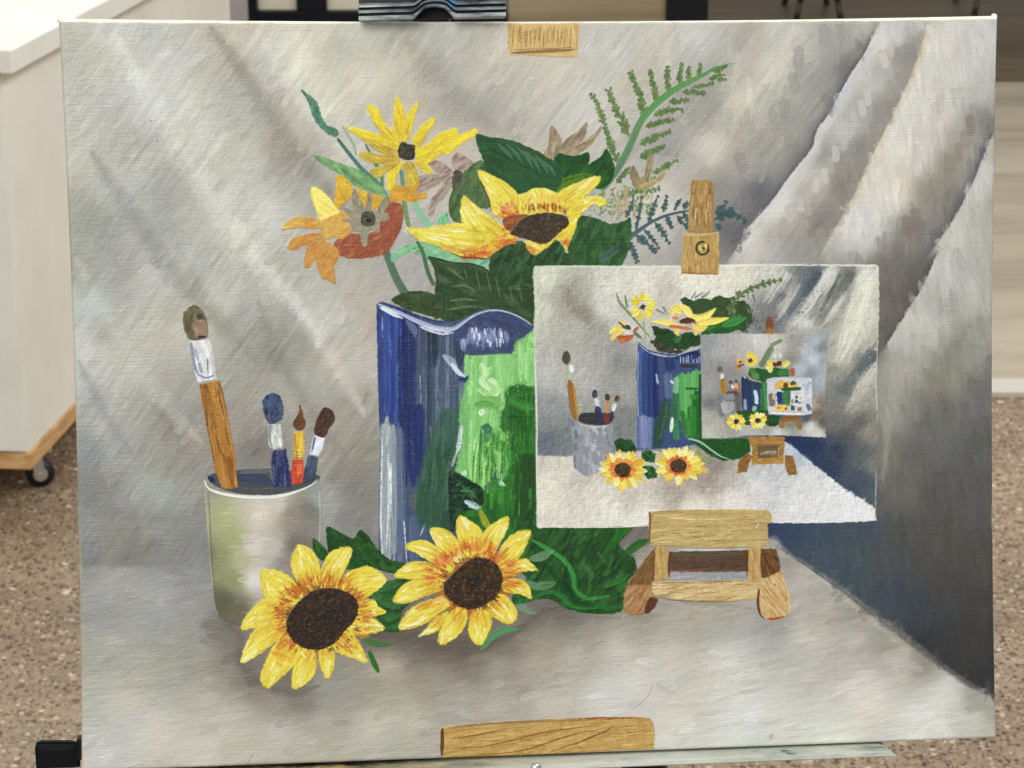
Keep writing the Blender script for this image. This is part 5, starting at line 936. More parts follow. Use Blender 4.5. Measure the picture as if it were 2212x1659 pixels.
def flower(fr,c,rx,ry,n,id_,cols,dc,dr,w=3.,id2=None,rot=0,h=2.):
    cx,cy=fr([c])[0]
    for k in range(n*2):
        t=rot+k*math.pi*2/n+rng.normal(0,.12); rr=rng.uniform(.85,1.08); cc=cols[rng.integers(len(cols))]
        x1,y1=cx+math.cos(t)*rx*rr*fr.s,cy+math.sin(t)*ry*rr*fr.s; x0,y0=cx+math.cos(t)*rx*.35*fr.s,cy+math.sin(t)*ry*.35*fr.s
        stroke([(x0,y0),((x0+x1)/2,(y0+y1)/2),(x1,y1)],[w*.9,w*1.5,w*.8],cc,a=.95,h=h,id=id_,br=.1,tp=(.1,.2))
    if dc is not None:
        for k in range(6):
            t=rng.uniform(0,6.3); r=rng.uniform(0,.5)*dr*fr.s; stroke([(cx+math.cos(t)*r,cy+math.sin(t)*r*.8),(cx+math.cos(t+1.5)*r,cy+math.sin(t+1.5)*r*.8+.3)],dr*fr.s*.55,np.array(dc)*rng.uniform(.8,1.25),a=.95,h=1.6,id=id2)
fy=[(244,224,104),(236,206,84),(226,192,70),(248,236,150)]
m1=mini('painted_daisy'); flower(G1,(695,280),88,92,11,m1,[(232,214,70),(240,226,100),(220,196,56)],(70,48,40),30,w=3.4,id2=m1)
m2=mini('painted_daisy')
for p,w,c in [([(560,360),(585,400),(600,430)],[4,5,4],(240,206,110)),([(490,450),(530,410),(580,430)],[4,6,5],(240,220,110)),([(500,490),(530,450),(570,440)],[4,6,5],(236,206,96)),([(540,470),(590,480),(640,460)],[6,8,6],(184,96,44)),([(560,510),(570,480)],[4,6],(200,118,54)),([(640,430),(670,410)],[4,4],(196,84,52)),([(545,375),(590,415),(560,400)],[2,3,2],(90,86,80)),([(590,400),(620,420)],[5,5],(66,66,72)),([(530,400),(560,430)],[4,6],(232,204,100))]: stroke(G1(p),w,c,a=.95,h=1.8,id=m2)
m3=mini('painted_sunflower')
for p,w,c in [([(755,370),(850,380),(930,420)],[3,9,8],(244,222,112)),([(870,330),(900,290),(930,330)],[5,9,7],(240,216,96)),([(930,270),(970,300),(1000,350)],[5,10,8],(246,226,120)),([(1000,350),(1080,345),(1150,290)],[8,9,4],(244,222,108)),([(1040,380),(1140,370),(1230,350)],[8,9,4],(244,220,100)),([(1010,400),(1050,420),(1100,400)],[7,8,5],(240,206,96)),([(900,430),(920,460)],[7,3],(244,204,110)),([(1020,430),(1030,460)],[7,4],(238,196,120)),([(860,400),(930,410),(1000,420)],[4,4,4],(210,116,46)),([(880,350),(920,350)],[3,4],(214,120,50)),([(1010,370),(1030,390)],[3,3],(190,100,44))]: stroke(G1(p),w,c,a=.97,h=2.2,id=m3,br=.08)
stroke(G1([(925,375),(970,368),(1020,368)]),[5,8,5],(88,52,34),a=.97,h=1.5,id=m3)
mv=mini('painted_vase')
mvm=shape(G1([(668,500),(720,545),(820,575),(900,575),(1000,555),(1058,540),(1062,800),(1062,1100),(1100,1130),(1000,1140),(900,1160),(860,1160),(760,1165),(660,1170),(664,900),(655,700)]),(62,82,126),mv,sm=False,h=1.,wob=.5)
W8=lambda pts,w,c,**k: stroke(G1(pts),w,c,clip=mvm,id=mv,**{**dict(a=.92,h=1.5,br=.14,tp=(.03,.1)),**k})
for p,w,c in [([(685,540),(682,800),(680,960)],8,(74,98,148)),([(710,560),(705,960)],8,(52,74,128)),([(745,580),(745,980)],9,(42,62,120)),([(775,590),(780,980)],8,(36,52,104)),([(820,590),(830,700),(830,880)],13,(64,82,126)),([(860,590),(870,680)],13,(44,60,104)),([(900,580),(1050,590)],12,(36,50,96)),([(672,960),(680,1165)],8,(96,114,160)),([(700,960),(705,1165)],9,(128,142,176)),([(740,970),(735,1165)],7,(112,128,164)),
   ([(800,980),(790,1160)],12,(40,76,62)),([(840,860),(810,1000),(790,1100)],10,(50,84,66)),([(850,700),(860,850)],10,(92,112,144)),([(940,700),(945,900),(950,1000)],13,(86,166,86)),([(980,700),(985,860),(985,960)],13,(98,178,90)),([(1030,680),(1035,800)],12,(94,174,84)),([(1030,820),(1035,1100)],12,(34,108,34)),([(1000,900),(1000,1100)],11,(44,126,44)),([(970,980),(970,1090)],8,(62,140,60)),([(900,820),(900,1000)],9,(56,116,70)),([(870,900),(860,1060)],10,(52,96,70)),([(905,720),(900,820)],7,(120,180,130)),
   ([(900,1000),(905,1110)],9,(62,132,82)),([(940,930),(960,1080)],6,(52,118,56)),([(1052,700),(1056,1100)],4,(30,76,30))]: W8(p,w,c)
for p,w,c in [([(880,970),(875,1020),(870,1060)],[3,5,3],(222,234,224)),([(870,740),(885,760)],[3,3],(206,216,230)),([(930,650),(1040,650)],4,(60,60,50)),([(960,790),(1040,790)],3,(40,100,40)),([(990,830),(1030,850)],6,(60,146,60)),([(780,700),(790,760)],[2,3],(170,186,214))]: W8(p,w,c,h=2.2)
for k in range(16):
    x=925+k*8+rng.normal(0,2); W8([(x,588+rng.normal(0,6)),(x+rng.normal(0,3),630)],1.5,(186,198,220) if k%2 else (60,72,116),h=2,a=.8)
stroke(G1([(672,510),(720,552),(800,582),(880,590),(960,565),(1056,540)]),[1.6,2.4,2.4,2,1.6,1.2],(186,198,218),a=.85,h=1.8,dry=.4,id=mv); stroke(G1([(668,500),(740,560),(860,575)]),1.4,(24,32,72),a=.7,id=mv)
stroke(G1([(668,560),(664,780),(668,960)]),1,(206,214,226),a=.8,h=1.6,id=mv)
mc=mini('painted_cup')
mcm=shape(G1([(235,968),(300,1000),(400,1022),(500,1010),(512,970),(510,1100),(520,1240),(440,1300),(360,1330),(330,1330),(270,1280),(262,1150),(248,1050)]),(142,146,150),mc,h=1.)
scatter(mcm,60,16,4,82,lambda x,y:[(110,116,128),(160,164,168),(180,184,190),(140,142,144)][int(np.clip((x-mcm.x0)/(mcm.x1-mcm.x0)*3.9,0,3))] if x<(mcm.x0+.75*(mcm.x1-mcm.x0)) else (118,124,134),a=.8,h=1.4,id=mc)
shape(G1([(300,990),(310,945),(400,940),(510,950),(500,1000),(430,1018),(350,1010)]),(58,60,58),mc); stroke(G1([(300,1010),(380,1028),(480,1020)]),1.6,(190,196,200),a=.9,h=1.6)
stroke(G1([(400,1030),(415,1080)]),2.5,(196,202,208),a=.8,h=1.8); stroke(G1([(270,1290),(330,1340)]),[3,3],(198,198,200),a=.6)
mb_=mini('painted_paintbrush')
for p,w,c in [([(222,560),(218,600),(225,640)],[7,11,8],(82,72,48)),([(235,650),(240,740)],8,(176,178,160)),([(250,645),(258,690)],5,(232,234,230)),([(240,740),(258,860),(278,985)],[7,9,11],(152,106,44)),([(265,760),(290,980)],3,(178,130,60)),
   ([(398,800),(398,850)],[6,7],(62,64,68)),([(405,850),(418,900)],5,(214,216,214)),([(412,905),(432,1010)],8,(50,56,88)),([(474,825),(478,865)],6,(84,56,36)),([(476,870),(472,945)],5,(196,140,80)),([(470,950),(474,1010)],7,(124,60,40)),([(540,835),(530,870)],6,(96,68,40)),([(522,885),(510,930)],5,(216,218,220)),([(508,935),(490,985)],4,(62,58,76))]: stroke(G1(p),w,c,a=.96,h=1.9,id=mb_,br=.12)
stroke(G1([(300,880),(305,950)]),[4,5],(186,180,130),a=.5)
ml=mini('painted_leaf')
for pts,c in [([(515,1120),(560,1092),(585,1110),(620,1105),(655,1150),(650,1180),(600,1190),(540,1185)],(38,78,40)),([(690,1180),(740,1170),(775,1200),(770,1250),(720,1245),(690,1225)],(44,90,46)),([(690,1275),(750,1265),(785,1300),(780,1345),(730,1350),(700,1320)],(50,104,50)),
   ([(985,1105),(1080,1102),(1360,1098),(1368,1180),(1300,1225),(1200,1240),(1110,1205),(1040,1150)],(34,86,34))]:
    m=shape(G1(pts),c,ml,sm=False,wob=1.,h=1.2); scatter(m,26,10,2.4,10,[np.array(c)*.7,np.array(c)*1.3],a=.75,h=1.7,id=ml,spread=40,br=.15)
stroke(G1([(975,1100),(1050,1120),(1120,1170),(1180,1210),(1240,1230)]),[2,2.6,2.4,2,1.4],(176,206,180),a=.9,h=2,id=ml)
ms=mini('painted_sunflower'); flower(G1,(572,1300),150,128,15,ms,fy+[(222,170,60)],None,40,w=5.2); flower(G1,(570,1290),82,72,14,ms,[(212,104,44),(220,124,56),(230,150,70)],None,50,w=4,id2=ms,h=1.4)
ms=mini('painted_sunflower'); flower(G1,(925,1265),150,118,15,ms,fy+[(228,176,60)],None,40,w=5.2); flower(G1,(918,1270),84,66,14,ms,[(212,104,44),(222,124,56),(232,160,80)],None,48,w=4,id2=ms,h=1.4)
for (cx,cy) in ((570,1295),(918,1270)):
    dm=shape(G1([(cx+math.cos(t)*52,cy+math.sin(t)*46) for t in np.linspace(0,5.8,9)]),(78,60,40),part('flower_disc',PC),h=1.6,wob=.8); scatter(dm,26,6,1.8,0,[(110,86,58),(48,36,26),(90,70,46)],a=.8,h=1.8,spread=90)
for p,w,c in [([(1040,1170),(1060,1230)],5,(140,156,70)),([(1070,1210),(1100,1240)],5,(130,160,96)),([(1060,1280),(1095,1310)],7,(232,186,90))]: stroke(G1(p),w,c,a=.85,h=1.8,id=ms)
me=mini('painted_easel'); wd=(166,124,58); wl=(190,148,78)
for pts,c in [([(1352,1092),(1580,1088),(1575,1140),(1360,1145)],wd),([(1372,1140),(1410,1140),(1408,1235),(1375,1240)],(160,120,56)),([(1540,1135),(1575,1135),(1572,1240),(1540,1235)],(158,118,54)),([(1408,1140),(1540,1138),(1540,1225),(1408,1225)],(112,90,62)),([(1425,1178),(1530,1175),(1528,1200),(1425,1202)],(150,134,112)),([(1370,1222),(1572,1218),(1570,1256),(1375,1262)],(168,128,58)),
   ([(1345,1190),(1375,1210),(1360,1250),(1340,1305),(1285,1315),(1290,1240)],(144,102,46)),([(1575,1200),(1625,1205),(1650,1270),(1655,1325),(1600,1330),(1580,1270)],(150,110,50))]:
    m=shape(G1(pts),c,me,sm=False,wob=.7,h=1.3); scatter(m,14,10,1.6,0,[np.array(c)*.78,np.array(c)*1.2],a=.7,h=1.8,id=me,spread=12,br=.12)
mp_=mini('post'); stroke(G1([(1482,350),(1486,420)]),[9,9],(132,74,44),a=.96,h=1.8,id=mp_,tp=(.02,.05)); stroke(G1([(1482,420),(1485,480)]),[11,10],(166,112,56),a=.96,h=1.8,id=mp_,tp=(.02,.05)); 
# third canvas
P3=mini('painted_picture','third still smaller painted canvas')
m3_=shape(G2([(215,155),(400,140),(900,125),(1300,130),(1700,130),(2070,120),(2040,600),(2010,1100),(2030,1630),(1400,1600),(900,1600),(600,1640),(240,1640),(225,1200),(230,800),(215,400)]),(150,152,152),P3,sm=False,wob=.6,h=1.2)
f3=field(ctrl(G2,[(300,250,(148,150,150)),(500,350,(168,168,166)),(400,600,(146,146,144)),(300,900,(156,156,154)),(600,700,(140,140,138)),(350,1150,(120,122,122)),(700,1100,(110,110,108)),(1050,250,(204,198,192)),(900,350,(180,178,172)),(1300,300,(196,192,180)),(1600,250,(158,152,142)),(1550,500,(140,140,132)),(1750,350,(176,184,190)),(1650,620,(176,182,190)),(1900,250,(170,180,186)),(1850,500,(190,196,204)),(1980,500,(160,164,164)),(1950,300,(124,130,130)),
  (1800,700,(140,148,152)),(1950,800,(168,174,180)),(1900,950,(150,156,164)),(1850,1150,(170,162,146)),(1950,1100,(146,128,108)),(1900,1300,(110,104,96)),(300,1300,(170,168,160)),(500,1450,(176,174,160)),(300,1580,(184,188,170)),(900,1550,(178,178,168)),(1200,1500,(160,158,148)),(1300,1560,(196,198,190)),(1800,1450,(210,210,202)),(1900,1580,(208,206,196)),(1750,1350,(80,86,96)),(2000,1400,(100,96,88)),(600,1400,(140,142,136)),(1400,1300,(90,100,80))]),m3_.y0,m3_.y1,m3_.x0,m3_.x1,sig=4.)
sl=(slice(m3_.y0,m3_.y1),slice(m3_.x0,m3_.x1)); C[sl]=C[sl]*(1-m3_.a[...,None])+f3*m3_.a[...,None]; gs=C.copy(); sc2(m3_,180,12,2.4,-60)
C[sl]*=(1+m3_.a*.03*aniso(88,8,1.6,51)[sl])[...,None]
X8=None
X8=lambda p,w,c,**k: stroke(G2(p),w*.1488*1.0+.6,c,**{**dict(a=.95,h=1.6,br=.14,tp=(.03,.1),clip=m3_),**k})
for pts,c in [([(920,640),(1040,620),(1120,640),(1260,610),(1500,650),(1495,745),(1280,760),(1200,790),(1120,840),(1060,800),(960,780),(900,720)],(46,92,48)),([(820,740),(900,800),(1080,850),(1090,1240),(830,1240),(815,1000)],(44,62,98)),([(1090,840),(1175,820),(1165,1260),(1080,1250)],(46,118,64)),([(760,1240),(1180,1230),(1360,1330),(1350,1450),(780,1450)],(40,84,44))]:
    mm=shape(G2(pts),c,P3,sm=False,wob=.4,h=1.3); scatter(mm,22,5,1.4,80,[np.array(c)*.75,np.array(c)*1.3],a=.75,h=1.6,id=P3,spread=40)
for p,w,c in [([(495,610),(490,680)],36,(100,98,84)),([(525,710),(520,780)],24,(222,216,190)),([(540,790),(545,900),(560,1000)],44,(166,124,46)),([(650,810),(655,850)],28,(84,84,86)),([(645,880),(650,930)],22,(120,122,150)),([(675,870),(678,920)],14,(226,228,232)),([(728,800),(730,830)],16,(60,54,50)),([(730,860),(730,930)],28,(232,180,110)),([(725,920),(728,970)],24,(206,84,50)),([(770,820),(770,920)],16,(150,120,80)),([(590,990),(750,985)],24,(86,76,72)),
  ([(480,1020),(490,1200),(540,1330)],40,(124,126,128)),([(560,1050),(700,1040)],40,(136,138,142)),([(560,1120),(600,1280)],60,(168,168,168)),([(660,1120),(660,1240)],50,(158,158,158)),([(760,1000),(760,1240)],24,(104,98,92)),
  ([(850,750),(860,1000),(870,1230)],50,(40,58,98)),([(930,840),(940,1230)],54,(42,62,104)),([(1020,850),(1020,1200)],50,(44,72,100)),([(1060,840),(1080,930)],24,(40,70,72)),([(840,740),(900,800),(940,820)],10,(206,214,222)),([(860,780),(960,830),(1090,850)],16,(44,62,70)),([(860,1080),(865,1230)],20,(150,164,186)),([(1000,950),(1020,1020),(1030,1150)],24,(206,218,232)),([(1000,1180),(990,1250)],26,(150,190,170)),
  ([(1150,850),(1140,1050),(1130,1240)],40,(46,118,66)),([(1130,840),(1160,1200)],18,(70,146,84)),([(940,640),(990,700),(1040,770)],44,(76,126,62)),([(960,720),(1060,760)],30,(96,150,84)),([(1120,760),(1200,710),(1260,700)],40,(46,96,44)),([(1340,700),(1440,680),(1490,670)],44,(62,128,54)),([(1080,600),(1150,500),(1200,400),(1260,320)],44,(112,130,92)),([(1230,300),(1330,250),(1400,220)],26,(126,140,100)),([(1290,420),(1300,480)],14,(216,216,206)),([(1360,400),(1380,480)],14,(216,214,206)),
  ([(760,480),(800,540),(760,560)],50,(214,170,110)),([(720,600),(800,620)],36,(196,136,70)),([(780,530),(800,550)],22,(96,52,40)),([(760,600),(840,570)],12,(120,60,40)),([(880,440),(950,430),(1000,520),(920,580)],40,(232,206,72)),([(880,520),(960,560),(1010,480)],40,(236,212,86)),([(910,530),(960,500)],26,(94,52,32)),([(1190,520),(1230,560),(1280,600)],34,(232,212,80)),([(1400,590),(1460,560),(1480,520)],36,(228,212,84)),([(1170,610),(1230,640),(1200,680)],30,(232,222,120)),([(1270,580),(1330,560),(1390,560)],34,(100,50,32)),([(1290,530),(1320,520)],20,(226,206,90)),
  ([(1540,630),(1545,700),(1540,740)],38,(166,96,70)),([(1010,1240),(1050,1300)],30,(50,110,50)),([(740,1260),(800,1300)],34,(44,92,40)),([(850,1260),(860,1440)],56,(40,88,44)),([(1230,1330),(1300,1340),(1340,1380)],50,(36,84,34)),([(1200,1440),(1320,1440)],30,(34,72,32)),([(1410,1350),(1500,1330),(1640,1330)],44,(136,96,52)),([(1400,1400),(1390,1500)],34,(158,112,56)),([(1620,1360),(1640,1450),(1660,1520)],36,(156,112,52)),([(1430,1420),(1560,1400)],16,(176,128,70))]: X8(p,w*1.1,c,id=P3)
m_=part('painted_sunflower',PC); flower(G2,(730,1400),145,125,12,m_,fy,(66,36,28),55,w=3,id2=m_); m_=part('painted_sunflower',PC); flower(G2,(1045,1385),140,120,12,m_,fy,(66,36,28),55,w=3,id2=m_)
# fourth and fifth canvas
P4=mini('painted_picture','fourth tiny painted canvas')
m4=shape(G2([(1170,790),(1260,760),(1500,765),(1820,765),(1830,1000),(1825,1290),(1600,1310),(1200,1300),(1180,1100)]),(196,198,204),P4,wob=.4,h=1.8,sm=False); scatter(m4,26,10,2,-50,[(206,208,212),(184,186,194),(212,214,216)],a=.7,h=1.8,id=P4)
for pts,c in [([(1290,860),(1350,815),(1460,830),(1600,830),(1620,900),(1660,930),(1480,950),(1370,930),(1290,930)],(196,150,74)),([(1370,920),(1640,905),(1660,945),(1500,960),(1400,960)],(40,88,44)),([(1320,970),(1420,975),(1425,1150),(1335,1155)],(42,60,112)),([(1420,950),(1515,955),(1505,1170),(1425,1160)],(58,120,66)),([(1275,1180),(1370,1150),(1480,1170),(1470,1240),(1300,1250)],(226,184,80))]:
    shape(G2(pts),c,P4,sm=False,wob=.3,h=1.9)
Y8=lambda p,w,c,**k: X8(p,w,c,id=P4,**k)
for p,w,c in [([(1240,1000),(1250,1180)],50,(120,110,98)),([(1280,1000),(1280,1080)],30,(196,176,146)),([(1350,830),(1420,860),(1380,900)],44,(222,176,80)),([(1290,900),(1340,880)],36,(212,168,96)),([(1450,840),(1520,870),(1560,870)],36,(236,190,96)),([(1420,880),(1480,880)],40,(110,56,36)),([(1550,820),(1560,870)],40,(48,88,42)),([(1600,860),(1590,890)],24,(222,174,100)),([(1390,930),(1500,930),(1670,920)],24,(42,94,48)),([(1340,980),(1370,1060),(1350,1130)],46,(40,60,124)),([(1430,980),(1450,1100),(1450,1150)],46,(70,130,74)),([(1500,980),(1490,1130)],24,(60,120,70)),
  ([(1740,960),(1800,820)],18,(168,172,190)),([(1690,860),(1740,900)],20,(180,184,196)),([(1760,1150),(1800,1240)],30,(104,110,136)),([(1300,1200),(1380,1200),(1460,1190)],40,(232,192,80)),([(1340,1200),(1350,1210)],20,(84,48,34)),([(1440,1210),(1460,1220)],20,(96,58,34)),([(1550,1160),(1550,1240)],30,(44,102,56)),([(1620,1220),(1680,1220)],26,(150,112,76)),([(1220,1260),(1500,1280),(1760,1290)],16,(216,218,224))]: Y8(p,w,c)
P5=mini('painted_picture','fifth and smallest painted canvas')
m5=shape(G2([(1520,960),(1620,950),(1725,960),(1725,1180),(1600,1190),(1520,1150)]),(208,210,216),P5,wob=.3,h=2.2,sm=False)
for p,w,c in [([(1545,1080),(1545,1140)],16,(176,130,80)),([(1590,1040),(1620,1050)],24,(50,96,50)),([(1600,1090),(1610,1130)],26,(40,66,120)),([(1660,1060),(1680,1090)],16,(222,196,110)),([(1590,1000),(1640,1000)],12,(222,190,120)),([(1660,1120),(1640,1140)],14,(120,140,170))]: X8(p,w,c,id=P5)
for p in [[(1900,1130),(1990,1120),(1960,1200),(1890,1260)],[(1860,1290),(1940,1340),(1990,1270)],[(1790,1370),(1880,1300)]]: X8(p,14,(138,118,98),a=.8)

# ------------------------------------------------------------ painted wooden easel and blocks
EA=part('painted_easel',None,'ochre painted wooden tabletop easel')
def wood(fr,pts,c,id_,n,L,ang,light,dark,sw=2.2,sm=False,spread=4):
    ds=lambda q:tuple(np.array(q,float)*.84+np.dot(q,[.3,.55,.15])*.18); c=ds(c); light=[ds(q) for q in light]; dark=[ds(q) for q in dark]
    m=shape(fr(pts),c,id_,sm=sm,wob=.8,h=1.1); scatter(m,n,L,sw,ang,light,a=.75,h=1.6,br=.14,id=id_,spread=spread,bend=.06,dry=.4)
    scatter(m,n//3,L*.8,.8,ang,dark,a=.7,h=.3,id=id_,spread=spread,bend=.08); return m
po=part('post',EA); wood(F3,[(960,945),(1000,938),(1070,936),(1105,942),(1126,965),(1125,1100),(1118,1330),(938,1312),(944,1150),(955,1050)],(166,128,62),po,60,26,92,[(178,138,70),(154,114,50),(190,152,84),(146,106,46)],[(110,76,34),(126,90,40)])
for p in [[(1000,1130),(990,1200),(985,1270)],[(1085,1080),(1075,1200)],[(1020,1060),(1030,1120)],[(1020,1220),(1022,1290)]]: stroke(F3(p),[.8,1.4,.8],(226,206,160),a=.9,h=2)
for p in [[(1100,1000),(1095,1040)],[(960,1030),(970,1040)],[(1085,1170),(1085,1190)]]: stroke(F3(p),1.4,(70,46,24),a=.9)
bl=part('block',EA); wood(F3,[(905,1330),(1165,1318),(1163,1420),(1165,1500),(1155,1626),(1020,1625),(885,1618),(895,1480)],(186,146,72),bl,60,26,90,[(198,158,84),(172,130,60),(206,168,94)],[(120,86,40),(136,100,46)])
stroke(F3([(905,1335),(1030,1335),(1165,1322)]),2.6,(206,172,110),a=.9,h=1.6,id=bl); stroke(F3([(890,1612),(1020,1618),(1150,1622)]),2,(150,104,48),a=.8)
kn=part('knob',EA)
kx,ky=F3([(1042,1434)])[0]
stroke([(kx+math.cos(t)*13,ky+math.sin(t)*14) for t in np.linspace(-.6,5.1,12)],3.,(70,68,40),a=.97,h=1.8,id=kn,tp=(.05,.05)); stroke([(kx-3,ky-5),(kx-6,ky),(kx+1,ky+4)],3,(210,200,110),a=.9,h=2,id=kn); stroke([(kx+6,ky-8),(kx+9,ky-1)],3.4,(232,220,120),a=.9,h=2,id=kn)
stroke([(kx,ky-2),(kx+5,ky+4)],3.2,(84,78,48),a=.9,id=kn); stroke([(kx+13,ky+6),(kx+15,ky+8)],4,(76,72,44),a=.95,id=kn); stroke([(kx-20,ky+20),(kx-18,ky+8),(kx-8,ky)],.8,(80,56,26),a=.8)
dkw=(98,70,46)
sh_=part('shelf',EA)
wood(G6,[(860,640),(1560,630),(1580,740),(850,745)],(150,152,154),sh_,14,30,0,[(160,164,166),(140,142,144)],[(120,122,124)])
wood(G6,[(830,470),(1590,455),(1585,660),(1200,668),(840,660)],dkw,sh_,50,40,0,[(88,66,48),(110,76,50),(80,64,50)],[(56,40,28)])
stroke(G6([(860,490),(1100,500),(1540,490)]),5,(96,88,68),a=.8,h=1,dry=.4); stroke(G6([(900,650),(1200,655),(1500,648)]),2.6,(140,84,50),a=.8,h=1.2,dry=.4); stroke(G6([(960,520),(1040,515)]),2.4,(80,108,52),a=.6)
legL=part('leg',EA); wood(G6,[(690,425),(695,560),(680,740),(650,800),(410,800),(500,660),(620,500)],(132,92,44),legL,30,20,-55,[(144,102,50),(118,80,36),(96,66,34)],[(70,46,24)])
wood(G6,[(400,800),(640,790),(660,850),(712,930),(705,975),(640,1050),(560,1085),(460,1088),(375,1030),(385,920)],(172,124,70),legL,50,22,-48,[(188,142,90),(160,110,56),(198,156,108),(150,100,50)],[(110,70,34)])
m=shape_mask(G6([(590,1070),(590,1000),(640,910),(712,935),(700,980),(650,1045)])); fill(m,(92,56,32),.95,h=1.,id=legL)
legR=part('leg',EA); wood(G6,[(1700,440),(1855,440),(1885,540),(1895,660),(1800,740),(1700,720)],(120,78,34),legR,24,18,70,[(96,58,30),(140,96,44),(80,44,26)],[(60,34,20)])
wood(G6,[(1720,740),(1900,655),(1940,740),(1978,860),(1985,1000),(1990,1060),(1900,1120),(1780,1135),(1710,1090),(1680,1000),(1690,820)],(206,166,104),legR,60,24,50,[(216,180,124),(192,146,82),(224,190,138),(180,126,66)],[(140,92,42)])
stroke(G6([(1690,830),(1680,960),(1700,1070),(1740,1120)]),[3,3.4,3.2,2],(104,58,24),a=.95,h=.8,id=legR); stroke(G6([(1770,1120),(1850,1118),(1940,1095)]),[2.6,3,2],(170,88,34),a=.95,id=legR); stroke(G6([(1975,860),(1985,1000),(1985,1070)]),2.2,(230,196,90),a=.9,h=1.6,id=legR)
for p in [[(1940,930),(1955,955)],[(1730,900),(1735,915)],[(1840,780),(1860,800)]]: stroke(G6(p),1.2,(110,56,30),a=.9)
stroke(G6([(1790,780),(1820,830)]),[1,2,1],(250,246,236),a=.9,h=2.2)
tr=part('crossbar',EA); wood(G6,[(655,765),(1500,745),(1740,740),(1680,830),(1665,920),(1480,950),(1000,945),(700,905),(655,850)],(204,172,108),tr,90,44,-6,[(216,188,126),(190,154,88),(222,198,140),(176,140,74)],[(130,96,48)])
stroke(G6([(680,775),(1100,765),(1600,750)]),[1,2.4,1.4],(130,100,56),a=.7,h=.4,dry=.3); stroke(G6([(700,905),(900,945),(1300,955),(1480,955)]),[1,2,2,1],(120,104,70),a=.7,h=.4)
u1=part('upright',EA); wood(G6,[(690,430),(815,430),(810,560),(800,740),(680,750)],(190,150,76),u1,24,26,90,[(200,162,88),(176,136,64)],[(130,96,46)]); stroke(G6([(830,470),(825,600),(820,715)]),[3,4,3],(96,54,30),a=.9,id=u1)
u2=part('upright',EA); wood(G6,[(1590,430),(1705,430),(1700,600),(1720,760),(1590,770)],(190,150,76),u2,24,26,90,[(200,162,88),(176,136,64)],[(130,96,46)]); stroke(G6([(1580,460),(1575,600),(1575,715)]),[2,2.6,2],(100,52,30),a=.9,id=u2)
pl=part('plank',EA); wood(G6,[(620,85),(900,65),(1400,62),(1770,68),(1815,110),(1815,185),(1775,200),(1785,420),(1600,430),(1100,435),(640,410),(625,250)],(190,160,92),pl,120,60,-1,[(200,172,104),(178,146,78),(206,180,114),(184,152,86)],[(132,104,54),(146,118,64)],sm=False)
stroke(G6([(628,85),(640,150),(635,220),(632,320),(640,400)]),[2.4,3.2,2.6,2.4,1.6],(128,84,40),a=.9,h=.8,id=pl); stroke(G6([(900,450),(1200,455),(1560,445)]),[1.4,2,1.4],(206,206,198),a=.8,h=1.2)
stroke(G6([(1660,240),(1690,190)]),[1,2],(236,226,196),a=.8,h=2,id=pl); 
for p in [[(1410,275),(1500,268)],[(1100,225),(1190,232)],[(840,290),(930,298)],[(1050,330),(1150,335)],[(1210,360),(1370,365)]]: stroke(G6(p),.9,(90,70,34),a=.8,h=.2)
# blocks at the real canvas' top and bottom edge (painted as if clamping it)
tb=part('painted_wood_block',None,'small ochre painted wooden block at the top edge'); m=wood(T10,[(1078,150),(1300,146),(1545,146),(1535,250),(1530,372),(1300,366),(1092,356),(1080,260)],(206,170,98),tb,50,30,90,[(212,178,108),(196,158,84)],[(190,150,80)])
for k in range(30):
    x=1100+k*13.5+rng.normal(0,4); y=rng.uniform(165,215); stroke(T10([(x,y),(x+rng.normal(-2,4),y+60),(x+rng.normal(-4,5),y+rng.uniform(90,125))]),rng.uniform(1,2.),[(160,122,60),(150,112,52),(136,100,46),(182,142,74)][rng.integers(4)],a=.8,h=.8,clip=m,dry=.3)
stroke(T10([(1105,345),(1300,335),(1510,325)]),[3,4,4.6],(140,106,66),a=.9,h=.8,id=tb); stroke(T10([(1110,325),(1300,318),(1515,308)]),[.8,1,1],(110,82,48),a=.8)
stroke(T10([(1080,180),(1085,340)]),1,(150,110,54),a=.8); stroke(T10([(1530,170),(1526,320)]),1,(150,110,54),a=.7)
bb=part('painted_wood_block',None,'long ochre painted wooden block at the bottom edge'); m=wood(T12,[(640,1400),(700,1385),(1000,1357),(1500,1335),(1900,1323),(1985,1330),(2018,1352),(2030,1440),(2024,1532),(1500,1562),(1000,1590),(662,1605),(640,1500)],(192,150,72),bb,150,60,-5,[(204,162,84),(180,136,60),(210,170,92),(172,126,54)],[(132,92,38),(150,108,48)])
stroke(T12([(655,1400),(655,1490),(650,1580)]),[4,4.6,4],(96,68,36),a=.95,h=.8,id=bb); stroke(T12([(700,1400),(900,1375),(1300,1352),(1900,1330)]),[2,3,4,3],(132,108,78),a=.7,h=.8,dry=.4,id=bb); stroke(T12([(1550,1338),(1750,1332),(1960,1335)]),[2,3.4,2],(136,72,40),a=.8,h=.8,dry=.5,id=bb)
for p in [[(690,1470),(900,1440),(1100,1400)],[(700,1530),(900,1520),(1100,1480),(1250,1440),(1500,1400),(1660,1380)],[(900,1570),(1150,1550),(1350,1490),(1500,1440),(1700,1400)],[(1340,1560),(1450,1520),(1600,1470),(1760,1390)],[(780,1510),(850,1495)],[(1150,1480),(1300,1430)],[(1500,1520),(1600,1460),(1700,1430),(1770,1380)],[(1000,1590),(1200,1560)]]: stroke(T12(p),[.8,1.6,2,1],(126,84,34),a=.8,h=.1,id=bb,tp=(.1,.3))
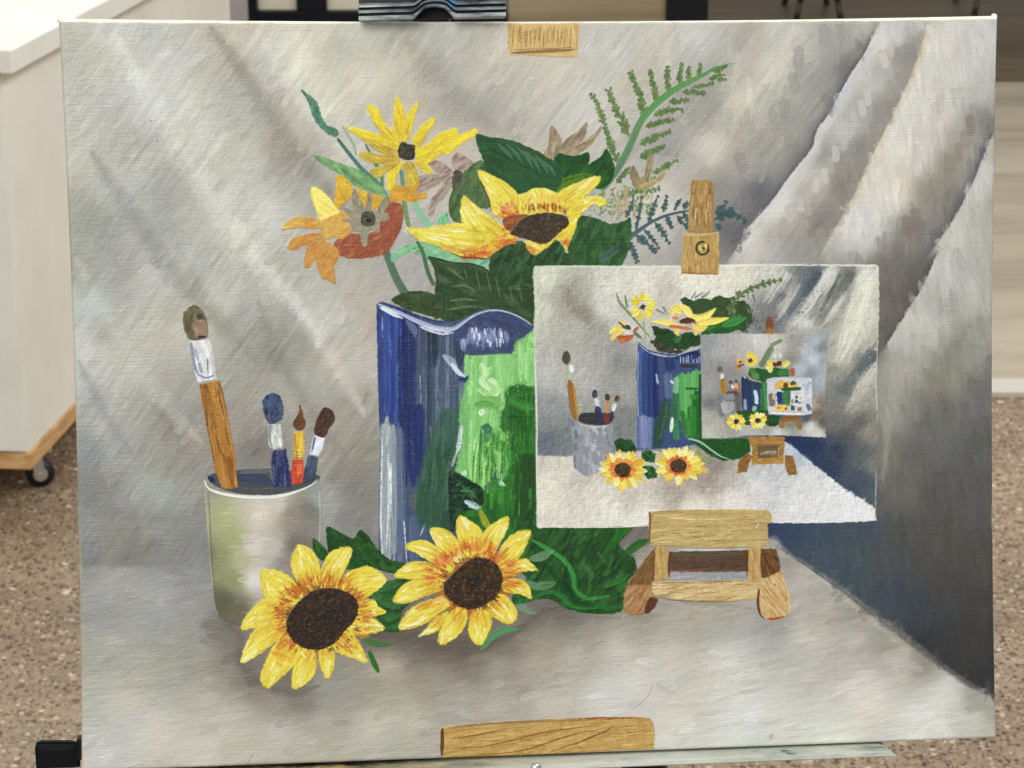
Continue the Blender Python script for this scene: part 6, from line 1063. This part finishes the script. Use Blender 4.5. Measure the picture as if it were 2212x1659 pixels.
for p in [[(720,1490),(850,1470)],[(1000,1420),(1150,1390)],[(1300,1470),(1450,1420)],[(1600,1500),(1800,1460)]]: stroke(T12(p),[1,2.6,1],(222,186,112),a=.7,h=1.8,dry=.5,id=bb)
stroke(T12([(1960,1350),(2010,1400),(2025,1500)]),1.4,(206,170,110),a=.8,h=1.2)
# linen weave showing through thin paint
yy=np.arange(PH,dtype=np.float32)[:,None]; xx=np.arange(PW,dtype=np.float32)[None,:]
r_=np.random.default_rng(5); rowj=r_.normal(0,1,PH).astype(np.float32)[:,None]; colj=r_.normal(0,1,PW).astype(np.float32)[None,:]
mod=np.clip(.6+.5*smooth_noise(PH,PW,60*KV,33),.1,1.3); mod2=np.clip(.45+.5*smooth_noise(PH,PW,50*KV,34),0,1.2)
wv_=(rowj*(.6+.7*smooth_noise(PH,PW,14*KV,35))*mod+colj*(.6+.7*smooth_noise(PH,PW,14*KV,36))*mod2)
C*=(1+.009*wv_)[...,None]; Z+=.14*wv_+.12*N2
# bare primed strip along the turned top edge
ue=np.linspace(0,1,PW)[None,:]; th_=(3.6+4.6*(2*ue-1)**2+.6*smooth_noise(1,PW,40*KV,61)+.5*smooth_noise(1,PW,7*KV,62))*KV*PH/PH
al_=np.clip((th_-np.arange(PH)[:,None])/1.2+.5,0,1)[...,None].astype(np.float32)
C[:]=C*(1-al_)+al_*col((240,235,206))*(1+.03*smooth_noise(1,PW,30*KV,63))[...,None]
# creamy worn rim of paint along the left and right turn
for side in (0,1):
    w_=(2.2+1.6*smooth_noise(PH,1,50*KV,64+side))*KV; d_=np.arange(PW)[None,:] if side==0 else (PW-1-np.arange(PW))[None,:]
    al_=(np.clip((w_-d_)/2+.5,0,1)*.45)[...,None]; C[:]=C*(1-al_)+al_*col((196,184,148))
_Y=(C@np.array([.3,.55,.15],np.float32))[...,None]; C[:]=_Y+(C-_Y)*.90
C[:]=np.interp(C*255,[0,30,60,110,170,220,255],[0,25,55,107,174,227,252]).astype(np.float32)/255.
C[:]=np.clip(C,.01,.98)
# ============================================================ THE CANVAS AS REAL RELIEF
CW,CHT=.508,.4030
def pose():
    A=[];b=[]
    for (x,y),(u,v) in zip(((0,0),(1,0),(1,1),(0,1)),QUAD):
        X,Y=(x-.5)*CW,(.5-y)*CHT; u=(u-VWID/2)/FPX; v=(VHEI/2-v)/FPX
        A.append([X,Y,1,0,0,0,-u*X,-u*Y]); b.append(u); A.append([0,0,0,X,Y,1,-v*X,-v*Y]); b.append(v)
    h=np.append(np.linalg.solve(A,b),1).reshape(3,3); s=(np.linalg.norm(h[:,0])+np.linalg.norm(h[:,1]))/2
    h=h/s; h[2]*=-1
    R=np.array(cam.rotation_euler.to_matrix()); return R@h[:,0],R@h[:,1],R@h[:,2]+np.array([0,0,CAM_H])
EX,EY,ET=pose(); EN=np.cross(EX,EY); EN/=np.linalg.norm(EN)
def cpt(u,v,z=0.):
    """canvas plane point: u,v in 0..1 from the top left corner, z metres out of the cloth"""
    du,dv=bow(min(max(u,0),1),min(max(v,0),1)) if 0<=u<=1 and 0<=v<=1 else (0,0)
    return Vector(ET+EX*(u+du-.5)*CW+EY*(.5-v-dv)*CHT+EN*z)
cd.dof.focus_distance=float(np.dot(ET-np.array([0,0,CAM_H]),np.array(ray(VWID/2,VHEI/2)))/ray(VWID/2,VHEI/2).length)
def Vuv(x,y):
    p=V2R([(x,y)])[0]; return p[0]/PW,p[1]/PH
VM_=CW/2003.
pm=bpy.data.materials.new('oil_paint'); pm.use_nodes=True; N_,L_,B_=nodes(pm)
at=N_.new('ShaderNodeAttribute'); at.attribute_name='pigment'; L_.new(at.outputs['Color'],B_.inputs['Base Color'])
B_.inputs['Roughness'].default_value=.38; B_.inputs['Specular IOR Level'].default_value=.28
nz=noise(pm,900,3,.6); bump(pm,nz.outputs['Fac'],.25,.0002)
base=Vector(cpt(.5,1.)) 
picture=empty('oil_painting',base,'stretched canvas oil painting of sunflowers and a blue green vase, clamped on the easel','painting')
uu=np.arange(PW,dtype=np.float64)/(PW-1); vv=np.arange(PH,dtype=np.float64)/(PH-1)
U,V=np.meshgrid(uu,vv); dU,dV=bow(U,V)
ed=np.minimum(np.minimum(U,1-U)*2003,np.minimum(V,1-V)*1590)
rr=8.0; drop=np.where(ed<rr,rr-np.sqrt(np.maximum(rr*rr-(rr-ed)**2,0)),0)
ZZ=(np.clip(Z,-1,6)-drop)*VM_
P_=ET+EX*((U+dU-.5)*CW)[...,None]+EY*((.5-V-dV)*CHT)[...,None]+EN*ZZ[...,None]
P_=P_.reshape(-1,3)-np.array(base)
Cq=C; lc=np.where(C<=.04045,C/12.92,((C+.055)/1.055)**2.4)/np.array([1.05,1.045,1.02])
lc=np.clip(lc-.006,.003,.93).reshape(-1,3)
fid=ID[:-1,:-1].ravel()
# lone specks of an id are given back to what surrounds them
i0=(np.arange(PH-1)[:,None]*PW+np.arange(PW-1)[None,:]).ravel()
order=np.argsort(fid,kind='stable'); sf=fid[order]; starts=np.searchsorted(sf,np.arange(len(PARTS)+1))
objs={}
for k,(nm,par,lab) in enumerate(PARTS):
    fs=i0[order[starts[k]:starts[k+1]]]
    q=np.stack([fs,fs+PW,fs+PW+1,fs+1],1) if len(fs) else np.zeros((0,4),int)
    if len(fs)<4:
        if any(p[1]==k for p in PARTS): o=empty(nm,(0,0,0),lab)
        else: continue
    else:
        vi,inv=np.unique(q,return_inverse=True); inv=inv.reshape(-1)
        me=bpy.data.meshes.new(nm); nf=len(fs)
        me.vertices.add(len(vi)); me.vertices.foreach_set('co',P_[vi].astype(np.float32).ravel())
        me.loops.add(nf*4); me.loops.foreach_set('vertex_index',inv.astype(np.int32))
        me.polygons.add(nf); me.polygons.foreach_set('loop_start',np.arange(0,nf*4,4,dtype=np.int32))
        me.polygons.foreach_set('use_smooth',np.ones(nf,bool)); me.update(calc_edges=True)
        a=me.color_attributes.new('pigment','FLOAT_COLOR','POINT'); a.data.foreach_set('color',np.c_[lc[vi],np.ones(len(vi))].astype(np.float32).ravel())
        me.materials.append(pm); o=link(bpy.data.objects.new(nm,me))
        if lab: o['label']=lab
    objs[k]=o; p=picture if par is None else objs.get(par,picture)
    # one thing > part > sub-part: deeper ones hang on their part's own parent
    o.parent=p
# sides and back of the stretched canvas
EM=mat('primed_canvas_edge',lin((232,222,190)),.7,.2)
n=noise(EM,40,4,.7); r=ramp(EM,n.outputs['Fac'],[(.35,lin((206,200,182))),(.55,lin((240,232,204))),(.75,lin((236,226,180)))]); nodes(EM)[1].new(r.outputs[0],nodes(EM)[2].inputs['Base Color'])
bm=bmesh.new(); per=[(t,0) for t in np.linspace(0,1,80)]+[(1,t) for t in np.linspace(0,1,60)[1:]]+[(t,1) for t in np.linspace(1,0,80)[1:]]+[(0,t) for t in np.linspace(1,0,60)[1:-1]]
loops=[]
for d in (-rr*VM_,-.0035,-.010,-.0175,-.019):
    ins=0 if d>-.018 else .003
    loops.append([bm.verts.new(cpt(u+(ins if u<.5 else -ins)*(u in (0,1)),v+(ins if v<.5 else -ins)*(v in (0,1)),d)) for u,v in per])
for a,b in zip(loops,loops[1:]):
    for i in range(len(per)): bm.faces.new((a[i],a[(i+1)%len(per)],b[(i+1)%len(per)],b[i]))
bm.faces.new(loops[-1])
side=obj('canvas_side',bm,EM,picture,True)
# folded corner lump
for (u,v) in ((.0005,.0005),(.9995,.0005)):
    bm=bmesh.new(); c=cpt(u,v,-.006); bmesh.ops.create_icosphere(bm,subdivisions=2,radius=.0016,matrix=Matrix.Translation(c+Vector(EY)*.0002)@Matrix.Diagonal((1,2.4,1,1))); obj('folded_corner',bm,EM,picture,True)

# ============================================================ EASEL
blk=mat('black_enamel',(.006,.006,.007),.6,.15); n=noise(blk,30,3); bump(blk,n.outputs['Fac'],.1,.001)
easel=empty('easel',on_z(1060,1400,0)+Vector((0,-1.2,0)),'black metal studio easel with paint spattered top clip and pale ledge','easel')
easel.location=(cpt(.46,1,-.05).x,cpt(.5,1,-.05).y,0)
# spattered metal for the top clip
cm=mat('spattered_metal',(.05,.06,.07),.34,.6,.35); N,L,b=nodes(cm)
n1=noise(cm,60,5,.7,.5,stretch=(.35,1,2.2)); r1=ramp(cm,n1.outputs['Fac'],[(.36,(.02,.028,.036)),(.45,(.10,.13,.15)),(.54,(.26,.30,.31)),(.66,(.50,.53,.47))])
n2=noise(cm,34,3,.6,.4,stretch=(.7,1,1.4)); r2=ramp(cm,n2.outputs['Fac'],[(.0,(0,0,0)),(.66,(0,0,0)),(.69,(1,1,1))])
mx=N.new('ShaderNodeMix'); mx.data_type='RGBA'; L.new(r2.outputs[0],mx.inputs['Factor']); L.new(r1.outputs[0],mx.inputs[6]); mx.inputs[7].default_value=(.05,.19,.42,1)
L.new(mx.outputs[2],b.inputs['Base Color']); L.new(r2.outputs[0],b.inputs['Roughness']) if False else None
def cv(x,y,z): u,v=Vuv(x,y); return Vector(ET+EX*(u-.5)*CW+EY*(.5-v)*CHT+EN*z)
def clip_surface():
    bm=bmesh.new(); xs=np.r_[np.linspace(773,888,14),np.linspace(892,918,9),np.linspace(922,958,9),np.linspace(962,986,9),np.linspace(990,1088,14)]
    def bumpx(x):
        if x<=886 or x>=984: return 0.
        if x<918: t=(x-886)/32; return 22*(t*t*(3-2*t))
        if x>953: t=(984-x)/31; return 22*(t*t*(3-2*t))
        return 22+3*math.sin((x-918)/35*math.pi)
    prof=[(0,.001),(0,.008),(2,.0105),(10,.0105),(12,.0085),(14,.0085),(16,.0115),(22,.0118),(24,.0095),(26,.0095),(28,.0122),(33,.0122),(35,.010),(37,.010),(40,.0128),(52,.012),(60,.009),(62,.001)]
    rows=[]
    for x in xs:
        base_=57.5-(x-773)*(7.5/315); row=[]
        k=1.-.25*(bumpx(x)/25.)
        for h,d in prof:
            yy=base_-bumpx(x)-h*k; xx=x+(4 if x<775 and h<2 else 0)
            row.append(bm.verts.new(cv(xx,yy,d+.0015)))
        rows.append(row)
    for a,b in zip(rows,rows[1:]):
        for i in range(len(prof)-1):
            f=bm.faces.new((a[i],a[i+1],b[i+1],b[i])); f.material_index=0 if i in (1,2,6,10,12,13) else 1
        bm.faces.new((a[-1],a[0],b[0],b[-1])).material_index=1
    bm.faces.new(rows[0]).material_index=1; bm.faces.new(list(reversed(rows[-1]))).material_index=1
    return bm
clip=obj('clip',clip_surface(),cm,easel); clip.data.materials.append(mat('dark_clip_metal',(.012,.015,.022),.35,.5,.3)); clip['label']='paint spattered ribbed metal clip with an arched notch'
bm=bmesh.new()   # dark cavity block behind the notch, the clip's neck
o_=cv(884,52,.0012); box(bm,o_,cv(986,50,.0012)-o_,cv(884,20,.0012)-o_,Vector(EN)*.003)
obj('clip_pad',bm,blk,easel)
bm=bmesh.new(); o_=cv(905,-8,-.03); box(bm,o_,cv(965,-8,-.03)-o_,cv(905,-120,-.03)-o_,Vector(EN)*.036,.001); obj('clip_neck',bm,blk,easel)
# ledge at the foot of the canvas
lm=mat('ledge_paint',(.5,.52,.46),.5,.4); N,L,b=nodes(lm)
n1=noise(lm,26,6,.75,.8,stretch=(.5,1,2.5)); r1=ramp(lm,n1.outputs['Fac'],[(.33,(.02,.025,.028)),(.38,(.12,.15,.16)),(.43,lin((176,182,168))),(.62,lin((206,208,196))),(.74,lin((170,182,184)))])
tc=N.new('ShaderNodeTexCoord'); sx=N.new('ShaderNodeSeparateXYZ'); L.new(tc.outputs['Object'],sx.inputs[0])
mr=N.new('ShaderNodeMapRange'); L.new(sx.outputs[0],mr.inputs[0]); mr.inputs[1].default_value=-.08; mr.inputs[2].default_value=.02; mr.inputs[3].default_value=1; mr.inputs[4].default_value=0
n2=noise(lm,45,4,.7,stretch=(.6,1,2)); r2=ramp(lm,n2.outputs['Fac'],[(.42,(.02,.02,.02)),(.5,lin((120,112,80))),(.62,lin((208,178,110)))])
mx=N.new('ShaderNodeMix'); mx.data_type='RGBA'; L.new(mr.outputs[0],mx.inputs['Factor']); L.new(r1.outputs[0],mx.inputs[6]); L.new(r2.outputs[0],mx.inputs[7]); L.new(mx.outputs[2],b.inputs['Base Color'])
bm=bmesh.new()
def led(x,f,z): 
    ytop=1638.5+(1071-x)*.0395; return cv(x,ytop+f,z)
xs=[-60,100,300,500,700,900,1100,1300,1500,1700,1880,1900,1912,1918]
prof=[(2,-.02),(2,.012),(3.5,.0145),(5,.0155),(13,.0155),(15.5,.0145),(16.5,.012),(18,-.02)]
rows=[]
for x in xs:
    k=1. if x<=1880 else {1900:.98,1912:.8,1918:.45}[x]
    rows.append([bm.verts.new(led(x,(f if k==1 else 17-(17-f)*k+0),z)) for f,z in prof])
for a,b in zip(rows,rows[1:]):
    for i in range(len(prof)-1): bm.faces.new((a[i],a[i+1],b[i+1],b[i]))
    bm.faces.new((a[-1],a[0],b[0],b[-1]))
bm.faces.new(rows[0]); bm.faces.new(list(reversed(rows[-1])))
ledge=obj('ledge',bm,lm,easel); ledge['label']='pale paint smeared metal ledge under the canvas'
bm=bmesh.new(); cyl(bm,led(1150,9,.0150),led(1150,9,.0165),.0028,n=20); obj('screw',bm,mat('steel',(.6,.6,.58),.35,.5,.9),easel,True)
# mast and legs, all black
bm=bmesh.new(); a=cv(985,-120,-.032); d=cv(1058,-120,-.032)-a; up=cv(985,1700,-.032)-a; box(bm,a,d,up,Vector(EN)*-.02,.001); obj('mast',bm,blk,easel)
def leg(top,foot,w,dep):
    bm=bmesh.new(); top,foot=Vector(top),Vector(foot); ax=(foot-top); sdx=Vector((1,0,0))*w; fr=Vector((0,1,0))*dep
    box(bm,top-sdx/2,sdx,fr,ax,.0042); return obj('leg',bm,blk,easel)
t=cv(1350,1560,-.045); f=on_y(1405,1700,t.y-.01); dirv=(f-t)/(t.z-f.z); leg(t,t+dirv*(t.z-.005),.0255,.02)
t=cv(104,1648,-.045); leg(t,(t.x+.004,t.y-.02,.005),.0245,.006)
t=cv(1020,1500,-.06); leg(t,(t.x,t.y+.55,.005),.02,.02)
bm=bmesh.new(); a=cv(150,1640,-.046); d=cv(1350,1590,-.046)-a; box(bm,a,d,Vector(EY)*-.012,Vector(EN)*-.012,.001); obj('crossbar',bm,blk,easel)

# ============================================================ FLOORS
tm=mat('terrazzo',(.3,.22,.16),.42,.35); N,L,b=nodes(tm)
tc=N.new('ShaderNodeTexCoord')
def chips(scale,thr,rnd=1.):
    v=N.new('ShaderNodeTexVoronoi'); v.inputs['Scale'].default_value=scale; L.new(tc.outputs['Object'],v.inputs['Vector']); v.inputs['Randomness'].default_value=rnd
    w=N.new('ShaderNodeTexNoise'); w.inputs['Scale'].default_value=scale*1.8; L.new(tc.outputs['Object'],w.inputs['Vector'])
    ad=N.new('ShaderNodeMath'); ad.operation='MULTIPLY_ADD'; L.new(w.outputs['Fac'],ad.inputs[0]); ad.inputs[1].default_value=.35; L.new(v.outputs['Distance'],ad.inputs[2])
    lt=N.new('ShaderNodeMapRange'); L.new(ad.outputs[0],lt.inputs[0]); lt.inputs[1].default_value=thr; lt.inputs[2].default_value=thr+.05; lt.inputs[3].default_value=1; lt.inputs[4].default_value=0
    sep=N.new('ShaderNodeSeparateColor'); L.new(v.outputs['Color'],sep.inputs[0]); return lt,sep
basen=noise(tm,3.5,7,.75); br=ramp(tm,basen.outputs['Fac'],[(.3,lin((118,100,80))),(.5,lin((146,126,102))),(.7,lin((168,148,122)))])
cur=br.outputs[0]
for scale,thr,stops in ((48,.46,[(0,lin((176,154,126))),(.30,lin((140,116,92))),(.52,lin((120,104,84))),(.76,lin((104,78,56))),(.93,lin((214,200,176)))]),(100,.52,[(0,lin((66,46,32))),(.28,lin((112,84,60))),(.6,lin((160,136,110))),(.86,lin((200,182,156)))]),(180,.52,[(0,lin((56,40,30))),(.34,lin((120,92,68))),(.66,lin((180,156,128)))])):
    lt,sep=chips(scale,thr); rc=ramp(tm,sep.outputs[0],stops); rc.color_ramp.interpolation='CONSTANT'
    gate=N.new('ShaderNodeMath'); gate.operation='GREATER_THAN'; L.new(sep.outputs[1],gate.inputs[0]); gate.inputs[1].default_value=.12
    mu=N.new('ShaderNodeMath'); mu.operation='MULTIPLY'; L.new(gate.outputs[0],mu.inputs[0]); L.new(lt.outputs[0],mu.inputs[1])
    mx=N.new('ShaderNodeMix'); mx.data_type='RGBA'; L.new(mu.outputs[0],mx.inputs['Factor']); L.new(cur,mx.inputs[6]); L.new(rc.outputs[0],mx.inputs[7]); cur=mx.outputs[2]
L.new(cur,b.inputs['Base Color'])
def sheet(name,x0,x1,y0,y1,z,m,**k):
    bm=bmesh.new(); vs=[bm.verts.new(p) for p in ((x0,y0,z),(x1,y0,z),(x1,y1,z),(x0,y1,z))]; bm.faces.new(vs); o=obj(name,bm,m); tag(o,kind='structure'); return o
Yb=on_z(2180,860,0).y
sheet('floor',-6,6,-3,16,0,tm)
wm=mat('light_vinyl',lin((184,168,146)),.38,.4); N,L,b=nodes(wm); n=noise(wm,2.2,8,.68,.6,stretch=(.35,1.6,1)); r=ramp(wm,n.outputs['Fac'],[(.3,lin((144,130,110))),(.5,lin((174,160,138))),(.7,lin((196,184,162)))])
L.new(r.outputs[0],b.inputs['Base Color'])
sheet('light_floor',.35,6,Yb+.09,7.3,.004,wm)
dm=mat('dark_wood_floor',lin((120,102,78)),.4,.4); N,L,b=nodes(dm); n=noise(dm,3,7,.65,.6,stretch=(.3,2.2,1)); r=ramp(dm,n.outputs['Fac'],[(.3,lin((70,56,40))),(.55,lin((98,82,60))),(.75,lin((120,102,76)))]); L.new(r.outputs[0],b.inputs['Base Color'])
sheet('brown_floor',-6,6,7.3,16,.004,dm)
wh=mat('white_laminate',lin((240,236,228)),.45,.4); n=noise(wh,6,4); r=ramp(wh,n.outputs['Fac'],[(.35,lin((228,226,214))),(.65,lin((238,236,226)))]); nodes(wh)[1].new(r.outputs[0],nodes(wh)[2].inputs['Base Color'])
bm=bmesh.new(); box(bm,(.35,Yb,.0),(5,0,0),(0,.085,0),(0,0,.012),.002); th=obj('floor_strip',bm,mat('strip_paint',lin((196,188,176)),.6,.2)); tag(th,'low white strip across the floor at the right, ending the speckled floor','floor strip')
# ============================================================ WHITE CABINET ON CASTERS
A=on_z(63,1013,.075); B=on_z(162,905,.075); dr=(B-A).normalized(); dl=Vector((-dr.y,dr.x,0))
if dl.x>0: dl=-dl
gm=mat('cabinet_side',lin((236,231,218)),.5,.35); n=noise(gm,5,4); r=ramp(gm,n.outputs['Fac'],[(.35,lin((228,223,209))),(.65,lin((237,233,221)))]); nodes(gm)[1].new(r.outputs[0],nodes(gm)[2].inputs['Base Color'])
ply=mat('plywood_base',lin((206,164,112)),.6,.25); N,L,b=nodes(ply); n=noise(ply,14,5,.6,.8,stretch=(1,1,6)); r=ramp(ply,n.outputs['Fac'],[(.35,lin((184,138,88))),(.6,lin((216,176,124)))]); L.new(r.outputs[0],b.inputs['Base Color'])
cab=empty('cabinet',(A.x,A.y,0),'white laminate cabinet on black casters with a plywood base, left of the painting','cabinet')
A0=Vector((A.x,A.y,0)); Lr,Ll=1.5,.8
ztop=on_y(20,107,A.y-.03).z
bm=bmesh.new(); box(bm,A0+Vector((0,0,.103)),dr*Lr,dl*Ll,Vector((0,0,ztop-.036-.103)),.0015); obj('body',bm,gm,cab)
bm=bmesh.new(); box(bm,A0+Vector((0,0,.075))-dr*.004-(dl*-.004)*-1,dr*(Lr+.008),dl*(Ll+.004),Vector((0,0,.0275)),.001); obj('base_board',bm,ply,cab)
bm=bmesh.new(); box(bm,A0+Vector((0,0,ztop-.0355))-dr*.035-dl*.03,dr*(Lr+.07),dl*(Ll+.06),Vector((0,0,.0355)),.002); obj('counter_top',bm,wh,cab)
bm=bmesh.new(); box(bm,A0+Vector((0,0,.107))-dr*.006+dl*.002,dr*.0055,dl*(Ll-.01),Vector((0,0,ztop-.036-.112)),.001); obj('front_panel',bm,wh,cab)
rub=mat('caster_rubber',(.012,.012,.013),.5,.4); stl=mat('caster_steel',(.62,.6,.56),.3,.5,.9)
def caster(p,ax,lead):
    c=Vector(p); r=.0245; ax=Vector(ax).normalized(); hub=c+Vector((0,0,r))
    bm=bmesh.new(); cyl(bm,hub-ax*.011,hub+ax*.011,r,n=40); bmesh.ops.bevel(bm,geom=[e for e in bm.edges if e.calc_face_angle(0)>1],offset=.004,segments=3,affect='EDGES')
    o=obj('caster',bm,rub,cab,True)
    bm=bmesh.new()
    for s in (-1,1):
        cyl(bm,hub+ax*s*.0115,hub+ax*s*.013,.012,n=24)
        q=hub+ax*s*.0135; lead=Vector(lead).normalized()
        a0=q+Vector((0,0,-.006)); vs=[a0-lead*.007,a0+lead*.007,q+lead*.022+Vector((0,0,.046)),q-lead*.004+Vector((0,0,.046))]
        f=[bm.verts.new(v) for v in vs]; g=[bm.verts.new(v+ax*s*.0015) for v in vs]
        bm.faces.new(f); bm.faces.new(list(reversed(g)))
        for i in range(4): bm.faces.new((f[i],g[i],g[(i+1)%4],f[(i+1)%4]))
    cyl(bm,hub-ax*.019,hub+ax*.019,.0035,n=12)
    pl=c+Vector((0,0,.0685))+lead*.01; box(bm,pl-ax*.03-lead*.03,ax*.06,lead*.06,Vector((0,0,.006))); cyl(bm,c+lead*.01+Vector((0,0,.058)),c+lead*.01+Vector((0,0,.069)),.016,n=24)
    h=obj('bracket',bm,stl,cab); h.parent=o; 
cc=on_z(88,1049,0); caster(cc,(-.30,.95,0),(-.95,-.30,0))
for k in ((Lr-.12,.08),(.10,Ll-.08),(Lr-.12,Ll-.08)): caster(A0+dr*k[0]+dl*k[1],(.9,.3,0),(-.3,.9,0))
# ============================================================ FAR THINGS SEEN OVER THE CANVAS
wp=on_y(290,30,5.6); wr=on_y(473,30,5.6)
bm=bmesh.new(); box(bm,(wp.x,5.6,0),(wr.x-wp.x,0,0),(0,.5,0),(0,0,1.5),.002); t=obj('white_panel',bm,wh); tag(t,'tall white storage panel behind the counter of the white cabinet','panel')
bm=bmesh.new(); g2=mat('grey_edge',lin((176,168,170)),.5,.3); e2=on_y(489,30,5.6); box(bm,(wr.x+.001,5.61,0),(e2.x-wr.x-.001,0,0),(0,.45,0),(0,0,1.5),.001); o=obj('side_edge',bm,g2); o.parent=t; 
YF=7.0
def fx(x): return on_y(x,20,YF).x
def fz(y): return on_y(1106,y,YF).z
door=empty('glazed_door_frame',(fx(600),YF,0),'black framed glazed screen with pale and tan panes, far behind the canvas','glazed screen')
def slab(name,xa,xb,z0,z1,dy,dep,m,par,bev=.003):
    bm=bmesh.new(); box(bm,(fx(xa),YF+dy,z0),(fx(xb)-fx(xa),0,0),(0,dep,0),(0,0,z1-z0),bev); return obj(name,bm,m,par)
fb=mat('black_frame',(.004,.005,.008),.4,.2)
zr0,zr1=fz(43),fz(25)
slab('frame_post',489,555,0,2.2,0,.06,fb,door); slab('bottom_rail',555,1096,zr0-.05,zr1,.002,.05,fb,door); slab('frame_post',640,705,zr1,2.2,.004,.05,fb,door); slab('frame_post',1440,1530,0,2.2,0,.07,fb,door)
pb=mat('pale_pane',lin((212,204,182)),.3,.5); slab('pane',555,640,zr1,2.15,.03,.01,pb,door); slab('pane',705,1090,zr1,2.15,.03,.01,pb,door)
tp=mat('tan_pane',lin((150,136,108)),.25,.5); N,L,b=nodes(tp); n=noise(tp,2.5,6,.6,.8,stretch=(.4,1,3)); r=ramp(tp,n.outputs['Fac'],[(.35,lin((124,110,84))),(.65,lin((156,142,112)))]); L.new(r.outputs[0],b.inputs['Base Color'])
slab('pane',1098,1440,.02,2.15,.03,.01,tp,door)
# metal chair legs far behind on the brown floor
cmn=mat('chair_steel',lin((86,78,66)),.4,.5,.6); seat_m=mat('chair_seat',lin((70,62,54)),.7,.2)
def tube(bm,pts,r):
    for a,b in zip(pts,pts[1:]): cyl(bm,a,b,r,n=10)
def chair(x,Y,lab,wd=.42):
    p=Vector((x,Y,0)); ch=empty('chair',p,lab,'chair','metal legged chairs far behind the painting')
    for sx,sy in ((-1,-1),(1,-1),(-1,1),(1,1)):
        bm=bmesh.new(); b0=p+Vector((sx*wd/2,sy*.2,0)); tube(bm,[b0,b0+Vector((-sx*.012,-sy*.01,.07)),b0+Vector((-sx*.05,-sy*.03,.2)),b0+Vector((-sx*.07,-sy*.04,.44))],.012); obj('leg',bm,cmn,ch,True)
    bm=bmesh.new(); box(bm,p+Vector((-wd/2,-.21,.44)),(wd,0,0),(0,.42,0),(0,0,.03),.01); obj('seat',bm,seat_m,ch)
    bm=bmesh.new(); box(bm,p+Vector((-wd/2,.19,.6)),(wd,0,0),(0,.02,0),(0,0,.25),.008); obj('backrest',bm,seat_m,ch)
g=on_z(1768,46,0); chair(g.x,g.y+.2,'dark chair whose two front legs stand left of the canvas corner',wd=(on_z(1803,46,0).x-on_z(1735,46,0).x)+.05)
g=on_z(2104,35,0); chair(g.x+.25,g.y+.2,'dark chair with one leg just above the right canvas corner',wd=.5)
# back wall closing the room far away
wl_=mat('wall_paint',lin((200,190,170)),.8,.2); bm=bmesh.new(); box(bm,(-6,15.9,0),(12,0,0),(0,.1,0),(0,0,3.2)); o=obj('wall',bm,wl_); tag(o,kind='structure')
